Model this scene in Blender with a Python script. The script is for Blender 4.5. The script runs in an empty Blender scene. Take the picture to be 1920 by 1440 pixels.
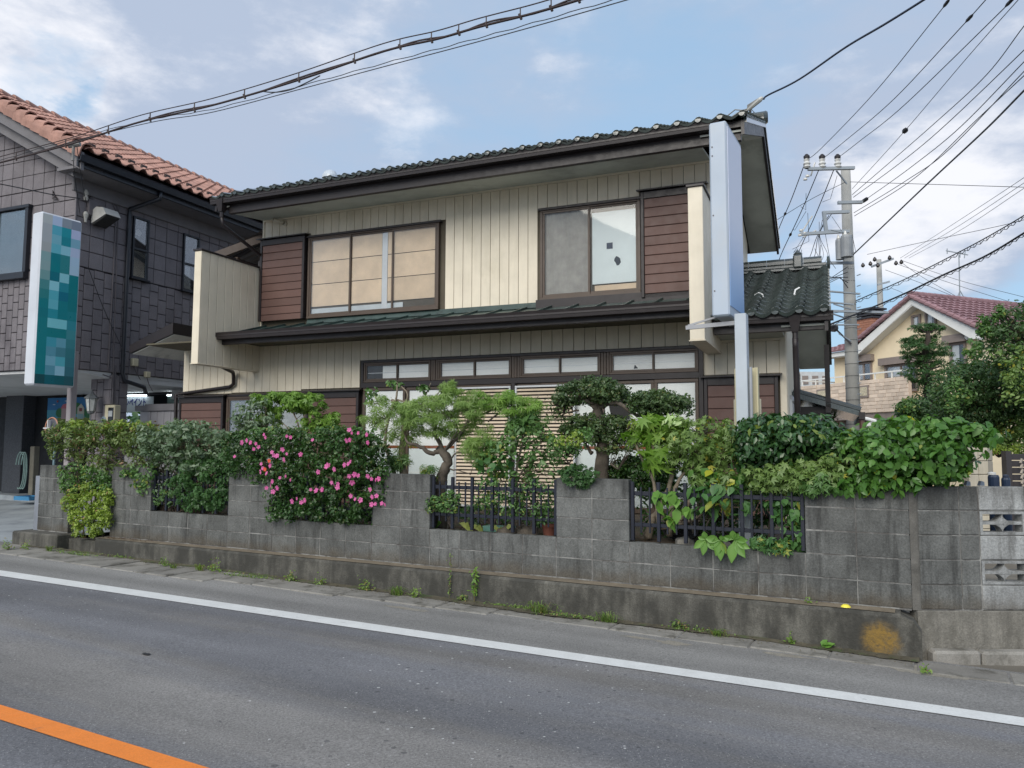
import bpy, bmesh, math, random
import numpy as np
from mathutils import Matrix, Vector
random.seed(7); np.random.seed(7)
RNG = np.random.default_rng(11)
C = bpy.context.scene.collection
SC = bpy.context.scene
PI = math.pi

# ------------------------------------------------------------------ camera
F, PIT, ROL, EZ = 1442.0, math.atan(116/1442), math.radians(.2), 1.6
_cp, _sp, _cr, _sr = math.cos(PIT), math.sin(PIT), math.cos(ROL), math.sin(ROL)
FW = Vector((0, _cp, _sp)); _R0 = Vector((1, 0, 0)); _U0 = Vector((0, -_sp, _cp))
CR = _cr*_R0 + _sr*_U0; CU = _cr*_U0 - _sr*_R0
cam = bpy.data.cameras.new('camera'); cam.sensor_width = 36; cam.lens = 36*F/1920
cam.clip_start = .05; cam.clip_end = 3000
camo = bpy.data.objects.new('camera', cam); C.objects.link(camo)
m = Matrix.Identity(4)
for i in range(3):
    m[i][0] = CR[i]; m[i][1] = CU[i]; m[i][2] = -FW[i]
m[2][3] = EZ
camo.matrix_world = m
SC.camera = camo

# ------------------------------------------------------------------ look, sun, sky
SC.view_settings.view_transform = 'Standard'; SC.view_settings.look = 'None'
SC.view_settings.gamma = 1; SC.view_settings.use_curve_mapping = False
SC.view_settings.exposure = 0.95
SUN_EL, SUN_AZ = 36, 206       # azimuth clockwise from +Y (camera looks along +Y)
su = bpy.data.lights.new('sun', 'SUN'); su.energy = 1.5; su.angle = math.radians(45); su.color = (1, .94, .84)
suo = bpy.data.objects.new('sun', su); C.objects.link(suo)
_e, _a = math.radians(SUN_EL), math.radians(SUN_AZ)
_sd = Vector((math.sin(_a)*math.cos(_e), math.cos(_a)*math.cos(_e), math.sin(_e)))
suo.rotation_euler = (-_sd).to_track_quat('-Z', 'Y').to_euler()
suo.location = (0, 0, 30)

def ray(x, y):
    return FW + CR*((x-960)/F) + CU*((720-y)/F)

W_ = bpy.data.worlds.new('World'); SC.world = W_; W_.use_nodes = True
nt = W_.node_tree; nt.nodes.clear()
class NB:
    """small node-graph helper"""
    def __init__(s, nt): s.nt = nt
    def n(s, t, **k):
        nd = s.nt.nodes.new(t)
        for a, v in k.items(): setattr(nd, a, v)
        return nd
    def put(s, sock, v):
        if isinstance(v, bpy.types.NodeSocket): s.nt.links.new(v, sock)
        elif isinstance(v, (tuple, list)) and len(v) == 3 and sock.type == 'RGBA': sock.default_value = (*v, 1)
        else: sock.default_value = v
    def math(s, op, a, b=None, c=None, clamp=False):
        nd = s.n('ShaderNodeMath', operation=op, use_clamp=clamp)
        s.put(nd.inputs[0], a)
        if b is not None: s.put(nd.inputs[1], b)
        if c is not None: s.put(nd.inputs[2], c)
        return nd.outputs[0]
    def vmath(s, op, a, b=None):
        nd = s.n('ShaderNodeVectorMath', operation=op); s.put(nd.inputs[0], a)
        if b is not None: s.put(nd.inputs[1], b)
        return nd.outputs[1] if op in ('DOT_PRODUCT', 'LENGTH') else nd.outputs[0]
    def noise(s, vec, scale, detail=4, rough=.55, out=0, w=None):
        nd = s.n('ShaderNodeTexNoise')
        if w is not None: nd.noise_dimensions = '4D'; nd.inputs['W'].default_value = w
        s.put(nd.inputs['Vector'], vec); nd.inputs['Scale'].default_value = scale
        nd.inputs['Detail'].default_value = detail; nd.inputs['Roughness'].default_value = rough
        return nd.outputs[out]
    def maprange(s, v, a, b, c=0., d=1., smooth=True):
        nd = s.n('ShaderNodeMapRange'); nd.interpolation_type = 'SMOOTHSTEP' if smooth else 'LINEAR'
        s.put(nd.inputs[0], v)
        for i, k in enumerate((a, b, c, d)): nd.inputs[1+i].default_value = k
        return nd.outputs[0]
    def mix(s, f, a, b, mode='MIX'):
        nd = s.n('ShaderNodeMix', data_type='RGBA', blend_type=mode)
        s.put(nd.inputs[0], f); s.put(nd.inputs[6], a); s.put(nd.inputs[7], b)
        return nd.outputs[2]
    def scalevec(s, v, sc):
        nd = s.n('ShaderNodeMapping'); s.put(nd.inputs[0], v); nd.inputs['Scale'].default_value = sc
        return nd.outputs[0]

def build_world():
    b = NB(nt)
    out = b.n('ShaderNodeOutputWorld'); bg = b.n('ShaderNodeBackground')
    sky = b.n('ShaderNodeTexSky', sky_type='NISHITA', sun_disc=False)
    sky.sun_elevation = _e; sky.sun_rotation = _a; sky.air_density = 1.0; sky.dust_density = 1.0; sky.ozone_density = 1.5
    d = b.n('ShaderNodeTexCoord').outputs['Generated']
    dd = b.scalevec(d, (1, 1, 2.4))
    n1 = b.noise(dd, 2.1, 8, .56, w=3.1)
    n2 = b.noise(dd, 4.3, 9, .6, w=7.7)
    n3 = b.noise(b.scalevec(d, (1, 1, 2.0)), 8.0, 8, .62, w=1.3)
    warp = b.noise(dd, 4.0, 9, .62, out=1, w=2.2)
    dw = b.vmath('NORMALIZE', b.vmath('ADD', d, b.vmath('MULTIPLY', b.vmath('SUBTRACT', warp, (.5, .5, .5)), (.22, .22, .17))))
    def blob(x, y, r, soft=.5):
        c = ray(x, y).normalized()
        dot = b.vmath('DOT_PRODUCT', dw, tuple(c))
        return b.maprange(dot, math.cos(math.radians(r*(1+soft))), math.cos(math.radians(r*(1-soft))))
    def add(*a):
        r = a[0]
        for q in a[1:]: r = b.math('ADD', r, q)
        return r
    mul = lambda a, k: b.math('MULTIPLY', a, k)
    # cover: how much cloud there is
    holes = add(mul(b.math('MULTIPLY', blob(85, 178, 2.6, .7), b.maprange(n3, .40, .60, .35, 1.)), -.42), mul(blob(155, 212, 1.2, .8), -.16),
                mul(blob(1010, 190, 12, .8), -.12), mul(blob(1800, 640, 12, .35), -.40), mul(blob(1500, 600, 7, .4), -.3),
                mul(blob(420, 300, 6, .8), -.10))
    adds = add(mul(blob(150, 60, 13, .7), .20), mul(blob(1700, 420, 6, .6), .30), mul(blob(1880, 400, 6, .6), .30), mul(blob(1560, 465, 3, .6), .22),
               mul(blob(1700, 200, 10, .8), .08))
    cover = b.maprange(add(n1, mul(b.math('SUBTRACT', n3, .5), .35), holes, adds, .12), .32, .74)
    # whiteness of the cloud
    wb = add(mul(blob(20, 120, 5, .8), .10), mul(blob(170, 70, 5, .8), .04), mul(blob(420, 120, 7, .8), -.10), mul(blob(215, 235, 4, .8), .10), mul(blob(1700, 430, 5, .5), .24), mul(blob(1560, 465, 4, .6), .25), mul(blob(1880, 370, 5, .7), .18), mul(blob(1650, 300, 8, .7), .06),
             mul(blob(650, 80, 6, .9), .08), mul(blob(1180, 300, 20, .8), -.10))
    white = b.maprange(add(n2, mul(b.math('SUBTRACT', n3, .5), .8), wb), .46, .84)
    ccol = b.mix(white, (3.3, 3.9, 5.0), (6.6, 6.7, 7.1))
    sep = b.n('ShaderNodeSeparateXYZ'); b.put(sep.inputs[0], d)
    skyc = b.mix(1.0, sky.outputs[0], (1.18, 1.22, 1.08), 'MULTIPLY')
    skyl = b.mix(.80, skyc, (2.75, 4.1, 5.8))
    col = b.mix(cover, skyl, ccol)
    b.put(bg.inputs[0], col); bg.inputs[1].default_value = .075
    nt.links.new(bg.outputs[0], out.inputs[0])
build_world()

# ------------------------------------------------------------------ frames: rotated local axes (u right along a front, v away, z up)
class Frame:
    def __init__(s, deg, x, D):
        s.a = math.radians(deg); c, n = math.cos(s.a), math.sin(s.a)
        s.U = Vector((c, -n, 0)); s.V = Vector((n, c, 0))
        d = ray(x, 836); s.O = Vector((d.x*D, d.y*D, 0)); s.rz = -s.a
    def w(s, u, v, z): return s.O + s.U*u + s.V*v + Vector((0, 0, z))
    def at(s, x, y, v):
        d = ray(x, y); t = (v + s.O.dot(s.V))/Vector((d.x, d.y, 0)).dot(s.V)
        p = Vector((t*d.x, t*d.y, 0)) - s.O
        return (p.dot(s.U), v, EZ + t*d.z)
    def ground(s, x, y, z=0):
        d = ray(x, y); t = (z-EZ)/d.z; p = Vector((t*d.x, t*d.y, 0)) - s.O
        return (p.dot(s.U), p.dot(s.V))
    def loc(s, wp):
        p = Vector((wp[0], wp[1], 0)) - s.O
        return (p.dot(s.U), p.dot(s.V), wp[2])
HF = Frame(22.6, 495, 13.15)                  # main house and its grey neighbour
WF = Frame(28, 1507, 6.2*3452/3253)           # street wall, road, garden
W2 = Frame(0, 1713, 6.2)                      # the short wall past the bend
BF = Frame(68, 1560, 31)                     # cream house in the distance
ZF = Frame(0, 960, 0); ZF.O = Vector((0, 0, 0))
def P3(x, y, D):
    d = ray(x, y); return (d.x*D, d.y*D, EZ + d.z*D)
def gz(u): return -.03 - .012*u               # street surface in WF

# ------------------------------------------------------------------ materials
def srgb(r, g, b): return tuple(((c/255+.055)/1.055)**2.4 if c > 10 else c/255/12.92 for c in (r, g, b))
MATS = {}
def M(name, col, rough=.6, var=.12, vs=3., bump=.0, bs=60., metal=0., streak=0., dirt=None, dirt_s=1.5, dirt_t=(.5, .7), spec=.5, objvar=0., emit=None, coat=0., fine=0., fs=200.):
    if name in MATS: return MATS[name]
    mt = bpy.data.materials.new(name); mt.use_nodes = True; t = mt.node_tree; t.nodes.clear(); b = NB(t); MATS[name] = mt
    out = b.n('ShaderNodeOutputMaterial'); p = b.n('ShaderNodeBsdfPrincipled'); t.links.new(p.outputs[0], out.inputs[0])
    pos = b.n('ShaderNodeNewGeometry').outputs['Position']
    f = 1.0
    c = col
    if var:
        n = b.noise(pos, vs, 5, .6)
        k = b.maprange(n, .25, .75, 1-var*1.6, 1+var*1.6, False)
        c = b.mix(1., c, _gray(b, k), 'MULTIPLY')
    if fine:
        k = b.maprange(b.noise(pos, fs, 2, .6), .3, .7, 1-fine, 1+fine, False); c = b.mix(1., c, _gray(b, k), 'MULTIPLY')
    if streak:
        n = b.noise(b.scalevec(pos, (4.5, 4.5, .45)), 2.2, 6, .65); k = b.maprange(n, .35, .72, 1+streak*.35, 1-streak, True)
        c = b.mix(1., c, _gray(b, k), 'MULTIPLY')
    if dirt:
        n = b.noise(b.scalevec(pos, (1, 1, .6)), dirt_s, 7, .68); k = b.maprange(n, *dirt_t)
        c = b.mix(k, c, dirt)
    if objvar:
        r = b.n('ShaderNodeObjectInfo').outputs['Random']; k = b.maprange(r, 0, 1, 1-objvar, 1+objvar, False)
        c = b.mix(1., c, _gray(b, k), 'MULTIPLY')
    b.put(p.inputs['Base Color'], c)
    rn = b.noise(pos, vs*3, 3); b.put(p.inputs['Roughness'], b.maprange(rn, .3, .7, max(.02, rough-.08), min(1, rough+.08), False))
    p.inputs['Metallic'].default_value = metal; p.inputs['Specular IOR Level'].default_value = spec
    if coat: p.inputs['Coat Weight'].default_value = coat; p.inputs['Coat Roughness'].default_value = .15
    if bump:
        bp = b.n('ShaderNodeBump'); bp.inputs['Strength'].default_value = min(1, bump); bp.inputs['Distance'].default_value = .01
        b.put(bp.inputs['Height'], b.noise(pos, bs, 5, .65)); t.links.new(bp.outputs[0], p.inputs['Normal'])
    if emit: p.inputs['Emission Color'].default_value = (*emit[0], 1); p.inputs['Emission Strength'].default_value = emit[1]
    return mt
def _gray(b, k):
    nd = b.n('ShaderNodeCombineColor')
    for i in range(3): b.put(nd.inputs[i], k)
    return nd.outputs[0]
def glassmat(name, tint=(.985, .99, .99), refl=.02):
    mt = bpy.data.materials.new(name); mt.use_nodes = True; t = mt.node_tree; t.nodes.clear(); b = NB(t)
    out = b.n('ShaderNodeOutputMaterial'); tr = b.n('ShaderNodeBsdfTransparent'); tr.inputs[0].default_value = (*tint, 1)
    gl = b.n('ShaderNodeBsdfGlossy'); gl.inputs['Roughness'].default_value = .02
    fr = b.n('ShaderNodeFresnel'); fr.inputs[0].default_value = 1.5
    k = b.math('ADD', b.math('MULTIPLY', fr.outputs[0], .75), refl, clamp=True)
    mx = b.n('ShaderNodeMixShader'); b.put(mx.inputs[0], k); t.links.new(tr.outputs[0], mx.inputs[1]); t.links.new(gl.outputs[0], mx.inputs[2])
    t.links.new(mx.outputs[0], out.inputs[0]); return mt
def leafmat(name, c0, c1, c2=None, f2=.06, rough=.45, trans=.3, spec=.5):
    """c0..c1 across the leaves, c2 (dry / yellow / young) on a fraction f2"""
    mt = bpy.data.materials.new(name); mt.use_nodes = True; t = mt.node_tree; t.nodes.clear(); b = NB(t)
    out = b.n('ShaderNodeOutputMaterial'); p = b.n('ShaderNodeBsdfPrincipled'); tl = b.n('ShaderNodeBsdfTranslucent')
    at = b.n('ShaderNodeAttribute', attribute_name='v'); v = at.outputs['Fac']
    pos = b.n('ShaderNodeNewGeometry').outputs['Position']
    nz = b.maprange(b.noise(pos, 2.2, 4, .6), .35, .68)
    k = b.math('ADD', b.math('MULTIPLY', v, .6), b.math('MULTIPLY', nz, .4), clamp=True)
    c = b.mix(k, c0, c1)
    if c2:
        fr = b.math('FRACT', b.math('MULTIPLY', v, 37.7))
        h = b.math('ADD', fr, b.math('MULTIPLY', b.math('SUBTRACT', b.noise(pos, 1.6, 2), .5), .5))
        c = b.mix(b.math('LESS_THAN', h, f2), c, c2)
    b.put(p.inputs['Base Color'], c); p.inputs['Roughness'].default_value = rough; p.inputs['Specular IOR Level'].default_value = spec
    b.put(tl.inputs[0], b.mix(1., c, (1.3, 1.5, .7), 'MULTIPLY'))
    mx = b.n('ShaderNodeMixShader'); mx.inputs[0].default_value = trans
    t.links.new(p.outputs[0], mx.inputs[1]); t.links.new(tl.outputs[0], mx.inputs[2]); t.links.new(mx.outputs[0], out.inputs[0])
    return mt

# ------------------------------------------------------------------ mesh helpers
class MB:
    def __init__(s): s.v = []; s.f = []; s.mi = []
    def add(s, vs, fs, mi=0):
        o = len(s.v); s.v += [tuple(p) for p in vs]; s.f += [tuple(i+o for i in f) for f in fs]; s.mi += [mi]*len(fs); return s
    def box(s, x0, x1, y0, y1, z0, z1, mi=0, ch=0.):
        x0, x1 = min(x0, x1), max(x0, x1); y0, y1 = min(y0, y1), max(y0, y1); z0, z1 = min(z0, z1), max(z0, z1)
        if ch > 0: return s.cbox(x0, x1, y0, y1, z0, z1, ch, mi)
        vs = [(x, y, z) for z in (z0, z1) for y in (y0, y1) for x in (x0, x1)]
        return s.add(vs, [(0, 2, 3, 1), (4, 5, 7, 6), (0, 1, 5, 4), (2, 6, 7, 3), (0, 4, 6, 2), (1, 3, 7, 5)], mi)
    def cbox(s, x0, x1, y0, y1, z0, z1, c, mi=0):
        c = min(c, (x1-x0)*.45, (y1-y0)*.45, (z1-z0)*.45); vs = []; idx = {}
        for sx in (0, 1):
            for sy in (0, 1):
                for sz in (0, 1):
                    X, Y, Z = (x0, x1)[sx], (y0, y1)[sy], (z0, z1)[sz]; dx, dy, dz = (c, -c)[sx], (c, -c)[sy], (c, -c)[sz]
                    for a, q in enumerate(((X, Y+dy, Z+dz), (X+dx, Y, Z+dz), (X+dx, Y+dy, Z))):
                        idx[sx, sy, sz, a] = len(vs); vs.append(q)
        I = lambda *k: idx[k]; fs = []
        for q in (0, 1):
            fs.append((I(q, 0, 0, 0), I(q, 1, 0, 0), I(q, 1, 1, 0), I(q, 0, 1, 0)))
            fs.append((I(0, q, 0, 1), I(1, q, 0, 1), I(1, q, 1, 1), I(0, q, 1, 1)))
            fs.append((I(0, 0, q, 2), I(1, 0, q, 2), I(1, 1, q, 2), I(0, 1, q, 2)))
        for a in (0, 1):
            for c_ in (0, 1):
                fs.append((I(0, a, c_, 1), I(1, a, c_, 1), I(1, a, c_, 2), I(0, a, c_, 2)))
                fs.append((I(a, 0, c_, 0), I(a, 1, c_, 0), I(a, 1, c_, 2), I(a, 0, c_, 2)))
                fs.append((I(a, c_, 0, 0), I(a, c_, 1, 0), I(a, c_, 1, 1), I(a, c_, 0, 1)))
        for a in (0, 1):
            for b in (0, 1):
                for c_ in (0, 1): fs.append((I(a, b, c_, 0), I(a, b, c_, 1), I(a, b, c_, 2)))
        cx = Vector(((x0+x1)/2, (y0+y1)/2, (z0+z1)/2)); out = []
        for f in fs:
            a, b, d = (Vector(vs[i]) for i in f[:3]); n = (b-a).cross(d-a); ctr = sum((Vector(vs[i]) for i in f), Vector())/len(f)
            out.append(f if n.dot(ctr-cx) > 0 else f[::-1])
        return s.add(vs, out, mi)
    def tube(s, pts, r, n=6, cap=True, mi=0):
        pts = [Vector(p) for p in pts]; rs = r if isinstance(r, (list, tuple)) else [r]*len(pts); vs = []
        up = None
        for i, p in enumerate(pts):
            d = (pts[min(i+1, len(pts)-1)] - pts[max(i-1, 0)])
            d = d.normalized() if d.length > 1e-9 else Vector((0, 0, 1))
            if up is None: up = Vector((0, 0, 1)) if abs(d.z) < .9 else Vector((1, 0, 0))
            a = d.cross(up)
            if a.length < 1e-4: a = d.cross(Vector((1, .3, 0)))
            a.normalize(); b = a.cross(d); up = b
            for k in range(n):
                t = 2*PI*k/n + PI/n; vs.append(p + a*math.cos(t)*rs[i] + b*math.sin(t)*rs[i])
        fs = [(i*n+k, i*n+(k+1) % n, (i+1)*n+(k+1) % n, (i+1)*n+k) for i in range(len(pts)-1) for k in range(n)]
        if cap: fs += [tuple(range(n))[::-1], tuple(range((len(pts)-1)*n, len(pts)*n))]
        return s.add(vs, fs, mi)
    def lathe(s, prof, c=(0, 0, 0), n=12, mi=0, axis='z'):
        vs = []
        for r, h in prof:
            for k in range(n):
                t = 2*PI*k/n; a, b = r*math.cos(t), r*math.sin(t)
                q = {'z': (a, b, h), 'y': (a, h, b), 'x': (h, a, b)}[axis]; vs.append((c[0]+q[0], c[1]+q[1], c[2]+q[2]))
        fs = [(i*n+k, i*n+(k+1) % n, (i+1)*n+(k+1) % n, (i+1)*n+k) for i in range(len(prof)-1) for k in range(n)]
        return s.add(vs, fs, mi)
    def prism(s, poly, a, b, axis='y', mi=0):
        """poly of 2-D points extruded between a and b; axis y: (x,z), axis x: (y,z), axis z: (x,y)"""
        def q(p, h): return {'y': (p[0], h, p[1]), 'x': (h, p[0], p[1]), 'z': (p[0], p[1], h)}[axis]
        n = len(poly); vs = [q(p, a) for p in poly] + [q(p, b) for p in poly]
        fs = [tuple(range(n)), tuple(range(n, 2*n))[::-1]] + [(i, i+n, (i+1) % n + n, (i+1) % n) for i in range(n)]
        return s.add(vs, fs, mi)
    def beam(s, p, q, w, h, mi=0):
        """square bar from p to q"""
        p, q = Vector(p), Vector(q); d = (q-p).normalized(); up = Vector((0, 0, 1)) if abs(d.z) < .95 else Vector((0, 1, 0))
        a = d.cross(up).normalized()*w/2; b = a.cross(d).normalized()*h/2
        vs = [p-a-b, p+a-b, p+a+b, p-a+b, q-a-b, q+a-b, q+a+b, q-a+b]
        return s.add(vs, [(0, 1, 2, 3), (7, 6, 5, 4), (0, 4, 5, 1), (1, 5, 6, 2), (2, 6, 7, 3), (3, 7, 4, 0)], mi)
    def mesh(s, name, mats, off=(0, 0, 0), smooth=False):
        me = bpy.data.meshes.new(name)
        me.from_pydata([(p[0]-off[0], p[1]-off[1], p[2]-off[2]) for p in s.v], [], s.f)
        for mt in (mats if isinstance(mats, (list, tuple)) else [mats]): me.materials.append(mt)
        if any(s.mi): me.polygons.foreach_set('material_index', s.mi)
        bm = bmesh.new(); bm.from_mesh(me); bmesh.ops.recalc_face_normals(bm, faces=bm.faces); bm.to_mesh(me); bm.free()
        if smooth: me.polygons.foreach_set('use_smooth', [True]*len(me.polygons))
        me.update(); return me

def props(o, label=None, cat=None, group=None, kind=None):
    if label: o['label'] = label
    if cat: o['category'] = cat
    if group: o['group'] = group
    if kind: o['kind'] = kind
    return o
class Thing:
    def __init__(s, name, label, cat, fr, base, group=None, kind=None):
        s.fr, s.base = fr, tuple(base); o = bpy.data.objects.new(name, None); C.objects.link(o); s.o = o; o.empty_display_size = .2
        o.location = fr.w(*base); o.rotation_euler = (0, 0, fr.rz); props(o, label, cat, group, kind)
    def part(s, name, mb, mat, parent=None, smooth=False, label=None, kind=None):
        me = mb.mesh(name, mat, s.base, smooth) if isinstance(mb, MB) else mb
        o = bpy.data.objects.new(name, me); C.objects.link(o); o.parent = parent or s.o; props(o, label, None, None, kind)
        return o
    def inst(s, name, me, loc, rot=(0, 0, 0), parent=None, scale=None, mat=None):
        o = bpy.data.objects.new(name, me); C.objects.link(o); o.parent = parent or s.o
        l = tuple(loc[i]-s.base[i] for i in range(3))
        if mat is not None: o.matrix_local = Matrix.Translation(l) @ mat
        else:
            o.location = l; o.rotation_euler = rot
            if scale: o.scale = scale
        return o
PC = {}
def piece(T, name, x0, x1, y0, y1, z0, z1, mat, ch=.004, parent=None):
    """a chamfered block, mesh data shared between alike pieces"""
    w, d, h = round(x1-x0, 3), round(y1-y0, 3), round(z1-z0, 3); k = (w, d, h, mat.name, ch, name)
    if k not in PC: PC[k] = MB().box(-w/2, w/2, -d/2, d/2, -h/2, h/2, 0, ch).mesh(name, mat)
    return T.inst(name, PC[k], ((x0+x1)/2, (y0+y1)/2, (z0+z1)/2), parent=parent)
def single(name, mb, mat, fr, label, cat, base=(0, 0, 0), group=None, kind=None, smooth=False):
    me = mb.mesh(name, mat, base, smooth); o = bpy.data.objects.new(name, me); C.objects.link(o)
    o.location = fr.w(*base); o.rotation_euler = (0, 0, fr.rz); return props(o, label, cat, group, kind)
def struct(name, mb, mat, fr): return single(name, mb, mat, fr, None, None, kind='structure')

# ---------------- leaves
LT = {
 'oval': ([(0, 0, 0), (-.27, .35, .07), (0, .45, 0), (.27, .35, .07), (-.17, .75, .03), (.17, .75, .03), (0, 1, -.06)], [(0, 2, 1), (0, 3, 2), (1, 2, 6, 4), (2, 3, 5, 6)]),
 'slim': ([(0, 0, 0), (-.13, .5, .04), (0, .5, 0), (.13, .5, .04), (0, 1, -.08)], [(0, 2, 1), (0, 3, 2), (1, 2, 4), (2, 3, 4)]),
 'round': ([(0, 0, 0), (-.42, .25, .05), (-.38, .62, .06), (0, .4, 0), (.42, .25, .05), (.38, .62, .06), (0, 1.02, -.08)], [(0, 3, 2, 1), (0, 4, 5, 3), (3, 6, 2), (3, 5, 6)]),
 'small': ([(0, 0, 0), (-.3, .5, .06), (0, 1, 0), (.3, .5, .06)], [(0, 3, 2, 1)]),
}
def _lobes(angs, lens, w):
    vs = [(0, 0, 0)]; fs = []
    for a, l in zip(angs, lens):
        a = math.radians(a); d = np.array([math.sin(a), math.cos(a)]); n = np.array([d[1], -d[0]]); o = len(vs)
        for k, ww in ((.42, w), (.42, -w)): q = d*l*k + n*ww*l; vs.append((q[0], q[1]+.1, .05))
        q = d*l; vs.append((q[0], q[1]+.1, -.08)); fs.append((0, o, o+2, o+1))
    return vs, fs
LT['maple'] = _lobes((-100, -52, 0, 52, 100), (.42, .78, .9, .78, .42), .17)
LT['lace'] = _lobes((-100, -52, 0, 52, 100), (.6, .95, 1.1, .95, .6), .065)
LT['palm'] = _lobes((-110, -70, -35, 0, 35, 70, 110), (.75, .95, 1.05, 1.1, 1.05, .95, .75), .13)
LT['fern'] = ([(0, 0, 0), (-.3, .2, 0), (-.02, .3, 0), (-.26, .45, 0), (-.02, .5, 0), (-.2, .7, 0), (0, 1, -.1), (.2, .7, 0), (.02, .5, 0), (.26, .45, 0), (.02, .3, 0), (.3, .2, 0)],
              [(0, 2, 1), (2, 4, 3), (4, 6, 5), (4, 7, 6), (8, 10, 9), (10, 0, 11)])
def leaf_mesh(name, P, N, size, kind, mat, off=(0, 0, 0), sv=.35, droop=.35, wide=1.):
    P = np.asarray(P, float)-np.array(off); N = np.asarray(N, float); n = len(P)
    tv, tf = LT[kind]; tv = np.array(tv)*np.array([wide, 1, 1])
    N = N + RNG.normal(0, .45, (n, 3)); N /= np.linalg.norm(N, axis=1)[:, None]+1e-9
    R = RNG.normal(0, 1, (n, 3)); R[:, 2] -= droop*1.5
    Y = R - (R*N).sum(1)[:, None]*N; Y /= np.linalg.norm(Y, axis=1)[:, None]+1e-9; X = np.cross(Y, N)
    S = size*(1+RNG.uniform(-sv, sv, n))
    L = tv[None]*S[:, None, None]
    V = P[:, None] + L[..., 0:1]*X[:, None] + (L[..., 1:2]-.4*S[:, None, None])*Y[:, None] + L[..., 2:3]*N[:, None]
    k = len(tv); V = V.reshape(-1, 3)
    lens = np.array([len(f) for f in tf]); flat = np.concatenate([np.array(f) for f in tf])
    idx = (flat[None] + (np.arange(n)*k)[:, None]).ravel(); tot = np.tile(lens, n); st = np.concatenate([[0], np.cumsum(tot)[:-1]])
    me = bpy.data.meshes.new(name); me.vertices.add(len(V)); me.vertices.foreach_set('co', V.ravel().astype(np.float32))
    me.loops.add(len(idx)); me.loops.foreach_set('vertex_index', idx.astype(np.int32))
    me.polygons.add(len(tot)); me.polygons.foreach_set('loop_start', st.astype(np.int32)); me.polygons.foreach_set('loop_total', tot.astype(np.int32))
    a = me.attributes.new('v', 'FLOAT', 'POINT'); a.data.foreach_set('value', np.repeat(RNG.uniform(0, 1, n), k).astype(np.float32))
    me.materials.append(mat); me.update(calc_edges=True); return me
def in_poly(x, y, poly):
    c = np.zeros(len(x), bool); n = len(poly)
    for i in range(n):
        x0, y0 = poly[i]; x1, y1 = poly[(i+1) % n]
        k = ((y0 > y) != (y1 > y)) & (x < (x1-x0)*(y-y0)/((y1-y0) or 1e-9)+x0); c ^= k
    return c
def edge_dist(x, y, poly):
    d = np.full(len(x), 1e9); n = len(poly)
    for i in range(n):
        a = np.array(poly[i]); b = np.array(poly[(i+1) % n]); ab = b-a; L = (ab**2).sum() or 1e-9
        t = np.clip(((x-a[0])*ab[0]+(y-a[1])*ab[1])/L, 0, 1); d = np.minimum(d, np.hypot(x-a[0]-t*ab[0], y-a[1]-t*ab[1]))
    return d
def fill(poly, vc, hd, K, seed=None, taper=.25):
    """K points inside the outline (u,z), spread to both sides of v = vc, thinner towards the rim"""
    poly = [(p[0], p[-1]) for p in poly]; a = np.array(poly); lo, hi = a.min(0), a.max(0); out = []
    g = np.random.default_rng(seed) if seed is not None else RNG
    while len(out) < K:
        x = g.uniform(lo[0], hi[0], K*2); y = g.uniform(lo[1], hi[1], K*2); k = in_poly(x, y, poly); x, y = x[k], y[k]
        e = np.clip(edge_dist(x, y, poly)/taper, .15, 1)**.5; v = vc + g.uniform(-1, 1, len(x))*hd*e
        out += list(zip(x, v, y))
    return np.array(out[:K])
def clumps(Cn, r, m, flat=1., up=.5, rv=.35):
    """leaf points on the shells of small ellipsoid clumps"""
    K = len(Cn); d = RNG.normal(0, 1, (K, m, 3)); d /= np.linalg.norm(d, axis=2)[..., None]
    rr = r*(1+RNG.uniform(-rv, rv, (K, 1, 1)))*RNG.uniform(.55, 1.05, (K, m, 1))
    P = Cn[:, None] + d*rr*np.array([1, 1, flat]); N = d + np.array([0, -.25, up])
    return P.reshape(-1, 3), N.reshape(-1, 3)
def twigs(mb, root_pts, targets, r0=.006, r1=.002, bend=.12, n=4):
    root_pts = [Vector(p) for p in root_pts]
    for t in targets:
        t = Vector(t); c = min(root_pts, key=lambda p: (p-t).length + (.6 if p.z > t.z else 0))
        L = (t-c).length
        q = c.lerp(t, .5) + Vector(RNG.normal(0, bend*L*.5, 3)) + Vector((0, 0, bend*L*.5))
        mb.tube([c, q, t], [r0, (r0+r1)/2, r1], n, cap=False)
def limb(mb, pts, r0, r1, n=8, wob=.0):
    """gnarled tapered branch through the given points; returns its points"""
    ps = []; pts = [Vector(p) for p in pts]
    for i in range(len(pts)-1):
        for k in range(4):
            t = k/4; a = pts[max(i-1, 0)]; b, c = pts[i], pts[i+1]; d = pts[min(i+2, len(pts)-1)]
            p = .5*((2*b)+(c-a)*t+(2*a-5*b+4*c-d)*t*t+(3*b-a-3*c+d)*t**3); ps.append(p + Vector(RNG.normal(0, wob, 3)) if (i or k) else p)
    ps.append(pts[-1]); N = len(ps)
    mb.tube(ps, [(r0+(r1-r0)*(i/(N-1))**.8)*(1+RNG.uniform(-.08, .08)) for i in range(N)], n); return ps
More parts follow.
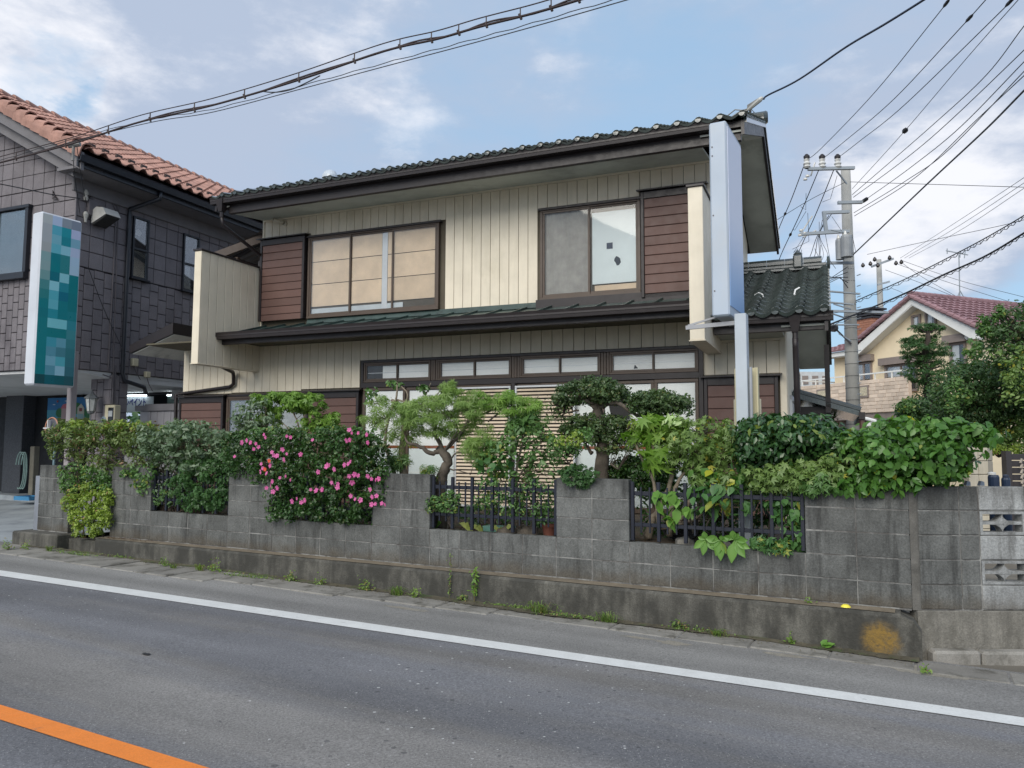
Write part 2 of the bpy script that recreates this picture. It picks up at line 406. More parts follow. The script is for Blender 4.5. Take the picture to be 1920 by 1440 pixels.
# ================================================================== SETTING
def sheet(us, vs, dz, fn=None):
    mb = MB(); vv = []
    for u in us:
        for v in vs:
            vv.append((u, v if not callable(v) else v(u), gz(min(max(u, -18), 8)) + dz))
    n = len(vs); fs = [(i*n+j, (i+1)*n+j, (i+1)*n+j+1, i*n+j+1) for i in range(len(us)-1) for j in range(n-1)]
    return mb.add(vv, fs)
BR = [-400, -60, -18, -12, -6, 0, 4, 8, 60, 400]
def asphalt(name, c, spk, warm=0, worn=0.):
    mt = bpy.data.materials.new(name); mt.use_nodes = True; t = mt.node_tree; t.nodes.clear(); b = NB(t)
    out = b.n('ShaderNodeOutputMaterial'); p = b.n('ShaderNodeBsdfPrincipled'); t.links.new(p.outputs[0], out.inputs[0])
    pos = b.n('ShaderNodeNewGeometry').outputs['Position']
    rot = b.n('ShaderNodeMapping'); b.put(rot.inputs[0], pos); rot.inputs['Rotation'].default_value = (0, 0, math.radians(28)); pr = rot.outputs[0]
    k = b.maprange(b.noise(pos, .7, 5, .6), .3, .7, .88, 1.12, False); col = b.mix(1., c, _gray(b, k), 'MULTIPLY')
    # long tyre-polished bands along the road
    k = b.maprange(b.noise(b.scalevec(pr, (.05, .9, 1)), 1.6, 3, .5, w=4.), .35, .65, .76, 1.14); col = b.mix(1., col, _gray(b, k), 'MULTIPLY')
    if warm:
        kb = b.maprange(b.math('ADD', b.noise(b.scalevec(pr, (.04, .8, 1)), 1.3, 4, .55, w=6.), b.math('MULTIPLY', b.math('SUBTRACT', b.noise(pos, .9, 5, .6), .5), .15)), .44, .58); col = b.mix(1., col, b.mix(kb, (.88, .895, .95), (1.07, 1.035, .985)), 'MULTIPLY')
        v2 = b.n('ShaderNodeTexVoronoi'); b.put(v2.inputs['Vector'], pos); v2.inputs['Scale'].default_value = 16
        r2 = b.n('ShaderNodeSeparateXYZ'); b.put(r2.inputs[0], v2.outputs['Color'])
        sz = b.math('MULTIPLY', r2.outputs[2], .17)
        q = b.math('MULTIPLY', b.math('LESS_THAN', v2.outputs['Distance'], sz), b.math('GREATER_THAN', r2.outputs[0], .78)); col = b.mix(b.math('MULTIPLY', q, .8), col, (.55, .55, .54))
        q = b.math('MULTIPLY', b.math('LESS_THAN', v2.outputs['Distance'], b.math('MULTIPLY', r2.outputs[2], .3)), b.math('LESS_THAN', r2.outputs[0], .10)); col = b.mix(b.math('MULTIPLY', q, .55), col, (.05, .05, .055))
    k = b.maprange(b.noise(pos, 70, 3, .75), .3, .72, .60, 1.42, False); col = b.mix(1., col, _gray(b, k), 'MULTIPLY')
    vo = b.n('ShaderNodeTexVoronoi'); b.put(vo.inputs['Vector'], pos); vo.inputs['Scale'].default_value = 75
    rnd = b.n('ShaderNodeSeparateXYZ'); b.put(rnd.inputs[0], vo.outputs['Color'])
    st = b.math('MULTIPLY', b.math('LESS_THAN', vo.outputs['Distance'], .26), b.math('GREATER_THAN', rnd.outputs[0], 1-spk))
    col = b.mix(b.math('MULTIPLY', st, .75), col, (.36, .36, .35))
    st2 = b.math('MULTIPLY', b.math('LESS_THAN', vo.outputs['Distance'], .3), b.math('LESS_THAN', rnd.outputs[1], .12))
    col = b.mix(b.math('MULTIPLY', st2, .5), col, (.03, .03, .032))
    d = b.maprange(b.noise(pos, 1.1, 6, .7, w=9.), .62, .72); col = b.mix(b.math('MULTIPLY', d, .3+worn), col, (c[0]*.62, c[1]*.6, c[2]*.6))
    b.put(p.inputs['Base Color'], col); p.inputs['Roughness'].default_value = .82; p.inputs['Specular IOR Level'].default_value = .35
    bp = b.n('ShaderNodeBump'); bp.inputs['Strength'].default_value = .8; bp.inputs['Distance'].default_value = .004
    b.put(bp.inputs['Height'], b.noise(pos, 110, 4, .7)); t.links.new(bp.outputs[0], p.inputs['Normal']); return mt
m_road = asphalt('road_asphalt', (.192, .191, .192), .20, warm=1)
m_shoulder = asphalt('shoulder_asphalt', (.240, .236, .228), .22, worn=.15)
m_line = M('white_paint', (.68, .69, .68), .6, .05, 6, .3, 120, dirt=(.30, .30, .30), dirt_s=9, dirt_t=(.60, .76), fine=.06, fs=60)
m_orange = M('orange_paint', (.80, .235, .035), .6, .05, 6, .3, 120, dirt=(.34, .17, .09), dirt_s=10, dirt_t=(.60, .76), fine=.08, fs=90)
m_ground = M('packed_earth', (.16, .145, .12), .9, .25, 1.2, .6, 20, fine=.2)
m_slab = M('gutter_concrete', (.235, .225, .205), .85, .16, 2.5, .5, 50, dirt=(.10, .095, .08), dirt_s=3.5, dirt_t=(.48, .68), fine=.16, fs=140, objvar=.12)
m_soil = M('garden_soil', (.07, .05, .035), .95, .4, 4, .9, 25, dirt=(.05, .07, .03), dirt_s=3)

struct('ground', sheet(BR, [-300, -20, 0, 6, 30, 120, 600], -.030), m_ground, WF)
struct('road', sheet(BR, [-9.5, -6, lambda u: -1.35+.033*max(min(u, 8), -18)], 0), m_road, WF)
struct('road_shoulder', sheet([-60, -18, -12, -6, 0, 4, 8, 60], [lambda u: -1.36+.033*max(min(u, 8), -18), -.8, -.1], -.004), m_shoulder, WF)
struct('white_edge_line', sheet([-60, -18, -12, -6, 0, 4, 8, 60], [lambda u: -1.48+.035*max(min(u, 8), -18), lambda u: -1.30+.030*max(min(u, 8), -18)], .006), m_line, WF)
struct('orange_centre_line', sheet([-60, -18, -12, -6, 0, 4, 8, 60], [-4.35, -4.21], .006), m_orange, WF)

# gutter lid slabs along the foot of the wall (each its own piece, a little uneven)
mb = MB(); gut = Thing('gutter', None, None, WF, (-5, -.45, 0), kind='structure')
u = -11.2; k = 0
while u < 5.5:
    L = .6 if u < -4 else .6
    dv = .0 if u < -6.3 else .10
    z = gz(u+.3)+random.uniform(.004, .014) - (.0 if u < -6 else .003)
    w = (-.78 if u < -6.6 else (-.62 if u < -4.7 else (-.55 if u < -3.4 else -.46)))+random.uniform(-.02, .02)
    o = piece(gut, 'concrete_slab', u, u+L-.012, w, -.17, z-.08, z, m_slab, .008)
    o.rotation_euler = (random.uniform(-.006, .006), random.uniform(-.012, .012)+.012, random.uniform(-.006, .006)); u += L; k += 1

# cracked bits / stains on the shoulder
def patch(name, cu, cv, ru, rv, dz, mat, seed, fr=WF, n=22):
    r = random.Random(seed); mb = MB(); vs = []
    for i in range(n):
        a = 2*PI*i/n; q = r.uniform(.65, 1.1); vs.append((cu+ru*q*math.cos(a), cv+rv*q*math.sin(a)))
    mb.add([(x, y, gz(x)+(dz if dz > .007 else -.0025)) for x, y in vs] + [(cu, cv, gz(cu)+(dz+.004 if dz > .007 else -.0025))], [(i, (i+1) % n, n) for i in range(n)]); return mb
m_oldc = M('worn_old_concrete', (.27, .25, .21), .9, .2, 6, .6, 60, dirt=(.15, .15, .14), dirt_s=6, fine=.25, fs=120)
for i, (a, b_, ra, rb) in enumerate(((-1.3, -.60, .17, .035), (-.98, -.62, .16, .07), (-.1, -.52, .22, .05), (-3.6, -.70, .3, .05), (.9, -.42, .5, .12))):
    struct('worn_concrete_patch', patch('p', a, b_, ra, rb, .0065, m_oldc, i), m_oldc, WF)
m_tar = M('tar_spot', (.02, .02, .022), .6, .1)
single('asphalt_scrap', patch('s', -4.32, -3.05, .045, .022, .0085, m_tar, 5), m_tar, WF, 'small black scrap lying on the dark road lane at the left', 'debris')

# driveway of the neighbour
m_drive = M('driveway_concrete', (.30, .33, .35), .7, .1, 1.5, .3, 40, dirt=(.17, .19, .21), dirt_s=1.2, dirt_t=(.42, .7))
mb = MB(); mb.add([(-11.1, -.1, .10), (-30, -.1, .30), (-30, 3.6, .38), (-11.1, 3.6, .22)], [(0, 1, 2, 3)])
mb.add([(-11.1, 3.6, .22), (-30, 3.6, .38), (-30, 3.62, .48), (-11.1, 3.62, .34)], [(0, 1, 2, 3)])
mb.add([(-11.1, 3.62, .34), (-30, 3.62, .48), (-30, 12, .50), (-11.1, 12, .36)], [(0, 1, 2, 3)])
mb.v[0] = (-11.2, -.42, .085); mb.v[1] = (-30, -.42, .20)
struct('driveway', mb, m_drive, WF)
# garden soil behind the wall
struct('garden_ground', MB().box(-9.15, .55, .155, 12.5, .1, .67), m_soil, WF)

# ================================================================== BLOCK WALL
def blockmat(name, base, pale, dark):
    mt = bpy.data.materials.new(name); mt.use_nodes = True; t = mt.node_tree; t.nodes.clear(); b = NB(t)
    out = b.n('ShaderNodeOutputMaterial'); p = b.n('ShaderNodeBsdfPrincipled'); t.links.new(p.outputs[0], out.inputs[0])
    pos = b.n('ShaderNodeNewGeometry').outputs['Position']; sx = b.n('ShaderNodeSeparateXYZ'); b.put(sx.inputs[0], pos)
    r = b.n('ShaderNodeObjectInfo').outputs['Random']
    k = b.maprange(r, 0, 1, .88, 1.12, False); col = b.mix(1., base, _gray(b, k), 'MULTIPLY')
    k = b.maprange(b.noise(pos, 2.6, 7, .7), .25, .75, .55, 1.45, False); col = b.mix(1., col, _gray(b, k), 'MULTIPLY')
    s = b.maprange(b.noise(b.scalevec(pos, (5, 5, .55)), 2.2, 6, .7, w=3.), .46, .68); col = b.mix(b.math('MULTIPLY', s, .72), col, dark)
    tp = b.maprange(b.math('ADD', sx.outputs[2], b.math('MULTIPLY', b.noise(b.scalevec(pos, (3, 3, .6)), 3, 5), .55)), 1.34, 1.58); col = b.mix(b.math('MULTIPLY', tp, .55), col, dark)
    # lime bloom patches
    e = b.maprange(b.noise(b.scalevec(pos, (1, 1, 1.3)), 2.3, 7, .72, w=6.3), .63, .80); col = b.mix(b.math('MULTIPLY', e, .6), col, pale)
    # damp, mossy foot
    ft = b.maprange(b.math('ADD', sx.outputs[2], b.math('MULTIPLY', b.noise(pos, 6, 4), .22)), .42, .58, 1, 0)
    col = b.mix(b.math('MULTIPLY', ft, .5), col, (.085, .065, .04))
    k = b.maprange(b.noise(pos, 60, 4, .8), .3, .7, .66, 1.36, False); col = b.mix(1., col, _gray(b, k), 'MULTIPLY')
    b.put(p.inputs['Base Color'], col); p.inputs['Roughness'].default_value = .9; p.inputs['Specular IOR Level'].default_value = .3
    bp = b.n('ShaderNodeBump'); bp.inputs['Strength'].default_value = .9; bp.inputs['Distance'].default_value = .005
    b.put(bp.inputs['Height'], b.noise(pos, 95, 5, .75)); t.links.new(bp.outputs[0], p.inputs['Normal']); return mt
m_block = blockmat('concrete_block', (.122, .126, .122), (.40, .42, .42), (.034, .035, .034))
m_blockp = blockmat('pale_concrete_block', (.30, .31, .31), (.50, .53, .55), (.10, .10, .095))
m_mortar = M('mortar', (.24, .24, .23), .95, .3, 6, .6, 60, dirt=(.09, .085, .08), dirt_s=5, dirt_t=(.4, .62))
m_plinth = M('stained_plinth_concrete', (.110, .106, .092), .92, .2, 2.2, .8, 45, streak=.45, dirt=(.045, .044, .038), dirt_s=2.6, dirt_t=(.40, .62), fine=.25, fs=90)
m_plinthtop = M('dusty_plinth_top', (.175, .145, .105), .95, .25, 5, .6, 40, fine=.2)
m_rust = M('rust_stain', (.26, .15, .035), .9, .25, 7, .4, 60, dirt=(.10, .085, .05), dirt_s=7, dirt_t=(.45, .62))

def stain(mt, c, rad, col):
    t = mt.node_tree; b = NB(t); p = [n for n in t.nodes if n.type == 'BSDF_PRINCIPLED'][0]; old = p.inputs['Base Color'].links[0].from_socket
    pos = b.n('ShaderNodeNewGeometry').outputs['Position']; d = b.vmath('LENGTH', b.vmath('SUBTRACT', pos, tuple(c)))
    k = b.maprange(b.math('ADD', d, b.math('MULTIPLY', b.math('SUBTRACT', b.noise(pos, 9, 6, .7), .5), .13)), rad*.45, rad*1.15, .85, 0)
    k = b.math('MULTIPLY', k, b.maprange(b.noise(pos, 30, 4, .7), .32, .6, .35, 1.)); b.put(p.inputs['Base Color'], b.mix(k, old, col))
stain(m_plinth, WF.w(.555, -.155, .085), .15, (.27, .165, .035))
Z0, CH = .315, .195
TOP = Z0+5*CH
wall = Thing('block_wall', 'long stained grey concrete block wall with fenced openings along the road', 'wall', WF, (-4, 0, .3))
PIERS = [(-9.22, -8.37), (-6.90, -6.13), (-4.61, -3.83), (-2.33, -1.57), (-.01, .785)]
OPEN = [(-8.37, -6.90), (-6.13, -4.61), (-3.83, -2.33), (-1.57, -.01)]
def blocks(T, u0, u1, n, r0, r1, mat=None, v=0.):
    w = (u1-u0)/n
    for r in range(r0, r1):
        for i in range(n):
            o = piece(T, 'block', u0+i*w+.004, u0+(i+1)*w-.004, v, v+.10, Z0+r*CH+.0045, Z0+(r+1)*CH-.0045, mat or m_block, .0035)
            o.location.y += random.uniform(-.002, .002)
for a, b_ in PIERS: blocks(wall, a, b_, 2, 0, 5)
for a, b_ in OPEN: blocks(wall, a, b_, 4, 0, 2)
mb = MB()
for a, b_ in PIERS: mb.box(a+.008, b_-.008, .0035, .094, Z0-.01, TOP-.006)
for a, b_ in OPEN: mb.box(a-.0085, b_+.0085, .004, .0935, Z0-.01, Z0+2*CH-.006)
wall.part('mortar', mb, m_mortar)
# plinth in front of and under the wall, a slope-cut right end
mb = MB(); mb.prism([(-.155, -.6), (.14, -.6), (.14, Z0-.012), (-.13, Z0-.020), (-.155, Z0-.045)], -9.30, .70, 'x')
mb.prism([(-.155, -.6), (.14, -.6), (.14, Z0-.012), (-.13, Z0-.020), (-.155, Z0-.045)], .70, .70, 'x')
pl = wall.part('plinth', mb, m_plinth)
mb = MB().prism([(.70, -.6), (.84, -.6), (.84, .17), (.79, .25), (.70, Z0-.03)], -.155, .13, 'y'); wall.part('plinth_end', mb, m_plinth)
mb = MB(); vs = []; fs = []; r = random.Random(3)
us = np.linspace(-9.28, .66, 60)
for u in us: vs += [(u, -.135+r.uniform(0, .012), Z0-.0145), (u, .0, Z0-.006)]
mb.add(vs, [(2*i, 2*i+2, 2*i+3, 2*i+1) for i in range(59)]); wall.part('dusty_ledge', mb, m_plinthtop)

# left pier, past the shrub gap
lw = Thing('block_pier', 'short grey concrete block pier left of the spilling yellow-green bush', 'wall', WF, (-10.5, 0, .3))
for r in range(5):
    z = Z0+r*CH
    piece(lw, 'block', -10.93, -10.575, 0, .10, z+.0045, z+CH-.0045, m_block, .005)
    piece(lw, 'block', -10.565, -10.18, 0, .10, z+.0045, z+CH-.0045, m_block, .005)
lw.part('mortar', MB().box(-10.92, -10.19, .006, .094, Z0-.01, TOP-.006), m_mortar)
lw.part('plinth', MB().box(-11.22, -10.12, -.20, .14, -.4, Z0-.012, 0, .02), m_plinth)
lw.part('back_plinth', MB().box(-10.1, -9.32, -.02, .14, -.4, Z0-.08), m_plinth)
lw.part('metal_end_post', MB().box(-11.06, -10.945, .02, .10, Z0-.01, 1.12), M('galvanised_steel', (.36, .38, .42), .4, .06, metal=.6))

# short wall past the bend
rw = Thing('side_block_wall', 'right end of the grey block wall with two pierced ornament blocks', 'wall', W2, (.4, 0, .3))
cols = [(.012, .345), (.345, .50)]
for r in range(5):
    z = Z0+r*CH
    for a, b_ in cols: piece(rw, 'block', a+.004, b_-.004, 0, .10, z+.0045, z+CH-.0045, m_block, .005)
    if r in (1, 3):   # ornament block: frame, four openings round a curved diamond
        mb = MB(); x0, x1, a, c = .508, .872, z+.0045, z+CH-.0045; t = .022
        xm, zm = (x0+x1)/2, (a+c)/2
        mb.box(x0, x1, 0, .1, a, a+t); mb.box(x0, x1, 0, .1, c-t, c); mb.box(x0, x0+t, 0, .1, a+t, c-t); mb.box(x1-t, x1, 0, .1, a+t, c-t)
        mb.box(x0+t, x1-t, .004, .096, zm-.012, zm+.012)
        dia = []
        for sx, sz in ((1, 1), (1, -1), (-1, -1), (-1, 1)):
            pts = [(xm+sx*.135*(1-math.sin(q))+0, zm+sz*(zm-a-t)*(1-math.cos(q))) for q in np.linspace(0, PI/2, 6)]
            if (sx*sz) < 0: pass
            dia += pts if sx*sz < 0 else pts[::-1]
        q1 = [(xm+.135*(1-math.sin(q)), zm+(c-t-zm)*(1-math.cos(q))) for q in np.linspace(0, PI/2, 7)]
        for sx in (1, -1):
            for sz in (1, -1):
                pts = [(xm+sx*(x-xm), zm+sz*(y-zm)) for x, y in q1]; pts = [(xm, zm)] + pts
                mb.prism(pts, .008, .092, 'y')
        rw.part('ornament_block', mb, m_blockp)
    else:
        piece(rw, 'block', .508, .872, 0, .10, z+.0045, z+CH-.0045, m_blockp, .006)
    piece(rw, 'block', .88, 1.26, 0, .10, z+.0045, z+CH-.0045, m_block, .006)
    if r < 5: piece(rw, 'block', 1.268, 1.66, 0, .10, z+.0045, z+CH-.0045, m_block, .006)
mb = MB().box(-.012, .505, .007, .093, Z0-.01, TOP-.008); mb.box(.875, 1.65, .0075, .0925, Z0-.01, TOP-.008)
for r in (0, 2, 4): mb.box(.505, .875, .0075, .0925, Z0+r*CH-.002, Z0+(r+1)*CH+.002 if r < 4 else TOP-.008)
rw.part('mortar', mb, m_mortar)
rw.part('corner_mortar', MB().prism([W2.loc(WF.w(.778, .095, 0))[:2], W2.loc(WF.w(.783, .004, 0))[:2], (.0, .000), (.014, .003), (.014, .095)], Z0-.005, TOP-.004, 'z'), M('brown_mortar', (.118, .114, .104), .95, .3, 5, .6, 50, fine=.2))
rw.part('plinth', MB().box(-.02, 1.7, -.012, .13, -.5, Z0-.006, 0, .008), m_plinthR if 'm_plinthR' in globals() else M('pale_plinth_concrete', (.21, .20, .175), .92, .2, 2.2, .8, 45, streak=.3, dirt=(.10, .095, .08), dirt_s=2.2, dirt_t=(.5, .7), fine=.2, fs=90))
for i, (a, b_) in enumerate(((.03, .40), (.41, .95), (.96, 1.55))):
    o = piece(rw, 'kerb_stone', a, b_, -.13, -.014, -.22, .028-.004*i, m_slab, .02)
# soil / gravel skirt where road meets the wall
# ---------------- fences in the openings
m_fence = M('black_fence_paint', (.012, .015, .026), .42, .1, bump=.1)
def fence(i, label, ang0=0):
    a, b_ = OPEN[i]; T = Thing('metal_fence', label, 'fence', WF, ((a+b_)/2, .13, .7), 'black metal fences in the wall openings')
    mb = MB().box(a+.01, b_-.01, .045, .065, 1.135, 1.175, 0, .003); T.part('rail', mb, m_fence)
    mb = MB().box(a+.01, b_-.01, .045, .065, .845, .880, 0, .003); T.part('rail', mb, m_fence)
    n = 6; w = (b_-a-.04)/n
    for k in range(n+1):
        u = a+.02+k*w
        piece(T, 'post', u-.016, u+.016, .028, .060, .715, 1.265, m_fence, .003)
        if k < n:
            for q in (1/3, 2/3):
                uu = u+w*q; piece(T, 'bar', uu-.008, uu+.008, .032, .046, .79, 1.215, m_fence, .002)
fence(0, 'black metal fence mostly hidden behind the fern hedge, leftmost opening')
fence(1, 'black metal fence buried behind the pink flowering azalea bush')
fence(2, 'black metal picket fence in the opening below the lace-leaf maple')
fence(3, 'black metal picket fence in the rightmost opening with big hanging leaves')
# small things on the wall
m_yel = M('yellow_plastic', (.85, .75, .08), .4, .05)
mb = MB().lathe([(.0, .022), (.02, .02), (.035, .008), (.04, 0)], (.30, -.085, Z0-.012), 10)
single('yellow_litter', mb, m_yel, WF, 'small yellow plastic piece lying on the plinth near its right end', 'litter', (.30, -.085, Z0-.012))
# ================================================================== MAIN HOUSE (frame HF: front wall plane v = 0)
m_side = M('cream_metal_siding', (.75, .68, .545), .5, .05, 2.5, .12, 300, streak=.05, dirt=(.62, .56, .43), dirt_s=1.2, dirt_t=(.5, .75), objvar=.03)
m_back = M('siding_joint', (.10, .085, .06), .8, .1)
m_brown = M('brown_shutter_slat', (.118, .064, .053), .55, .08, 3, .1, 200, objvar=.08)
m_dark = M('dark_brown_metal', (.021, .016, .017), .42, .1, 4, .08, 100)
m_bronze = M('bronze_sash', (.085, .060, .044), .42, .08, 5, .05, 100)
m_soffit = M('grey_green_soffit', (.50, .52, .475), .85, .12, 1.4, .3, 30, dirt=(.36, .375, .34), dirt_s=1.3, dirt_t=(.5, .72))
m_tile = M('green_glazed_tile', (.040, .054, .051), .30, .25, 6, .05, 60, spec=.7, objvar=.25, coat=1.)
m_tilem = M('green_metal_roof', (.045, .075, .070), .35, .15, 3, .05, 60, dirt=(.02, .03, .03), dirt_s=2)
m_alu = M('pale_aluminium', (.62, .64, .66), .4, .05, metal=.3)
m_glass = glassmat('window_glass', (.985, .99, .99), .0)
m_paper = M('white_paper_screen', (.90, .92, .91), .8, .05, 2, .1, 40)
m_frost = M('frosted_panel', (.82, .89, .90), .35, .04, 2)
m_curtain = M('grey_lace_curtain', (.40, .42, .42), .9, .15, 9, .4, 30)
m_blind = M('beige_board_blind', (.74, .59, .43), .8, .08, 4, .1, 60, objvar=.08)
m_louver = M('beige_louver_slat', (.58, .485, .37), .6, .08, 5)
m_wood = M('reddish_wood_rail', (.28, .09, .035), .5, .1)
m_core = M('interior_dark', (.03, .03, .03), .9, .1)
m_stucco = M('white_stucco', (.60, .60, .57), .9, .08, 3, .3, 40, dirt=(.30, .31, .30), dirt_s=2.5, dirt_t=(.48, .72))

H = Thing('main_house', 'two storey cream sided house with green tiled roof behind the block wall', 'house', HF, (3.5, 0, .65))
RU0, RU1, RE, RR, RZ0, RZ1 = -.36, 8.08, -.92, 2.36, 5.66, 6.88       # upper roof
UL, UR, HD = -.13, 7.53, 5.0
LL, LR = -1.86, 8.44
mb = MB(); mb.box(UL+.02, UR-.02, .004, HD, 3.3, 5.60); mb.prism([(.1, 5.58), (HD, 5.58), (2.36, 6.55)], UL+.05, UR-.03, 'x')
mb.box(LL+.02, LR-.02, .004, HD+.3, .3, 3.30)
H.part('wall_core', mb, m_back)
for a in (UL, UR-.018): H.part('upper_side_wall', MB().prism([(0, 3.4), (HD, 3.4), (HD, 5.6), (2.36, 6.60), (0, 5.6)], a, a+.018, 'x'), m_side)
H.part('lower_side_wall', MB().box(LL, LL+.018, .0, HD+.3, .4, 3.3), m_side); H.part('lower_side_wall', MB().box(LR-.018, LR, .0, HD+.3, .4, 3.0), m_side)
# siding boards, one by one
def boards(u0, u1, zf, pitch=.1545, phase=4.075, T=H, y0=-.018, y1=.0, par=None, name='siding_board', mat=m_side):
    k = math.floor((u0-phase)/pitch); u = phase+k*pitch
    while u < u1-.01:
        a, b_ = max(u, u0), min(u+pitch, u1)
        if b_-a > .02:
            for z0, z1 in zf((a+b_)/2):
                if z1-z0 > .02: piece(T, name, a+.003, b_-.003, y0, y1, z0, z1, mat, .003, par)
        u += pitch
def upz(u):
    top = 5.49
    if u < .86: return [(5.19, top)]
    if u < 3.38: return [(5.145, top)]
    if u < 5.03: return [(3.55, top)]
    if u < 6.56: return [(5.125, top)]
    if u < 7.30: return [(5.20, top)]
    return [(3.4, top)]
boards(UL, UR, upz)
H.part('corner_trim', MB().box(UL-.012, UL+.02, -.03, .02, 3.4, 5.5, 0, .004).box(UL-.01, UR, -.034, .0, 5.492, 5.522, 0, .003), m_side)
def lowz(u):
    if u < -.80: return [(2.50, 3.30)]
    if u < .80: return [(2.51, 3.30)]
    if u < 1.95: return [(2.535, 3.30)]
    if u < 7.39: return [(2.975, 3.30)]
    return [(2.56, 2.985)]
boards(LL, LR-.06, lowz, pitch=.1655, phase=3.573)
H.part('belt_trim', MB().box(7.40, LR-.05, -.03, .0, 2.987, 3.02, 0, .003), m_side)
H.part('corner_post', MB().box(LR-.07, LR+.014, -.03, .05, .6, 3.25, 0, .005), m_side)
for k in range(5):
    piece(H, 'siding_board', LR+.002, LR+.02, .06+k*.17, .224+k*.17, .6, 3.1, m_side, .003)

# ---- upper roof
SL = math.atan2(RZ1-RZ0, RR-RE); LEN = math.hypot(RZ1-RZ0, RR-RE)
def stile(w, l, depth=.034, n=9, th=.030):
    """wave tile: wide trough with a round roll on the right; local x across, y up the slope"""
    mb = MB(); prof = []
    for i in range(n):
        t = i/(n-1); x = t*w*1.06
        z = -depth*math.sin(min(1, t/.62)*PI) if t < .62 else depth*.95*math.sin((t-.62)/.38*PI*.93)
        prof.append((x, z))
    vs = []
    for y, dz in ((-.035, .026), (l, -.014)):
        for x, z in prof: vs.append((x, y, z+dz+.02))
        for x, z in prof: vs.append((x, y, z+dz+.02-th))
    fs = []
    for i in range(n-1):
        fs += [(i, i+1, 2*n+i+1, 2*n+i), (n+i, i, 2*n+i, 3*n+i) if False else (i, n+i, n+i+1, i+1)]
        fs.append((n+i, 3*n+i, 3*n+i+1, n+i+1))
    return mb.add(vs, fs)
tw, tl = .2644, .245
me_t = stile(tw, tl).mesh('roof_tile', m_tile, smooth=False)
cols = 32; rows = int(LEN/tl)
extra = MB()
roof = H.part('roof_deck', MB().prism([(RE, RZ0-.02), (RR, RZ1-.02), (5.70, RZ0+.0), (5.70, RZ0-.10), (RR, RZ1-.12), (RE, RZ0-.10)], RU0+.02, RU1-.02, 'x'), m_dark)
for r_ in range(rows+1):
    for c_ in range(cols):
        p = (RU0+c_*tw, RE-.06+math.cos(SL)*tl*r_, RZ0+.0+math.sin(SL)*tl*r_)
        if r_ < 9:
            H.inst('roof_tile', me_t, p, mat=Matrix.Rotation(SL, 4, 'X'))
        else:
            R = Matrix.Rotation(SL, 4, 'X')
            for_v = [R @ v.co + Vector(p) for v in me_t.vertices]; extra.add(for_v, [tuple(q.vertices) for q in me_t.polygons])
H.part('upper_roof_tiles', extra, m_tile, kind='stuff')
mb = MB().prism([(RR, RZ1+.03), (5.72, RZ0+.04), (5.72, RZ0+.02), (RR, RZ1)], RU0, RU1, 'x'); H.part('rear_roof_slope', mb, m_tile)
# round eave-end caps of the rolls
mb = MB()
for c_ in range(cols): mb.lathe([(0, -.012), (.036, -.010), (.040, 0), (.040, .05)], (RU0+c_*tw+tw*.84, RE-.10, RZ0+.028), 10, axis='y')
H.part('eave_roll_caps', mb, m_tile, kind='stuff')
# ridge
mb = MB()
for k in range(2): mb.box(RU0+.02, RU1+.01, RR-.09+.01*k, RR+.09-.01*k, RZ1+.02+.05*k, RZ1+.064+.05*k, 0, .006)
k = RU0
while k < RU1-.2: mb.tube([(k, RR, RZ1+.15), (k+.28, RR, RZ1+.15)], .075, 10); k += .283
H.part('ridge', mb, m_tile)
H.part('ridge_end_plaster', MB().box(RU1-.32, RU1-.02, RR-.10, RR+.12, RZ1-.2, RZ1+.02), m_stucco)
H.part('ridge_end_cap', MB().lathe([(0, 0), (.10, .005), (.11, .03), (.09, .06)], (RU1+.0, RR, RZ1+.12), 14, axis='x'), m_tile)
# gable soffits, barge boards, stucco
for a, b_ in ((UR, RU1-.045), (RU0+.045, UL)): H.part('gable_soffit', MB().prism([(RE+.04, RZ0-.12), (RR, RZ1-.15), (5.60, RZ0-.10), (5.60, RZ0-.125), (RR, RZ1-.175), (RE+.04, RZ0-.145)], a, b_, 'x'), m_soffit)
bb = [(RE-.02, RZ0-.02), (RR, RZ1+.0), (5.68, RZ0+.0), (5.68, RZ0-.17), (RR, RZ1-.20), (RE-.02, RZ0-.21)]
for a in (RU0, RU1-.04): H.part('barge_board', MB().prism(bb, a, a+.04, 'x'), m_dark)
mb = MB(); N = 15
for r_ in range(N):
    for s, (v0, v1) in ((1, (RE, RR)), (-1, (5.7, RR))):
        t0, t1 = r_/N, (r_+1)/N; mb.prism([(v0+(v1-v0)*t0, RZ0+.06+(RZ1-RZ0)*t0), (v0+(v1-v0)*t1, RZ0+.045+(RZ1-RZ0)*t1), (v0+(v1-v0)*t1, RZ0-.05+(RZ1-RZ0)*t1), (v0+(v1-v0)*t0, RZ0-.05+(RZ1-RZ0)*t0)], RU1-.01, RU1+.028, 'x')
H.part('rake_tiles', mb, m_tile)
# eave: soffit, fascia, gutter
mb = MB().prism([(-.001, 5.523), (-.78, 5.43), (-.78, 5.455), (-.001, 5.56)], UL-.0, UR+.0, 'x'); H.part('soffit', mb, m_soffit)
H.part('fascia', MB().box(UL-.02, RU1-.05, -.85, -.78, 5.415, 5.60, 0, .004).box(RU0+.03, UL-.02, -.85, -.78, 5.50, 5.60), m_dark)
def gutter(T, u0, u1, v, zt, h=.105, w=.13, name='gutter_trough', m_=m_dark):
    mb = MB().prism([(v-w/2, zt-h*.35), (v-w/2-.01, zt), (v-w/2+.004, zt+.002), (v-w/2+.01, zt-h*.3), (v-w*.36, zt-h+.012), (v+w*.36, zt-h+.012), (v+w/2-.008, zt), (v+w/2, zt), (v+w*.42, zt-h), (v-w*.42, zt-h), (v-w*.46, zt-h*.62), (v-w/2, zt-h*.58)], u0, u1, 'x')
    return T.part(name, mb, m_)
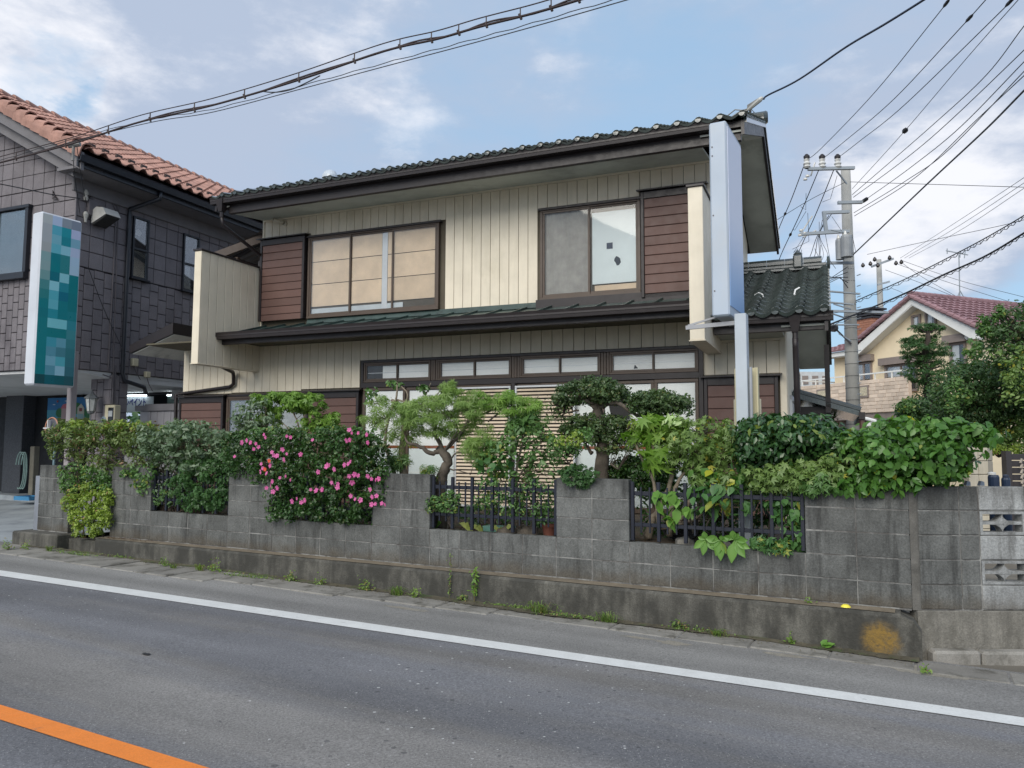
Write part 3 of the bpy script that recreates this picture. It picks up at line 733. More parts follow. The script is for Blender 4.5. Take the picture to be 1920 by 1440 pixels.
gutter(H, -.42, 7.78, -.93, 5.665)
def hopper(T, u, v, zt):
    mb = MB(); a = .075
    mb.add([(u-a, v-.08, zt), (u+a, v-.08, zt), (u+a, v+.08, zt), (u-a, v+.08, zt), (u-a*.5, v-.045, zt-.2), (u+a*.5, v-.045, zt-.2), (u+a*.5, v+.045, zt-.2), (u-a*.5, v+.045, zt-.2)],
           [(0, 1, 2, 3), (7, 6, 5, 4), (0, 4, 5, 1), (1, 5, 6, 2), (2, 6, 7, 3), (3, 7, 4, 0)]); mb.tube([(u, v, zt-.2), (u, v, zt-.29)], .034, 8)
    return T.part('rain_hopper', mb, m_dark)
hopper(H, -.22, -.93, 5.63)
H.part('downpipe', MB().tube([(-.22, -.93, 5.36), (-.22, -.90, 5.22), (-.10, -.06, 4.86), (-.165, -.055, 4.78), (-.165, -.055, 4.2), (-.165, -.055, 3.6)], .03, 8), m_dark, smooth=True)
# security camera under the eave, on the wall
sc = Thing('security_camera', 'small beige bullet camera under the eave at the left end of the upper wall', 'camera', HF, (.30, -.02, 5.40))
m_cam = M('beige_camera_shell', (.62, .58, .48), .4, .05)
sc.part('mount', MB().lathe([(.045, -.018), (.045, -.05), (.02, -.06)], (.34, 0, 5.41), 12, axis='y'), m_cam)
sc.part('barrel', MB().tube([(.33, -.06, 5.42), (.22, -.19, 5.455)], .036, 12), m_cam, smooth=True)
sc.part('lens', MB().tube([(.2195, -.1905, 5.4552), (.217, -.1935, 5.456)], .022, 10), m_core)

# ---- wing walls (fins)
def fin(u0, u1, v0, zb, zt, nm):
    T_ = H.part('wing_wall', MB().box(u0+.016, u1-.016, v0+.016, -.03, zb+.016, zt-.004), m_back)
    piece(H, 'siding_board', u0, u1, v0, v0+.015, zb, zt, m_side, .006, T_)
    n = 8; w = (-.02-v0-.015)/n
    for k in range(n):
        a = v0+.016+k*w
        piece(H, 'siding_board', u1-.015, u1, a+.005, a+w-.005, zb+.0, zt, m_side, .003, T_)
        piece(H, 'siding_board', u0, u0+.015, a+.003, a+w-.003, zb+.0, zt, m_side, .003, T_)
    H.part('bottom_cap', MB().box(u0-.012, u1+.012, v0-.012, -.03, zb-.012, zb+.0, 0, .003), m_side, T_)
    H.part('top_cap', MB().box(u0-.02, u1+.02, v0-.02, -.02, zt, zt+.03, 0, .004), m_dark, T_)
    return T_
fin(-.275, -.135, -1.42, 2.87, 4.66, 'left')
fin(7.455, 7.630, -1.42, 2.85, 4.70, 'right')

# ---- upper left shutter box + window, right window + shutter box
def shutter_box(T, u0, u1, z0, z1, v=-.12, slat=.135, lid=True, side=.045, mat=m_brown, right_open=False):
    mb = MB().box(u0, u0+side, v, -.019, z0, z1, 0, .004); mb.box(u1-side, u1, v, -.019, z0, z1, 0, .004); mb.box(u0+side, u1-side, v, -.019, z1-.10, z1, 0, .004)
    mb.box(u0+side, u1-side, v+.03, -.019, z0, z1-.10)
    o = T.part('shutter_box', mb, m_dark)
    if lid: T.part('lid', MB().prism([(v-.05, z1+.004), (-.019, z1+.03), (-.019, z1+.05), (v-.05, z1+.022)], u0-.05, u1+.05, 'x'), m_dark, o)
    z = z1-.103
    while z > z0+.05:
        piece(T, 'slat', u0+side+.004, u1-side-.004, v+.012, v+.03, max(z-slat+.006, z0), z, mat, .006, o); z -= slat
    return o
shutter_box(H, -.11, .83, 3.72, 5.14)
shutter_box(H, 6.58, 7.452, 3.66, 5.16)
def window(T, u0, u1, z0, z1, nsash=2, fr=.04, v=-.03, fill=None, m_f=m_bronze, sash=.03, split=None, gl=True, depth=.03):
    mb = MB().box(u0, u1, v-.03, -.001, z1-fr, z1, 0, .003); mb.box(u0, u1, v-.035, -.001, z0, z0+fr, 0, .003)
    mb.box(u0, u0+fr, v-.03, -.001, z0+fr, z1-fr, 0, .003); mb.box(u1-fr, u1, v-.03, -.001, z0+fr, z1-fr, 0, .003)
    o = T.part('window', mb, m_f); a, b_ = u0+fr, u1-fr; w = (b_-a)/nsash
    for k in range(nsash):
        x0, x1 = a+k*w-(.012 if k else 0), a+(k+1)*w+(.012 if k < nsash-1 else 0); y = v-.012+(.016 if k % 2 else 0)
        mb = MB()
        for q in ((x0, x1, z1-fr-sash, z1-fr), (x0, x1, z0+fr, z0+fr+sash*1.3), (x0, x0+sash, z0+fr+sash*1.3, z1-fr-sash), (x1-sash, x1, z0+fr+sash*1.3, z1-fr-sash)):
            mb.box(q[0], q[1], y-.008, y+.008, q[2], q[3], 0, .002)
        T.part('sash', mb, m_f, o)
        if gl: T.part('pane', MB().box(x0+sash-.002, x1-sash+.002, y-.002, y+.002, z0+fr+sash*1.3-.002, z1-fr-sash+.002), m_glass, o)
    return o
# upper left window: three beige board blinds behind the glass, a pale strip between
w1 = window(H, .86, 3.36, 3.72, 5.12, 3)
for a, b_, mt in ((.90, 2.30, m_blind), (2.41, 3.32, m_blind)):
    z = 5.07
    while z > 3.92: piece(H, 'board', a, b_, -.0135, -.006, max(z-.38, 3.90), z-.006, mt, .001, w1); z -= .385
H.part('white_edge', MB().box(2.305, 2.405, -.016, -.006, 3.78, 5.07), m_alu, w1)
H.part('board_foot', MB().box(.92, 2.7, -.0132, -.006, 3.77, 3.885), M('pale_film', (.55, .60, .63), .5, .08), w1)
H.part('head_trim', MB().box(.83, 3.40, -.085, -.019, 5.10, 5.135, 0, .004), m_dark)
w2 = window(H, 5.055, 6.56, 3.74, 5.10, 2)
mb = MB(); N = 30
m_gcur = M('grey_crumpled_curtain', (.36, .35, .325), .9, .12, 7, .4, 25)
vs = []
for i in range(N+1):
    u = 5.10+i*(.73/N); d = .003*math.sin(i*1.9)+.002*math.sin(i*.7)
    vs += [(u, -.0105+d, 3.79), (u, -.0105+d*1.2, 5.06)]
mb.add(vs, [(2*i, 2*i+2, 2*i+3, 2*i+1) for i in range(N)]); H.part('curtain', mb, m_gcur, w2)
H.part('paper_sheet', MB().box(5.845, 6.50, -.0145, -.008, 3.92, 4.97), M('pale_blue_paper', (.72, .79, .80), .8, .06, 2), w2)
H.part('paper_gap', MB().box(6.06, 6.15, -.0165, -.0146, 4.42, 4.51), M('slate_square', (.07, .085, .12), .8), w2)
r = random.Random(4)
mb = MB(); pts = [(6.22+.055*math.cos(a)*r.uniform(.6, 1.2), 4.24+.065*math.sin(a)*r.uniform(.6, 1.2)) for a in np.linspace(0, 2*PI, 11)[:-1]]
mb.prism(pts, -.0166, -.0146, 'y'); H.part('torn_hole', mb, M('torn_dark', (.055, .065, .08), .8), w2)
H.part('board_foot', MB().box(5.88, 6.50, -.0142, -.008, 3.79, 3.90), m_blind, w2)
H.part('head_trim', MB().box(5.03, 6.60, -.085, -.019, 5.08, 5.118, 0, .004), m_dark)
H.part('window_tray', MB().box(5.0, 7.40, -.09, -.019, 3.60, 3.74), m_dark)

# ---- pent roof over the ground floor
m_pfl = m_tilem
mb = MB().prism([(-.0, 3.64), (-.93, 3.375), (-.93, 3.345), (-.0, 3.60)], -.13, 7.45, 'x'); mb.prism([(-.02, 3.64), (-.93, 3.375), (-.93, 3.345), (-.02, 3.60)], -.36, -.28, 'x')
pr = H.part('pent_roof', mb, m_pfl)
k = .0
for i in range(19):
    u = -.02+i*.405
    if u < 7.4: H.part('standing_seam', MB().prism([(-.02, 3.667), (-.93, 3.402), (-.93, 3.37), (-.02, 3.63)], u-.011, u+.011, 'x'), m_pfl, pr)
H.part('flashing', MB().prism([(-.02, 3.72), (-.019, 3.72), (-.019, 3.62), (-.06, 3.635)], .86, 5.0, 'x'), m_pfl, pr)
mb = MB()
for i in range(19):
    u = .12+i*.405
    if u < 7.3: mb.box(u-.05, u+.05, -.86, -.84, 3.385, 3.43)
H.part('snow_stops', mb, m_dark, pr, kind='stuff')
gutter(H, -.43, 7.44, -.99, 3.40, .11, .13)
H.part('fascia', MB().box(-.40, 7.45, -.92, -.86, 3.22, 3.36, 0, .004), m_dark)
H.part('soffit', MB().box(LL+.0, 7.45, -.86, -.019, 3.300, 3.325), M('olive_brown_soffit', (.10, .09, .06), .8, .1))
mb = MB().prism([(0.1, 3.42), (-.86, 3.325), (-.86, 3.30), (.1, 3.30)], LL-.0, -.29, 'x'); 
hopper(H, -.24, -.99, 3.375)
H.part('downpipe', MB().tube([(-.24, -.99, 3.10), (-.24, -.99, 3.02), (-.27, -.93, 2.93), (-.62, -.12, 2.86), (-.64, -.08, 2.80), (-.64, -.075, 2.66), (-.72, -.075, 2.61), (-1.75, -.075, 2.52), (-1.93, -.10, 2.50), (-1.95, -.05, 1.2)], .032, 8), m_dark, smooth=True)
# left side canopy (the small sloped roof seen between the two houses)
mb = MB().prism([(-1.86, 3.78), (-2.9, 3.42), (-2.9, 3.27), (-1.86, 3.58)], -.3, 2.6, 'y'); 
H.part('side_canopy', mb, m_dark)
H.part('canopy_soffit', MB().prism([(-1.87, 3.575), (-2.86, 3.266), (-2.86, 3.255), (-1.87, 3.56)], -.26, 2.56, 'y'), m_stucco)
# timber pergola with corrugated roof behind the left wing wall
pg = Thing('balcony_shelter', 'dark timber balcony shelter with corrugated cover between the two houses', 'pergola', HF, (-1.0, .5, 3.6))
pg.part('beam', MB().beam((-1.05, -.20, 4.93), (-.15, .35, 5.40), .07, .13), M('brown_painted_beam', (.075, .055, .045), .5, .1))
pg.part('post', MB().box(-.98, -.90, .20, .28, 3.3, 5.0, 0, .005), m_bronze)
pg.part('post', MB().box(-.98, -.90, 2.6, 2.68, 3.3, 5.0, 0, .005), m_bronze)
pg.part('side_beam', MB().box(-1.0, -.92, -.1, 3.6, 4.88, 4.98), m_dark)
for k in range(5): pg.part('rafter', MB().beam((-1.25, .4+k*.7, 5.02), (-.14, .4+k*.7, 5.38), .04, .06), m_dark)
mb = MB(); vs = []; n = 60
for i in range(n+1):
    v = .1+i*3.6/n; d = .012*math.sin(i*PI/1.5); vs += [(-1.35, v, 5.05+d), (-.14, v, 5.44+d)]
mb.add(vs, [(2*i, 2*i+2, 2*i+3, 2*i+1) for i in range(n)]); pg.part('corrugated_cover', mb, M('smoky_plastic_sheet', (.13, .12, .125), .4, .1))

# ---- ground floor front
shutter_box(H, -1.85, -.83, .68, 2.44, v=-.11)
shutter_box(H, .93, 1.96, .68, 2.47, v=-.11)
w3 = window(H, -.80, .90, .70, 2.44, 2, m_f=m_bronze)
mb = MB(); vs = []; n = 70
for i in range(n+1):
    u = -.74+i*1.6/n; d = .004*math.sin(i*1.3)+.002*math.sin(i*.45); vs += [(u, -.010+d, .75), (u, -.010+d, 2.40)]
mb.add(vs, [(2*i, 2*i+2, 2*i+3, 2*i+1) for i in range(n)]); H.part('lace_curtain', mb, m_curtain, w3)
H.part('head_trim', MB().box(-.83, .93, -.075, -.019, 2.44, 2.475, 0, .004), m_dark)
# transom band
TB = H.part('transom_band', MB().box(1.965, 7.40, -.06, -.001, 2.925, 2.968, 0, .004).box(1.965, 7.40, -.07, -.001, 2.52, 2.605, 0, .004).box(1.965, 2.01, -.06, -.001, 2.605, 2.925, 0, .003).box(7.34, 7.40, -.08, -.001, .68, 2.925, 0, .003), m_dark)
units = [(2.02, 3.24), (3.37, 4.60), (4.74, 5.97), (6.10, 7.335)]
for i, (a, b_) in enumerate(units):
    w = window(H, a, b_, 2.607, 2.923, 2, fr=.028, sash=.024, v=-.03)
    m_ = (a+b_)/2
    if i == 0:
        H.part('paper_screen', MB().box(a+.33, m_-.01, -.0125, -.004, 2.64, 2.90), m_paper, w); H.part('paper_screen', MB().box(m_+.02, b_-.05, -.0125, -.004, 2.64, 2.90), m_paper, w)
        H.part('dark_room', MB().box(a+.05, a+.33, -.0125, -.004, 2.64, 2.90), m_core, w)
    else:
        H.part('paper_screen', MB().box(a+.05, m_-.01, -.0125, -.004, 2.64, 2.895), m_paper, w); H.part('paper_screen', MB().box(m_+.02, b_-.05, -.0125, -.004, 2.64, 2.895), m_paper, w)
    for q in range(2):
        x0 = (a+.05, m_+.02)[q]; x1 = (m_-.01, b_-.05)[q]
        H.part('screen_lath', MB().box(x0+.002, x1-.002, -.0145, -.013, 2.755, 2.764), m_alu, w)
    if i < 3:
        p0, p1 = b_+.003, units[i+1][0]-.003
        for q in range(3): piece(H, 'mullion', p0+(p1-p0)*q/3+.002, p0+(p1-p0)*(q+1)/3-.002, -.055-.006*(q == 1), -.002, 2.607, 2.923, m_bronze, .003, TB)
H.part('torn_hole', MB().prism([(6.44, 2.68), (6.50, 2.685), (6.455, 2.74)], -.016, -.0148, 'y'), m_core, TB)
# sliding doors: pale screens with a wooden rail, behind bronze frames
def door(u0, u1, y=-.03, brown_rail=True, dark_hole=None):
    z0, z1 = .68, 2.515; f = .045; mb = MB()
    for q in ((u0, u1, z1-f, z1), (u0, u1, z0, z0+.08), (u0, u0+f, z0+.08, z1-f), (u1-f, u1, z0+.08, z1-f)): mb.box(q[0], q[1], y-.01, y+.01, q[2], q[3], 0, .003)
    o = H.part('sliding_door', mb, m_bronze)
    H.part('pane', MB().box(u0+f-.002, u1-f+.002, y-.002, y+.002, z0+.078, z1-f+.002), m_glass, o)
    H.part('paper_screen', MB().box(u0+f+.004, u1-f-.004, y+.014, y+.020, 1.60, z1-f-.01), m_paper, o)
    H.part('lower_screen', MB().box(u0+f+.004, u1-f-.004, y+.014, y+.020, .76, 1.555), m_frost, o)
    H.part('wooden_rail', MB().box(u0+f+.003, u1-f-.003, y+.010, y+.020, 1.557, 1.598), m_wood, o)
    for z in (1.18, 2.05): H.part('screen_lath', MB().box(u0+f+.004, u1-f-.004, y+.010, y+.0135, z, z+.012), m_paper, o)
    return o
dd = [2.01, 2.80, 3.70, 4.60, 5.06, 5.97, 6.73, 7.335]
for k in range(7): door(dd[k]+.003, dd[k+1]-.003, y=-.032 if k % 2 else -.052)
H.part('dark_room', MB().prism([(6.08, 2.22), (6.42, 2.30), (6.38, 1.98), (6.12, 2.02)], -.0605, -.0565, 'y'), m_core)
# two louvred screens standing in front of the doors
def louver(u0, u1, lab):
    z0, z1 = .70, 2.478; f = .028; mb = MB(); v = -.16
    for q in ((u0, u1, z1-f, z1), (u0, u1, z0, z0+f), (u0, u0+f, z0+f, z1-f), (u1-f, u1, z0+f, z1-f)): mb.box(q[0], q[1], v, v+.03, q[2], q[3], 0, .003)
    T = Thing('louvred_screen', lab, 'screen', HF, ((u0+u1)/2, v, z0)); T.part('frame', mb, m_alu)
    n = 33; h = (z1-z0-2*f)/n
    for k in range(n):
        z = z0+f+k*h; key = ('lv', round(u1-u0, 3))
        if key not in PC: PC[key] = MB().prism([(0, 0), (.016, h*.55), (.016, h*.62), (-.004, h*.06)], -(u1-u0-2*f)/2, (u1-u0-2*f)/2, 'x').mesh('slat', m_louver)
        T.inst('slat', PC[key], ((u0+u1)/2, v+.006, z))
    T.part('backing', MB().box(u0+f, u1-f, v+.026, v+.029, z0+f, z1-f), m_core); return T
louver(3.72, 4.63, 'left one of two beige louvred screens before the glass doors')
louver(4.70, 5.62, 'right one of two beige louvred screens, beside the cloud-pruned tree')
H.part('screen_post', MB().box(4.635, 4.695, -.14, -.075, .68, 2.52, 0, .004), m_dark)
shutter_box(H, 7.41, 8.35, .68, 2.51, v=-.11, slat=.155)

# ---- single-storey roof at the right
EU0, EU1, EV0, EVR, EZ0, EZ1 = 7.64, 8.98, -.80, 2.30, 3.19, 4.36
S2 = math.atan2(EZ1-EZ0, EVR-EV0); L2 = math.hypot(EZ1-EZ0, EVR-EV0)
ex = H.part('side_roof_deck', MB().prism([(EV0, EZ0-.02), (EVR, EZ1-.02), (5.0, EZ0-.0), (5.0, EZ0-.1), (EVR, EZ1-.13), (EV0, EZ0-.1)], EU0, EU1-.02, 'x'), m_dark)
ew, el = .272, .262
me_t2 = stile(ew, el, .042, 11, .045).mesh('roof_tile', m_tile)
for r_ in range(int(L2/el)+1):
    for c_ in range(5):
        u = EU1-ew*(c_+1)-.01
        if u > UR-.05 or r_ < 4: H.inst('roof_tile', me_t2, (u, EV0-.08+math.cos(S2)*el*r_, EZ0+.012+math.sin(S2)*el*r_), mat=Matrix.Rotation(S2, 4, 'X'), parent=None)
mb = MB()
for c_ in range(5): mb.lathe([(0, -.01), (.044, -.008), (.048, 0), (.048, .06)], (EU1-ew*(c_+1)-.01+ew*.84, EV0-.115, EZ0+.036), 12, axis='y')
H.part('eave_roll_caps', mb, m_tile, ex, kind='stuff')
mb = MB(); 
for k in range(2): mb.box(UR, EU1-.01, EVR-.10+.012*k, EVR+.10-.012*k, EZ1+.02+.05*k, EZ1+.064+.05*k, 0, .006)
k = UR
while k < EU1-.2: mb.tube([(k, EVR, EZ1+.16), (k+.27, EVR, EZ1+.16)], .078, 10); k += .275
H.part('ridge', mb, m_tile, ex)
mb = MB().prism([(EVR, EZ1+.03), (5.0, EZ0+.04), (5.0, EZ0+.02), (EVR, EZ1)], EU0, EU1, 'x'); H.part('rear_roof_slope', mb, m_tile, ex)
H.part('ridge_ornament', MB().box(EU1-.50, EU1-.36, EVR-.14, EVR+.14, EZ1+.05, EZ1+.26, 0, .02).lathe([(0, 0), (.06, 0), (.07, .05), (0, .12)], (EU1-.43, EVR, EZ1+.25), 10), m_tile, ex)
H.part('ridge_end_cap', MB().lathe([(0, 0), (.10, .005), (.11, .03), (.09, .05)], (EU1-.01, EVR, EZ1+.12), 14, axis='x'), m_tile, ex)
bb2 = [(EV0-.02, EZ0-.02), (EVR, EZ1), (5.0, EZ0+.0), (5.0, EZ0-.19), (EVR, EZ1-.22), (EV0-.02, EZ0-.22)]
H.part('barge_board', MB().prism(bb2, EU1-.05, EU1-.01, 'x'), m_dark, ex)
H.part('gable_soffit', MB().prism([(EV0+.04, EZ0-.12), (EVR, EZ1-.15), (4.95, EZ0-.10), (4.95, EZ0-.125), (EVR, EZ1-.175), (EV0+.04, EZ0-.145)], LR+.0, EU1-.05, 'x'), m_soffit, ex)
H.part('gable_wall', MB().prism([(.02, 3.0), (4.6, 3.0), (4.6, 3.2), (2.3, 4.25), (.02, 3.25)], LR-.019, LR-.001, 'x'), m_side, ex)
mb = MB(); N = 13
for r_ in range(N):
    t0, t1 = r_/N, (r_+1)/N
    for v0, v1 in ((EV0-.06, EVR), (5.05, EVR)):
        mb.prism([(v0+(v1-v0)*t0, EZ0+.065+(EZ1-EZ0)*t0), (v0+(v1-v0)*t1, EZ0+.05+(EZ1-EZ0)*t1), (v0+(v1-v0)*t1, EZ0-.05+(EZ1-EZ0)*t1), (v0+(v1-v0)*t0, EZ0-.05+(EZ1-EZ0)*t0)], EU1-.012, EU1+.026, 'x')
H.part('rake_tiles', mb, m_tile, ex)
H.part('fascia', MB().box(7.64, EU1-.05, -.74, -.68, 3.00, 3.16, 0, .004), m_dark)
H.part('soffit', MB().prism([(-.001, 3.02), (-.68, 3.03), (-.68, 3.055), (-.001, 3.06)], 7.64, LR, 'x'), m_soffit)
gutter(H, 7.66, 9.03, -.80, 3.20, .105, .12)
hopper(H, 8.60, -.80, 3.17)
H.part('downpipe', MB().tube([(8.60, -.80, 2.90), (8.60, -.78, 2.80), (8.60, -.70, 2.4), (8.60, -.70, .7)], .038, 8), m_dark, smooth=True)
mb = MB()
for u, v in ((8.12, .12), (8.62, .3)):
    z = EZ0+(v-EV0)*math.tan(S2)+.03
    mb.prism([(u-.07, z), (u-.055, z+.07), (u, z+.10), (u+.055, z+.07), (u+.07, z), (u+.05, z), (u+.04, z+.055), (u, z+.08), (u-.04, z+.055), (u-.05, z)], v, v+.02, 'y')
H.part('snow_guards', mb, m_alu, ex)
# back porch at the right side
bp = Thing('side_porch', 'small dark tiled porch roof and lattice on the right side of the cream house', 'porch', HF, (8.9, 2.2, .65))
bp.part('roof', MB().prism([(8.44, 2.42), (9.35, 2.12), (9.35, 2.05), (8.44, 2.34)], 1.6, 4.6, 'y'), m_tile)
mb = MB()
for k in range(10): mb.tube([(8.46, 1.65+k*.3, 2.44), (9.37, 1.65+k*.3, 2.14)], .045, 8)
bp.part('roll_tiles', mb, m_tile)
bp.part('gutter', MB().box(9.34, 9.42, 1.55, 4.65, 2.0, 2.10), m_dark)
bp.part('downpipe', MB().tube([(9.38, 1.62, 2.02), (9.38, 1.62, 1.75), (9.28, 1.7, 1.55), (8.7, 1.9, 1.5)], .04, 8), m_brown)
bp.part('wall', MB().box(8.46, 8.95, 1.75, 4.4, .6, 2.20), m_dark)
mb = MB()
for k in range(8): mb.beam((8.475, .55+k*.12, .8), (8.475, .75+k*.12, 2.2), .012, .018); mb.beam((8.485, .75+k*.12, .8), (8.485, .55+k*.12, 2.2), .012, .018)
for u in (0,): mb.box(8.46, 8.49, .50, .54, .7, 2.3); mb.box(8.46, 8.49, 1.6, 1.64, .7, 2.3); mb.box(8.46, 8.49, .5, 1.6, 2.24, 2.3)
bp.part('lattice', mb, m_alu)
bp.part('post', MB().box(8.90, 8.97, 1.6, 1.67, 2.1, 3.1), m_dark)

# service drop bracket on the ridge
br = Thing('service_bracket', 'bundled cable bracket with insulators at the ridge above the tall sign', 'bracket', HF, (7.72, 2.2, 7.1))
br.part('post', MB().box(7.86, 7.90, 2.2, 2.24, 6.9, 7.18, 0, .005), m_dark)
mb = MB()
r = random.Random(2)
for k in range(7):
    a = Vector((7.50+.05*k, 2.2, 6.97+r.uniform(0, .08))); mb.tube([a, a+Vector((.15, -.05, r.uniform(-.02, .08))), Vector((7.85, 2.1, 7.05+.015*k)), Vector((8.05, 2.0, 7.14+.008*k))], .010, 5)
br.part('cable_loops', mb, M('grey_cable_wrap', (.25, .25, .24), .6))
br.part('insulator', MB().tube([(7.86, 2.10, 7.06), (8.06, 2.0, 7.16), (8.10, 1.98, 7.18)], [.028, .040, .02], 8), M('pale_insulator', (.45, .45, .42), .4))
# ================================================================== GREY NEIGHBOUR HOUSE (frame HF)
m_panel = M('grey_siding_panel', (.180, .166, .178), .8, .08, 3, .7, 45, objvar=.07, fine=.12, fs=60, dirt=(.10, .09, .10), dirt_s=1.0, dirt_t=(.5, .75))
m_gjoint = M('dark_panel_joint', (.05, .045, .052), .9, .1)
m_trim = M('grey_render_trim', (.17, .165, .175), .85, .08, 3, .5, 60)
m_terra = M('terracotta_tile', (.385, .215, .17), .75, .22, 3, .3, 60, objvar=.16, dirt=(.20, .10, .075), dirt_s=2.5, dirt_t=(.52, .75))
m_navy = M('dark_navy_metal', (.014, .017, .024), .4, .1)
m_white = M('white_soffit_paint', (.56, .57, .57), .7, .06, 1.5, .1, 40, dirt=(.36, .37, .38), dirt_s=1.2, dirt_t=(.52, .8))
UC, GV = -3.57, -1.0
G = Thing('grey_house', 'dark grey panelled house with terracotta tile roof at the left', 'house', HF, (-6, 2, .4))
GE, GZ, AP, AZ = -2.98, 6.70, -6.5, 8.64     # eave u,z  apex u,z
gsl = math.atan2(AZ-GZ, GE-AP); gt_ = math.tan(gsl)
def rz(u): return GZ + (GE-u)*gt_ - .30
mb = MB().box(-13, UC-.02, GV+.02, 8, 2.955, 6.2); mb.prism([(-13, 6.2), (UC-.02, 6.2), (UC-.02, rz(UC)), (AP, rz(AP)), (-10.5, 6.5)], GV+.021, 7.9, 'y')
G.part('wall_core', mb, m_gjoint)
pw, ph, zb = .292, .302, 4.83
n = 0
u = UC-.004
while u > -6.6:
    for r_ in range(12):
        z0 = zb+r_*ph; z1 = min(z0+ph, rz(u-pw/2)-.05)
        if z1-z0 > .08: piece(G, 'siding_panel', u-pw+.007, u-.005, GV-.006, GV+.02, z0+.006, round(z1-.006, 2), m_panel, .006)
    u -= pw
v = GV+.02
while v < 4.6:
    for r_ in range(6):
        z0 = zb+r_*ph; z1 = min(z0+ph, 6.5)
        if z1-z0 > .08: piece(G, 'siding_panel', UC-.02, UC+.006, v+.006, v+pw-.006, z0+.006, z1-.006, m_panel, .006)
    v += pw
bw, bh = .155, .285; nb = 0
rest = MB()
u = UC-.003; k = 0
while u > -6.4:
    z = 2.955-(k % 2)*bh/2
    while z < zb-.01:
        z0, z1 = max(z, 2.955), min(z+bh, zb-.01)
        if z1-z0 > .05: piece(G, 'siding_brick', u-bw+.008, u-.004, GV-.008, GV+.02, z0+.007, z1-.005, m_panel, .008); nb += 1
        z += bh
    u -= bw; k += 1
v = GV+.02; k = 0; bw = .21
while v < 4.2:
    z = 2.955-(k % 2)*bh/2
    while z < zb-.01:
        z0, z1 = max(z, 2.955), min(z+bh, zb-.01)
        if z1-z0 > .05:
            if nb < 295: piece(G, 'siding_brick', UC-.02, UC+.008, v+.005, v+bw-.005, z0+.007, z1-.005, m_panel, .008); nb += 1
            else: rest.box(UC-.02, UC+.008, v+.005, v+bw-.005, z0+.007, z1-.005)
        z += bh
    v += bw; k += 1
if rest.v: G.part('far_siding_bricks', rest, m_panel, kind='stuff')
G.part('corner_trim', MB().box(UC-.02, UC+.012, GV-.012, GV+.018, 2.95, 6.6, 0, .004), m_panel)
# frieze, soffit, fascia boards and gutter of the long eave
G.part('frieze', MB().box(UC-.01, UC+.05, GV-.1, 8, 6.17, 6.42, 0, .01), m_trim)
G.part('eave_soffit', MB().box(UC+.0, GE-.02, GV-.4, 8, 6.42, 6.47), m_trim)
G.part('fascia', MB().box(GE-.04, GE+.0, GV-.45, 8, 6.42, 6.66), m_navy)
mb = MB().prism([(GE-.0, 6.50), (GE+.09, 6.50), (GE+.115, 6.60), (GE+.10, 6.60), (GE+.08, 6.52), (GE, 6.52)], GV-.48, 8, 'y'); G.part('gutter_trough', mb, m_navy)
# rake boards on the gable
bb = [(GE+.03, GZ-.02), (AP, AZ-.02), (AP, AZ-.34), (GE+.03, GZ-.34)]
G.part('rake_board', MB().prism(bb, GV-.42, GV-.36, 'y'), m_trim)
bb = [(GE-.38, GZ-.10), (AP, AZ-.31), (AP, AZ-.55), (GE-.30, GZ-.38)]
G.part('rake_board', MB().prism(bb, GV-.30, GV-.10, 'y'), m_trim)
G.part('rake_soffit', MB().prism([(GE, GZ-.20), (AP, AZ-.20), (AP, AZ-.24), (GE, GZ-.24)], GV-.36, GV+.05, 'y'), m_trim)
G.part('roof_deck', MB().prism([(GE, GZ-.03), (AP, AZ-.03), (-11, GZ-.03), (-11, GZ-.12), (AP, AZ-.14), (GE, GZ-.12)], GV-.36, 7.6, 'y'), m_gjoint)
gw, gl = .285, .285; Lr = math.hypot(GE-AP, AZ-GZ)
def barrel(w, l, h=.062):
    mb = MB(); N = 9; vs = []
    for y, dz, ww in ((-.03, .012, 1.), (l, -.012, .92)):
        for off in (0, -.018):
            for i in range(N):
                t = i/(N-1); x = t*w*1.04
                z = h*math.sin(min(t/.6, 1)*PI) if t < .6 else -.012*math.sin((t-.6)/.4*PI)
                vs.append((x, y, z+dz+off+.015))
    fs = []
    for i in range(N-1): fs += [(i, i+1, 2*N+i+1, 2*N+i), (i, N+i, N+i+1, i+1), (N+i, 3*N+i, 3*N+i+1, N+i+1)]
    return mb.add(vs, fs)
me_g = barrel(gw, gl).mesh('roof_tile', m_terra); R = Matrix.Rotation(PI/2, 4, 'Z') @ Matrix.Rotation(gsl, 4, 'X')
ex = MB()
for r_ in range(int(Lr/gl)):
    for c_ in range(29):
        p = (GE+.05-math.cos(gsl)*gl*r_, GV-.40+c_*gw, GZ+.02+math.sin(gsl)*gl*r_)
        if r_ < 10: G.inst('roof_tile', me_g, p, mat=R)
        else: ex.add([R @ q.co + Vector(p) for q in me_g.vertices], [tuple(q.vertices) for q in me_g.polygons])
G.part('upper_roof_tiles', ex, m_terra, kind='stuff')
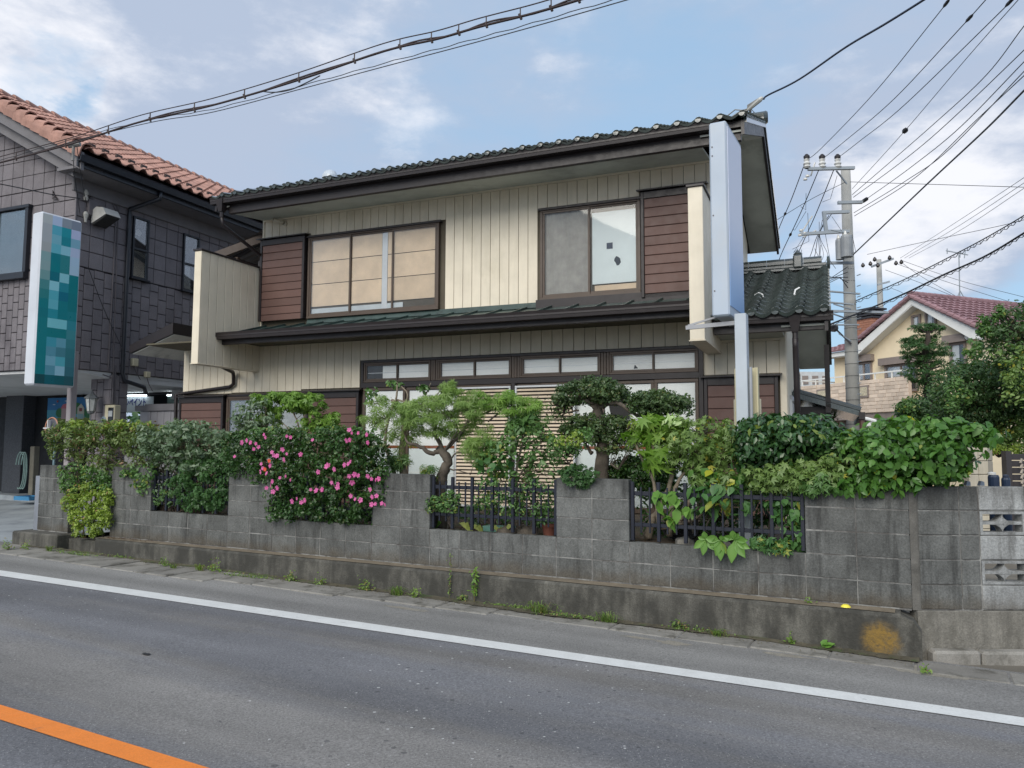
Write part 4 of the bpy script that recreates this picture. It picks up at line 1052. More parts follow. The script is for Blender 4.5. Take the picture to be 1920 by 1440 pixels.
# big rake tiles: rounded L-shaped covers stepping up the gable edge
mb = MB(); prof = [(-.02, -.17), (-.035, -.05), (-.03, .03), (.02, .075), (.10, .085), (.17, .06), (.17, .045), (.10, .065), (.03, .055), (-.005, .02), (-.01, -.05), (-.0, -.17)]
vs = []
for y, s, dz in ((-.05, 1.12, .045), (gl-.02, .90, -.012)):
    for a, z in prof: vs.append((a, y, z*s+dz))
N = len(prof); mb.add(vs, [tuple(range(N)), tuple(range(N, 2*N))[::-1]] + [(i, (i+1) % N, N+(i+1) % N, N+i) for i in range(N)])
me_r = mb.mesh('rake_tile', m_terra)
for r_ in range(15):
    p = (GE+.06-math.cos(gsl)*gl*r_, GV-.46, GZ+.02+math.sin(gsl)*gl*r_); G.inst('rake_tile', me_r, p, mat=R)
mb = MB(); v = GV-.46
while v < 7.5: mb.tube([(AP, v, AZ+.07), (AP, v+.30, AZ+.05)], [.115, .085], 10); v += .285
G.part('ridge_tiles', mb, m_terra, kind='stuff')
mb = MB()
for c_ in range(26):
    p = Vector((GE+.05-math.cos(gsl)*gl*1.1, GV-.3+c_*gw, GZ+.10+math.sin(gsl)*gl*1.1)); mb.box(p.x-.04, p.x+.01, p.y-.07, p.y+.07, p.z-.03, p.z+.055, 0, .01)
G.part('snow_guards', mb, M('dark_snow_guard', (.05, .03, .025), .6), kind='stuff')
# a finial of its roof peeping over the main house
single('roof_finial', MB().lathe([(.15, 0), (.11, .12), (.05, .38), (0, .62)], (0, 0, 0), 8), m_terra, ZF, 'small pointed terracotta finial behind the green roof edge', 'finial', P3(470, 372, 24)).location = P3(470, 374, 24)
# windows of the long side
def gwindow(v0, v1, z0, z1, low=True):
    u = UC+.008; mb = MB(); f = .035
    for q in ((v0, v1, z1-f, z1), (v0, v1, z0, z0+f), (v0, v0+f, z0+f, z1-f), (v1-f, v1, z0+f, z1-f)): mb.box(u, u+.05, q[0], q[1], q[2], q[3], 0, .003)
    mb.box(u, u+.045, v0+f, v1-f, z0+(z1-z0)*.46, z0+(z1-z0)*.46+.04)
    mb.box(u-.0, u+.085, v0-.03, v1+.03, z0-.03, z0-.0)
    o = G.part('window', mb, m_navy); G.part('pane', MB().box(u+.018, u+.022, v0+f, v1-f, z0+f, z1-f), m_glass, o)
    G.part('room_backing', MB().box(u+.001, u+.004, v0+f, v1-f, z0+f, z1-f), M('grey_blue_room', (.035, .045, .055), .6), o); return o
o = gwindow(.21, .59, 4.85, 6.07)
G.part('painted_lamp_reflection', MB().prism([(.30, 5.72), (.40, 5.70), (.44, 5.78), (.36, 5.84), (.30, 5.8)], UC+.0131, UC+.015, 'x'), M('pale_reflection_paint', (.6, .62, .62), .5), o)  # flat pale patch: a lamp reflection painted in the window, nothing glows here
G.part('frosted_lower_pane', MB().box(UC+.013, UC+.016, .25, .55, 4.89, 5.40), M('frosted_grey', (.17, .19, .20), .4), o)
o = gwindow(1.48, 1.92, 4.84, 6.05)
mb = MB(); vs = []
for i in range(13): a = 1.52+i*.018; vs += [(UC+.0145+.004*(i % 2), a, 4.89), (UC+.0145+.004*(i % 2), a-.0 if i < 7 else a-.03, 5.36)]
mb.add(vs, [(2*i, 2*i+2, 2*i+3, 2*i+1) for i in range(12)]); G.part('white_curtain', mb, m_paper, o)
# bay window on the street front
mb = MB().box(-6.6, -4.70, GV-.10, GV-.0, 6.0, 6.06, 0, .004); mb.box(-6.6, -4.72, GV-.12, GV, 4.66, 4.78, 0, .004)
mb.box(-4.80, -4.72, GV-.09, GV, 4.78, 6.0, 0, .004); mb.box(-5.66, -5.60, GV-.09, GV, 4.78, 6.0); mb.box(-6.6, -5.60, GV-.095, GV, 5.93, 6.0)
o = G.part('bay_window', mb, m_navy); G.part('pane', MB().box(-6.58, -4.80, GV-.05, GV-.045, 4.78, 5.98), m_glass, o)
G.part('blue_blind', MB().box(-6.58, -5.66, GV-.04, GV-.03, 4.8, 5.98), M('pale_blue_blind', (.28, .40, .46), .6), o)
G.part('grey_blind', MB().box(-5.60, -4.80, GV-.04, GV-.03, 4.8, 5.98), M('slate_blue_blind', (.16, .23, .28), .6), o)
# ground floor: white soffit, recessed shop front, pillar
G.part('carport_ceiling', MB().box(-13, UC-.02, GV+.05, 2.6, 2.90, 2.95), m_white)
G.part('ceiling_drop', MB().prism([(-.6, 2.90), (2.6, 2.90), (2.6, 2.80), (.2, 2.80)], -13, UC-.03, 'x'), m_white)
G.part('ceiling_drop', MB().box(UC-.9, UC-.03, 2.2, 6.5, 2.60, 2.90), m_white)
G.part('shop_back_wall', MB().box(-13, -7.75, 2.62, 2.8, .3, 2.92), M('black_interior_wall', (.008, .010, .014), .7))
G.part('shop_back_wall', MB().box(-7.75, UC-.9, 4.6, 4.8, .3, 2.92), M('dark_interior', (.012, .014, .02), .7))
G.part('dark_column', MB().box(-10.05, -9.40, 2.30, 2.64, .4, 2.88, 0, .01), M('speckled_dark_stone', (.05, .055, .065), .6, .2, 30, fine=.3, fs=60))
P = G.part('pillar', MB().box(-4.08, UC-.02, -.09, .28, .3, 2.95), m_gjoint)
z = .35; k = 0
for col in range(3):
    z = .35-(col % 2)*.14
    while z < 2.94:
        z0, z1 = max(z, .36), min(z+.285, 2.945)
        if z1-z0 > .04: piece(G, 'siding_brick', -4.085+col*.168+.005, -4.085+(col+1)*.168-.005, -.115, -.09, z0+.006, z1-.006, m_panel, .007, P)
        z += .285
for col in range(2):
    z = .35-(col % 2)*.14
    while z < 2.94:
        z0, z1 = max(z, .36), min(z+.285, 2.945)
        if z1-z0 > .04: piece(G, 'siding_brick', UC-.02, UC+.008, -.11+col*.195+.005, -.11+(col+1)*.195-.005, z0+.006, z1-.006, m_panel, .007, P)
        z += .285
G.part('downpipe', MB().tube([(GE+.03, .30, 6.50), (GE+.03, .30, 6.36), (UC+.06, .10, 6.16), (UC+.055, .10, 6.05), (UC+.055, .10, 2.95), (UC+.06, .14, 2.82), (UC+.12, .55, 2.72), (UC-.05, .75, 2.62)], .042, 8), m_navy, smooth=True)
m_cond = M('grey_conduit', (.12, .11, .12), .6)
mb = MB()
for v, zt in ((-.10, 2.9), (-.16, 6.2)): mb.tube([(UC+.022, -.30, zt), (UC+.022, v+.0, zt-.05), (UC+.022, v+.03, zt-.3), (UC+.022, -.03-.05*(v < -.12), 3.1), (UC+.022, -.02-.05*(v < -.12), 2.36)], .011, 5)
mb.tube([(UC+.02, -.55, 6.28), (UC+.02, -.3, 6.22), (UC+.02, -.18, 6.05), (UC+.02, -.17, 5.2), (UC+.02, -.19, 3.0)], .012, 5)
mb.tube([(UC+.02, .16, 6.1), (UC+.02, .2, 6.34), (UC+.02, .5, 6.36), (UC+.02, 2.0, 6.34)], .012, 5)
G.part('conduits', mb, m_cond, kind='stuff')
# meter box, boxes, lamps
mt = Thing('electric_meter', 'cream electric meter box with black window on the grey pillar', 'meter', HF, (-3.5, .0, 2.0))
a = HF.at(206, 775, -.14); b_ = HF.at(232, 820, -.14)
mt.part('case', MB().box(-3.66, -3.40, -.14, -.0, 1.86, 2.34, 0, .012), M('cream_plastic', (.52, .48, .34), .5, .05))
mt.part('window', MB().box(-3.555, -3.42, -.152, -.138, 1.98, 2.29, 0, .012), M('black_meter_face', (.012, .013, .015), .15)).location.y += 0
mt.part('dial_plate', MB().box(-3.54, -3.435, -.158, -.15, 2.12, 2.23, 0, .004), M('meter_plate', (.35, .37, .38), .4))
ln = Thing('wall_lantern', 'old style grey wall lantern on the brick pillar of the grey house', 'lamp', HF, (-4.2, -.3, 2.3))
L0 = HF.at(170, 780, -.32); lx, ly, lz = L0[0]-.0, -.32, 2.22
ln.part('cap', MB().lathe([(.0, .30), (.02, .24), (.05, .20), (.125, .13), (.13, .115)], (lx, ly, lz+.12), 6), M('weathered_lantern_metal', (.12, .13, .135), .5))
ln.part('glass', MB().lathe([(.10, .235), (.065, .0)], (lx, ly, lz), 6), M('pale_lantern_glass', (.5, .52, .5), .2, .1, 20))
mb = MB()
for k in range(6):
    t = 2*PI*k/6; mb.tube([(lx+.10*math.cos(t), ly+.10*math.sin(t), lz+.235), (lx+.065*math.cos(t), ly+.065*math.sin(t), lz)], .007, 4)
mb.lathe([(.07, 0), (.055, -.04), (.015, -.06)], (lx, ly, lz), 6); mb.tube([(lx, ly, lz-.05), (lx, ly, lz-.16), (lx+.04, ly+.06, lz-.22), (lx+.10, ly+.16, lz-.16), (lx+.12, ly+.21, lz-.16)], .011, 6)
ln.part('bracket', mb, M('weathered_lantern_metal', (0, 0, 0))); ln.part('wall_plate', MB().lathe([(.075, .205), (.07, .18), (.03, .165)], (lx+.12, ly, lz-.16), 10, axis='y'), M('blue_grey_plate', (.16, .22, .25), .5))
sl = Thing('lamp_housing', 'pale box lamp housing with insulators high on the corner of the grey house', 'lamp', HF, (UC, -.8, 5.9))
sl.part('housing', MB().prism([(UC+.03, 5.88), (UC+.16, 5.96), (UC+.34, 5.93), (UC+.42, 5.80), (UC+.06, 5.66)], -.72, -.40, 'y'), M('weathered_white_box', (.42, .42, .40), .5, .1, 6))
sl.part('dark_mouth', MB().prism([(UC+.07, 5.652), (UC+.42, 5.792), (UC+.40, 5.77), (UC+.07, 5.63)], -.70, -.42, 'y'), m_core)
sl.part('bracket', MB().box(UC+.0, UC+.08, -.80, -.60, 5.80, 6.10, 0, .01), m_cond)
mb = MB(); r = random.Random(6)
for k in range(6):
    a = Vector((UC+.05, -.75, 6.0+.03*k)); mb.tube([a, a+Vector((-.18, -.12, .12-.05*k)), a+Vector((-.40-.05*k, -.22, .05)), a+Vector((-.62, -.3, .10))], .008, 5)
sl.part('cable_loops', mb, m_dark)
sl.part('insulator', MB().lathe([(.03, 0), (.045, .04), (.03, .1), (.05, .12), (.02, .2)], (UC+.05, -.85, 6.05), 8), M('pale_insulator', (0, 0, 0))); sl.part('insulator', MB().lathe([(.03, 0), (.05, -.05), (.03, -.12), (.02, -.2)], (UC+.03, -.82, 5.85), 8), M('pale_insulator', (0, 0, 0)))
for (lab, v, z, w, h) in (('grey junction box on the side of the grey house beside the downpipe', .30, 3.12, .13, .15), ('small white box with antenna on the side of the grey house', .62, 2.92, .11, .12)):
    t = Thing('junction_box', lab, 'box', HF, (UC, v, z)); t.part('case', MB().box(UC+.009, UC+.09, v, v+w, z, z+h, 0, .01), M('cream_plastic', (0, 0, 0))); t.part('cable', MB().tube([(UC+.05, v+w/2, z), (UC+.05, v+w/2+.05, z-.12), (UC+.04, v+w+.10, z-.25)], .008, 5), m_cond)
# ceiling tubes, banners
for i, (a, b_) in enumerate((((-6.45, 2.70), (-5.72, 2.66)), ((-3.36, 3.0), (0, 0)))):
    if i == 0:
        o = single('tube_lamp', MB().tube([(-6.45, 2.50, 2.735), (-5.55, 2.50, 2.725)], .018, 8), M('lit_tube', (.9, .95, 1), .5, 0, emit=((.85, .95, 1), 3.5)), HF, 'lit fluorescent tube above the blue lettered banner', 'lamp', (-6, 2.5, 2.73))
bn = Thing('lettered_banner', 'pale banner with dark blue Japanese lettering in the shop window', 'banner', HF, (-5.9, 2.5, 2.4))
p0, p1 = HF.at(230, 742, 2.55), HF.at(287, 768, 2.55)
bn.part('sheet', MB().box(p0[0]-.3, p1[0], 2.55, 2.558, 2.36, 2.70), M('dull_banner_cloth', (.40, .45, .48), .8, .1, 3))
def text(T, body, size, u, v, z, mat, sx=1.):
    cu = bpy.data.curves.new('lettering', 'FONT'); cu.body = body; cu.size = size; cu.extrude = .002; cu.materials.append(mat); cu.offset = .004
    o = bpy.data.objects.new('lettering', cu); C.objects.link(o); o.parent = T.o; o.location = (u-T.base[0], v-T.base[1], z-T.base[2]); o.rotation_euler = (PI/2, 0, 0); o.scale = (sx, 1, 1)
    bpy.context.view_layer.update(); dg = bpy.context.evaluated_depsgraph_get(); me = bpy.data.meshes.new_from_object(o.evaluated_get(dg)); n = bpy.data.objects.new('lettering', me)
    C.objects.link(n); n.parent = T.o; n.location = o.location; n.rotation_euler = o.rotation_euler; n.scale = o.scale; bpy.data.objects.remove(o); return n
text(bn, 'ヨシペイント', .215, p0[0]-.04, 2.545, 2.50, M('navy_print', (.012, .02, .16), .6), .62)
b2 = Thing('shop_window_panel', 'dark green shop window with small yellow lettering beside the brown shutter', 'panel', HF, (-4.6, 2.5, 2.5))
q0, q1 = HF.at(314, 742, 2.55), HF.at(345, 768, 2.55)
b2.part('panel', MB().box(q0[0], q1[0]+.3, 2.55, 2.56, 2.38, 2.72), M('dark_green_panel', (.03, .055, .05), .4))
text(b2, 'せて', .13, q0[0]+.02, 2.54, 2.40, M('yellow_print', (.5, .36, .02), .6), .9)
single('tube_lamp', MB().tube([(q0[0]+.05, 2.50, 2.715), (q0[0]+.5, 2.50, 2.71)], .018, 8), MATS['lit_tube'], HF, 'lit fluorescent tube above the yellow lettering beside the brown shutter', 'lamp', (q0[0], 2.5, 2.7))
# cartoon picture banner: sky, lawn, two houses, trees, a car
pb = Thing('picture_banner', 'bright printed picture banner of houses and trees under the carport ceiling', 'banner', HF, (-8.2, 2.4, 2.4))
pa, pc_ = HF.at(90, 746, 2.5), HF.at(178, 791, 2.5); x0, x1, z0, z1 = pa[0], pc_[0], 2.14, 2.73
def flat(col): return M('print_%d_%d_%d' % tuple(int(c*255) for c in col), col, .6, .04)
def fl(nm, pts, y, col): pb.part(nm, MB().prism([(x0+(x1-x0)*a, z0+(z1-z0)*b) for a, b in pts], y, y+.002, 'y'), flat(col))
fl('print_sky', [(0, 0), (1, 0), (1, 1), (0, 1)], 2.50, (.02, .16, .38)); fl('print_low_sky', [(0, .1), (1, .1), (1, .45), (0, .5)], 2.497, (.06, .30, .42)); fl('print_lawn', [(0, 0), (1, 0), (1, .15), (.5, .2), (0, .14)], 2.494, (.17, .22, .03))
for (cx, cz, rr) in ((.27, .38, .10), (.86, .36, .11), (.62, .55, .12)):
    fl('print_tree', [(cx+rr*.8*math.cos(t), cz+rr*2.0*math.sin(t)) for t in np.linspace(0, 2*PI, 12)[:-1]], 2.491, (.02, .14, .05))
fl('print_house', [(.31, .12), (.47, .12), (.47, .56), (.31, .56)], 2.488, (.42, .30, .31)); fl('print_roof', [(.29, .55), (.49, .55), (.45, .78), (.34, .72)], 2.485, (.45, .13, .17))
fl('print_house', [(.64, .12), (.78, .12), (.78, .56), (.71, .74), (.64, .58)], 2.488, (.44, .44, .38)); fl('print_window', [(.68, .42), (.74, .42), (.74, .56), (.68, .56)], 2.484, (.22, .06, .06))
fl('print_wall_band', [(.65, .13), (.77, .13), (.77, .32), (.65, .32)], 2.484, (.22, .36, .38)); fl('print_car', [(.05, .06), (.18, .06), (.18, .13), (.14, .18), (.08, .18), (.05, .12)], 2.484, (.42, .10, .05))
for cx, cz in ((.15, .72), (.40, .86), (.90, .66)): fl('print_cloud', [(cx+.03*math.cos(t), cz+.018*math.sin(t)) for t in np.linspace(0, 2*PI, 9)[:-1]], 2.484, (.5, .58, .62))
fl('print_sun', [(.22+.02*math.cos(t), .85+.05*math.sin(t)) for t in np.linspace(0, 2*PI, 9)[:-1]], 2.484, (.30, .07, .08))
# grey shed with cap between the houses
p = HF.at(276, 765, .8)
sh = Thing('metal_shed', 'grey metal shed wall between the pillar and the cream house', 'shed', HF, (-3.2, .8, .5))
sh.part('body', MB().box(p[0], -1.95, .8, 2.2, .4, 2.26, 0, .01).box(-4.6, p[0]-.002, 1.5, 2.2, .4, 2.3, 0, .01), M('shed_metal', (.34, .335, .36), .5, .05, 2, metal=.2))
sh.part('cap', MB().box(p[0]-.03, -1.9, .76, 2.3, 2.262, 2.40, 0, .01).box(-4.7, p[0]-.035, 1.45, 2.3, 2.31, 2.42, 0, .01), M('shed_cap', (.19, .185, .20), .5))
mb = MB()
for k in range(9): mb.box(p[0]+.06+k*.18, p[0]+.10+k*.18, .788, .80, .5, 2.25)
sh.part('ribs', mb, MATS['shed_metal'], kind='stuff')
# driveway clutter
hp = HF.at(50, 930, 1.6); DR = .42
hose = Thing('garden_hose', 'pale green hose looped on a post at the carport edge', 'hose', HF, (hp[0], 1.6, .5))
mb = MB(); r = random.Random(1)
for k in range(3): mb.tube([(hp[0]-.07*k+.1*math.cos(t)*(1+.2*k), 1.5, 1.0+.42*math.sin(t)) for t in np.linspace(-PI*.6, PI*.9, 14)], .014, 5)
hose.part('coil', mb, M('pale_green_hose', (.20, .30, .28), .5)); 
single('stand_pipe_post', MB().box(hp[0]+.10, hp[0]+.24, 1.55, 1.69, .38, 1.55, 0, .01), M('weathered_post', (.16, .15, .12), .9, .2), HF, 'weathered square stand pipe post holding the pale green hose', 'post', (hp[0]+.1, 1.6, .4))
tr = Thing('blue_tray', 'shallow blue plastic tray on the carport floor by the hose', 'tray', HF, (hp[0], 1.2, .44))
a = HF.at(28, 936, 1.2); b_ = HF.at(54, 930, 1.2); zf = a[2]-.02
mb = MB().box(a[0], b_[0], 1.2, 1.55, zf, zf+.01); mb.prism([(a[0], zf), (b_[0], zf), (b_[0]+.03, zf+.09), (a[0]-.03, zf+.09)], 1.19, 1.2, 'y').prism([(a[0], zf), (b_[0], zf), (b_[0]+.03, zf+.09), (a[0]-.03, zf+.09)], 1.55, 1.56, 'y')
mb.box(a[0]-.03, a[0], 1.19, 1.56, zf, zf+.09); mb.box(b_[0], b_[0]+.03, 1.19, 1.56, zf, zf+.09); tr.part('tub', mb, M('blue_plastic', (.05, .22, .42), .4))

# ================================================================== SIGNS
sg = Thing('teal_sign', 'tall teal and white projecting sign on a grey post at the left', 'sign', WF, (-11.8, 1., .2))
s0, s1, s2 = WF.at(52, 560, .28)[0], WF.at(70, 560, .28)[0], None
zt, zb_ = 5.42, 2.55; vd = .98
sg.part('post', MB().box(WF.at(123, 780, 1.06)[0], WF.at(131, 780, 1.06)[0], 1.06, 1.17, .2, 3.2, 0, .01), M('mauve_grey_post', (.30, .27, .275), .6, .06, 2))
sg.part('case', MB().box(s0, s1-.004, .28, vd, zb_, zt, 0, .03), M('silver_case', (.62, .65, .70), .45, .06, 2, metal=.1))
GRID = [[(185,190,188),(180,198,225),(140,150,160),(125,135,150)],[(175,180,182),(85,175,195),(15,148,160),(180,190,220)],[(175,180,182),(120,185,200),(15,138,150),(125,175,195)],[(172,176,175),(100,185,200),(140,200,215),(180,195,222)],
 [(140,175,175),(0,128,138),(45,135,140),(170,200,222)],[(145,175,175),(0,130,138),(45,135,140),(170,200,220)],[(120,165,165),(0,115,130),(140,205,215),(0,125,132)],[(75,145,148),(145,210,222),(35,140,155),(0,125,132)],[(45,135,138),(85,180,195),(0,115,138),(0,122,130)],
 [(0,130,138),(100,185,200),(0,128,138),(0,122,130)],[(0,125,135),(35,150,165),(0,128,138),(20,130,140)],[(0,130,138),(125,205,215),(125,205,215),(45,140,155)],[(0,130,138),(0,128,135),(0,128,135),(60,140,150)],[(0,130,138),(65,160,180),(100,165,185),(55,130,140)],
 [(0,130,138),(90,155,175),(70,135,150),(50,122,132)],[(0,130,138),(120,180,200),(85,175,190),(50,118,130)],[(0,130,138),(90,155,175),(145,195,215),(50,110,124)],[(15,80,88),(0,100,112),(0,95,105),(30,90,100)]]
mb = MB(); mats = []; nr = len(GRID); nc = 4
for i, row in enumerate(GRID):
    for j, c in enumerate(row):
        mt_ = M('sign_print_%d_%d_%d' % c, tuple(x*1.05 for x in srgb(*c)), .35, .0)
        if mt_ not in mats: mats.append(mt_)
        a = .30+(vd-.33)*j/nc; b_ = .30+(vd-.33)*(j+1)/nc; z1 = zt-.03-(zt-zb_-.06)*i/nr; z0 = zt-.03-(zt-zb_-.06)*(i+1)/nr
        mb.add([(s1, a, z0), (s1, b_, z0), (s1, b_, z1), (s1, a, z1)], [(0, 1, 2, 3)], mats.index(mt_))
sg.part('printed_face', mb, mats)

ts = Thing('tall_sign', 'tall pale blue box sign on a square grey pole in the garden', 'sign', WF, (-.62, .5, .6))
m_pole = M('pale_blue_grey_pole', (.44, .49, .54), .5, .06, 3, .1, 60, dirt=(.33, .34, .33), dirt_s=2, dirt_t=(.55, .8))
m_case = M('white_sign_case', (.42, .49, .58), .45, .04, 1.5, dirt=(.46, .50, .54), dirt_s=1.3, dirt_t=(.5, .8))
u0, u1 = WF.at(1335, 590, .45)[0], WF.at(1369, 590, .45)[0]; zt, zb_ = 4.80, 2.86; v0, v1 = .45, 1.16
ts.part('pole', MB().box(-.665, -.555, .50, .61, .55, 2.88, 0, .004), m_pole)
ts.part('case', MB().box(u0, u1-.004, v0, v1, zb_, zt, 0, .015), m_case)
mb = MB().box(u0+.02, u0+.022, v0-.004, v0-.001, zb_+.2, zb_+.202)
for z in (zb_+.25, zb_+1.0, zb_+1.6, zt-.25):
    mb.lathe([(0, -.006), (.008, -.004), (.008, 0)], (u0+.03, v0, z), 6, axis='y')
ts.part('rivets', mb, m_cond, kind='stuff')
def face_mat():
    mt = bpy.data.materials.new('blue_gradient_print'); mt.use_nodes = True; t = mt.node_tree; t.nodes.clear(); b = NB(t)
    out = b.n('ShaderNodeOutputMaterial'); p = b.n('ShaderNodeBsdfPrincipled'); t.links.new(p.outputs[0], out.inputs[0])
    sx = b.n('ShaderNodeSeparateXYZ'); b.put(sx.inputs[0], b.n('ShaderNodeNewGeometry').outputs['Position'])
    k = b.maprange(sx.outputs[2], 2.95, 4.0); c = b.mix(k, srgb(130, 170, 218), srgb(215, 222, 240)); b.put(p.inputs['Base Color'], c); p.inputs['Roughness'].default_value = .35; return mt
ts.part('printed_face', MB().box(u1-.0035, u1+.002, v0+.03, v1-.03, zb_+.10, zt-.05), face_mat())
ts.part('bracket', MB().beam((u0-.28, .53, 2.78), (-.66, .56, 2.80), .03, .04), M('zinc_bracket', (.30, .31, .33), .5)); ts.part('brace', MB().beam((u0-.26, .53, 2.80), (u0+.1, .60, 2.90), .018, .018), MATS['zinc_bracket'])
mb = MB().box(-.70, -.665, .62, .64, 1.72, 2.36, 0, .003).box(-.54, -.49, .62, .64, 1.72, 2.36, 0, .003)
mb.box(-.49, -.475, .60, .66, 1.72, 2.36)
ts.part('rear_plate', mb, M('yellowed_plastic', (.50, .46, .30), .5)); ts.part('conduit', MB().tube([(-.53, .54, 2.36), (-.53, .54, 1.0)], .015, 8), M('grey_pvc', (.32, .34, .37), .5))
ts.part('lower_plate', MB().box(-.73, -.45, .63, .645, 1.72-.0, 1.70+.0).box(-.72, -.46, .65, .67, 1.70, 2.06, 0, .004), M('beige_plate', (.40, .38, .30), .6))

# round mirror seen from behind
mr = Thing('traffic_mirror', 'round orange rimmed mirror on a thin pole beside the left sign post', 'mirror', WF, (-11.2, .3, 1.2))
c = WF.at(97, 803, .28); rr = .165
mr.part('disc', MB().lathe([(0, .0), (rr*.8, .012), (rr*.97, .03)], (c[0], .26, c[2]), 28, axis='y'), M('dull_mirror_back', (.10, .10, .11), .3, .1, metal=.5), smooth=True)
mr.part('rim', MB().tube([(c[0]+rr*math.cos(t), .28, c[2]+rr*math.sin(t)) for t in np.linspace(0, 2*PI, 33)], .011, 6, cap=False), M('faded_orange_rim', (.42, .20, .13), .5), smooth=True)
mr.part('clamp', MB().box(c[0]-.01, c[0]+.01, .21, .25, c[2]-.01, c[2]+.13).box(c[0]-.11, c[0]+.05, .21, .25, c[2]-.01, c[2]+.012).box(c[0]-.04, c[0]+.06, .21, .25, c[2]-.115, c[2]-.095), M('zinc_clamp', (.5, .5, .5), .4))
mr.part('pole', MB().tube([(c[0]+.07, .30, c[2]+.15), (c[0]+.07, .30, .3)], .019, 10), M('teal_grey_pole', (.14, .22, .26), .5))

# ================================================================== BACKGROUND
m_cream = M('cream_render', (.80, .68, .48), .85, .05, 2, .2, 30)
m_mauve = M('mauve_roof_tile', (.27, .16, .175), .7, .15, 1.5, objvar=.1)
m_barge = M('white_barge_paint', (.76, .77, .75), .6, .04)
m_bstone = M('beige_stone_cladding', (.64, .53, .43), .85, .15, .8, .3, 10, objvar=.16)
m_bstone2 = M('pinkish_stone', (.58, .46, .37), .85, .15, .8, .3, 10)
m_ghome = M('taupe_shutter', (.24, .20, .18), .6)
K = Thing('cream_house', 'distant cream house with mauve tiled gable roof and red brick chimney', 'house', BF, (2, 1, 0))
X0, XA, XL, XR = -.30, 4.34, 1.82, 6.70; ZE, ZA, ZL = 5.42, 6.90, 5.40
sl2 = (ZA-ZE)/(XA-XL)
K.part('wall', MB().prism([(.25, .0), (6.4, 0), (6.4, 5.35), (XA, 6.72), (1.95, 5.30), (.25, 5.25)], 0, 6.5, 'y'), m_cream)
K.part('barge_board', MB().prism([(XL-.25, ZE-.10), (XA, ZA+.0), (XR+.1, ZE-.02), (XR+.1, ZE-.30), (XR-.15, ZE-.30), (XA, ZA-.26), (XL, ZE-.32), (XL-.3, ZE-.30)], -.42, -.34, 'y'), m_barge)
K.part('eave_board', MB().box(X0, XL-.2, -.42, -.34, 5.16, 5.34), m_barge)
K.part('soffit', MB().prism([(X0, 5.16), (XL, 5.13), (XA, ZA-.30), (XR, ZE-.32), (XR, ZE-.28), (XA, ZA-.26), (XL, 5.2), (X0, 5.2)], -.40, .0, 'y'), m_barge)
def croof(pA, pB, pC, pD, nu, nv):
    """tiled slope as wavy courses between four corners (A-B eave, D-C ridge)"""
    A, B, Cc, D = (Vector(p) for p in (pA, pB, pC, pD)); mb = MB(); nrm = (B-A).cross(D-A).normalized()
    if nrm.z < 0: nrm = -nrm
    for j in range(nv):
        vs = []; n = nu*4
        for t, h in ((j/nv, .06), ((j+1)/nv, .0)):
            for i in range(n+1):
                s = i/n; p = A.lerp(B, s).lerp(D.lerp(Cc, s), t) + nrm*(h+.045*abs(math.sin(s*nu*PI))); vs.append(p)
        for i in range(n+1):
            s = i/n; p = A.lerp(B, s).lerp(D.lerp(Cc, s), j/nv) + nrm*.0; vs.append(p)
        o = n+1; mb.add(vs, [(i, i+1, o+i+1, o+i) for i in range(n)] + [(i, 2*o+i, 2*o+i+1, i+1) for i in range(n)])
    return mb
K.part('roof_slope', croof((XR+.15, 5.2, ZE-.02), (XR+.15, -.5, ZE-.02), (XA, -.5, ZA+.06), (XA, 5.2, ZA+.06), 18, 11), m_mauve, kind='stuff')
K.part('roof_slope', croof((XL-.35, -.5, ZE-.12), (XL-.35, 5.2, ZE-.12), (XA, 5.2, ZA+.06), (XA, -.5, ZA+.06), 18, 11), m_mauve, kind='stuff')
K.part('lower_roof_slope', croof((X0-.1, -.5, 5.34), (XL-.2, -.5, 5.34), (XL+1.2, 2.2, 6.25), (X0+.8, 2.2, 6.25), 9, 8), m_mauve, kind='stuff')
mb = MB(); y = -.52
while y < 5.2: mb.tube([(XA, y, ZA+.13), (XA, y+.32, ZA+.12)], .10, 8); y += .30
K.part('ridge_tiles', mb, m_mauve, kind='stuff')
mb = MB()
for i in range(12):
    for xa, xb, s in ((XR+.15, XA, 1), (XL-.35, XA, 1)):
        t0, t1 = i/12, (i+1.15)/12; mb.tube([(xa+(xb-xa)*t0, -.47, ZE+.0+(ZA-ZE)*t0+.06), (xa+(xb-xa)*t1, -.47, ZE+(ZA-ZE)*t1+.03)], .085, 8)
K.part('rake_tiles', mb, m_mauve, kind='stuff')
ch = K.part('chimney', MB().box(.16, 1.0, 1.3, 2.0, 5.2, 6.76), M('red_brick', (.36, .17, .11), .85, .15, 4))
mb = MB(); z = 5.5
bi = 0
while z < 6.74:
    off = (bi % 2)*.11
    x = .16-off
    while x < 1.0: mb.box(max(x, .16)+.006, min(x+.21, 1.0)-.006, 1.285, 1.30, z+.006, z+.088); x += .22
    y_ = 1.3-off
    while y_ < 2.0: mb.box(1.0, 1.012, max(y_, 1.3)+.006, min(y_+.21, 2.0)-.006, z+.006, z+.088); y_ += .22
    z += .095; bi += 1
K.part('bricks', mb, MATS['red_brick'], ch, kind='stuff')
for i in range(4): K.part('louvre_cap', MB().box(.10+.02*(i == 3), 1.06, 1.24, 2.06, 6.80+i*.12, 6.87+i*.12), M('dark_chimney_metal', (.03, .03, .035), .5), ch)
K.part('cap_core', MB().box(.26, .90, 1.4, 1.9, 6.7, 7.2), MATS['dark_chimney_metal'], ch)
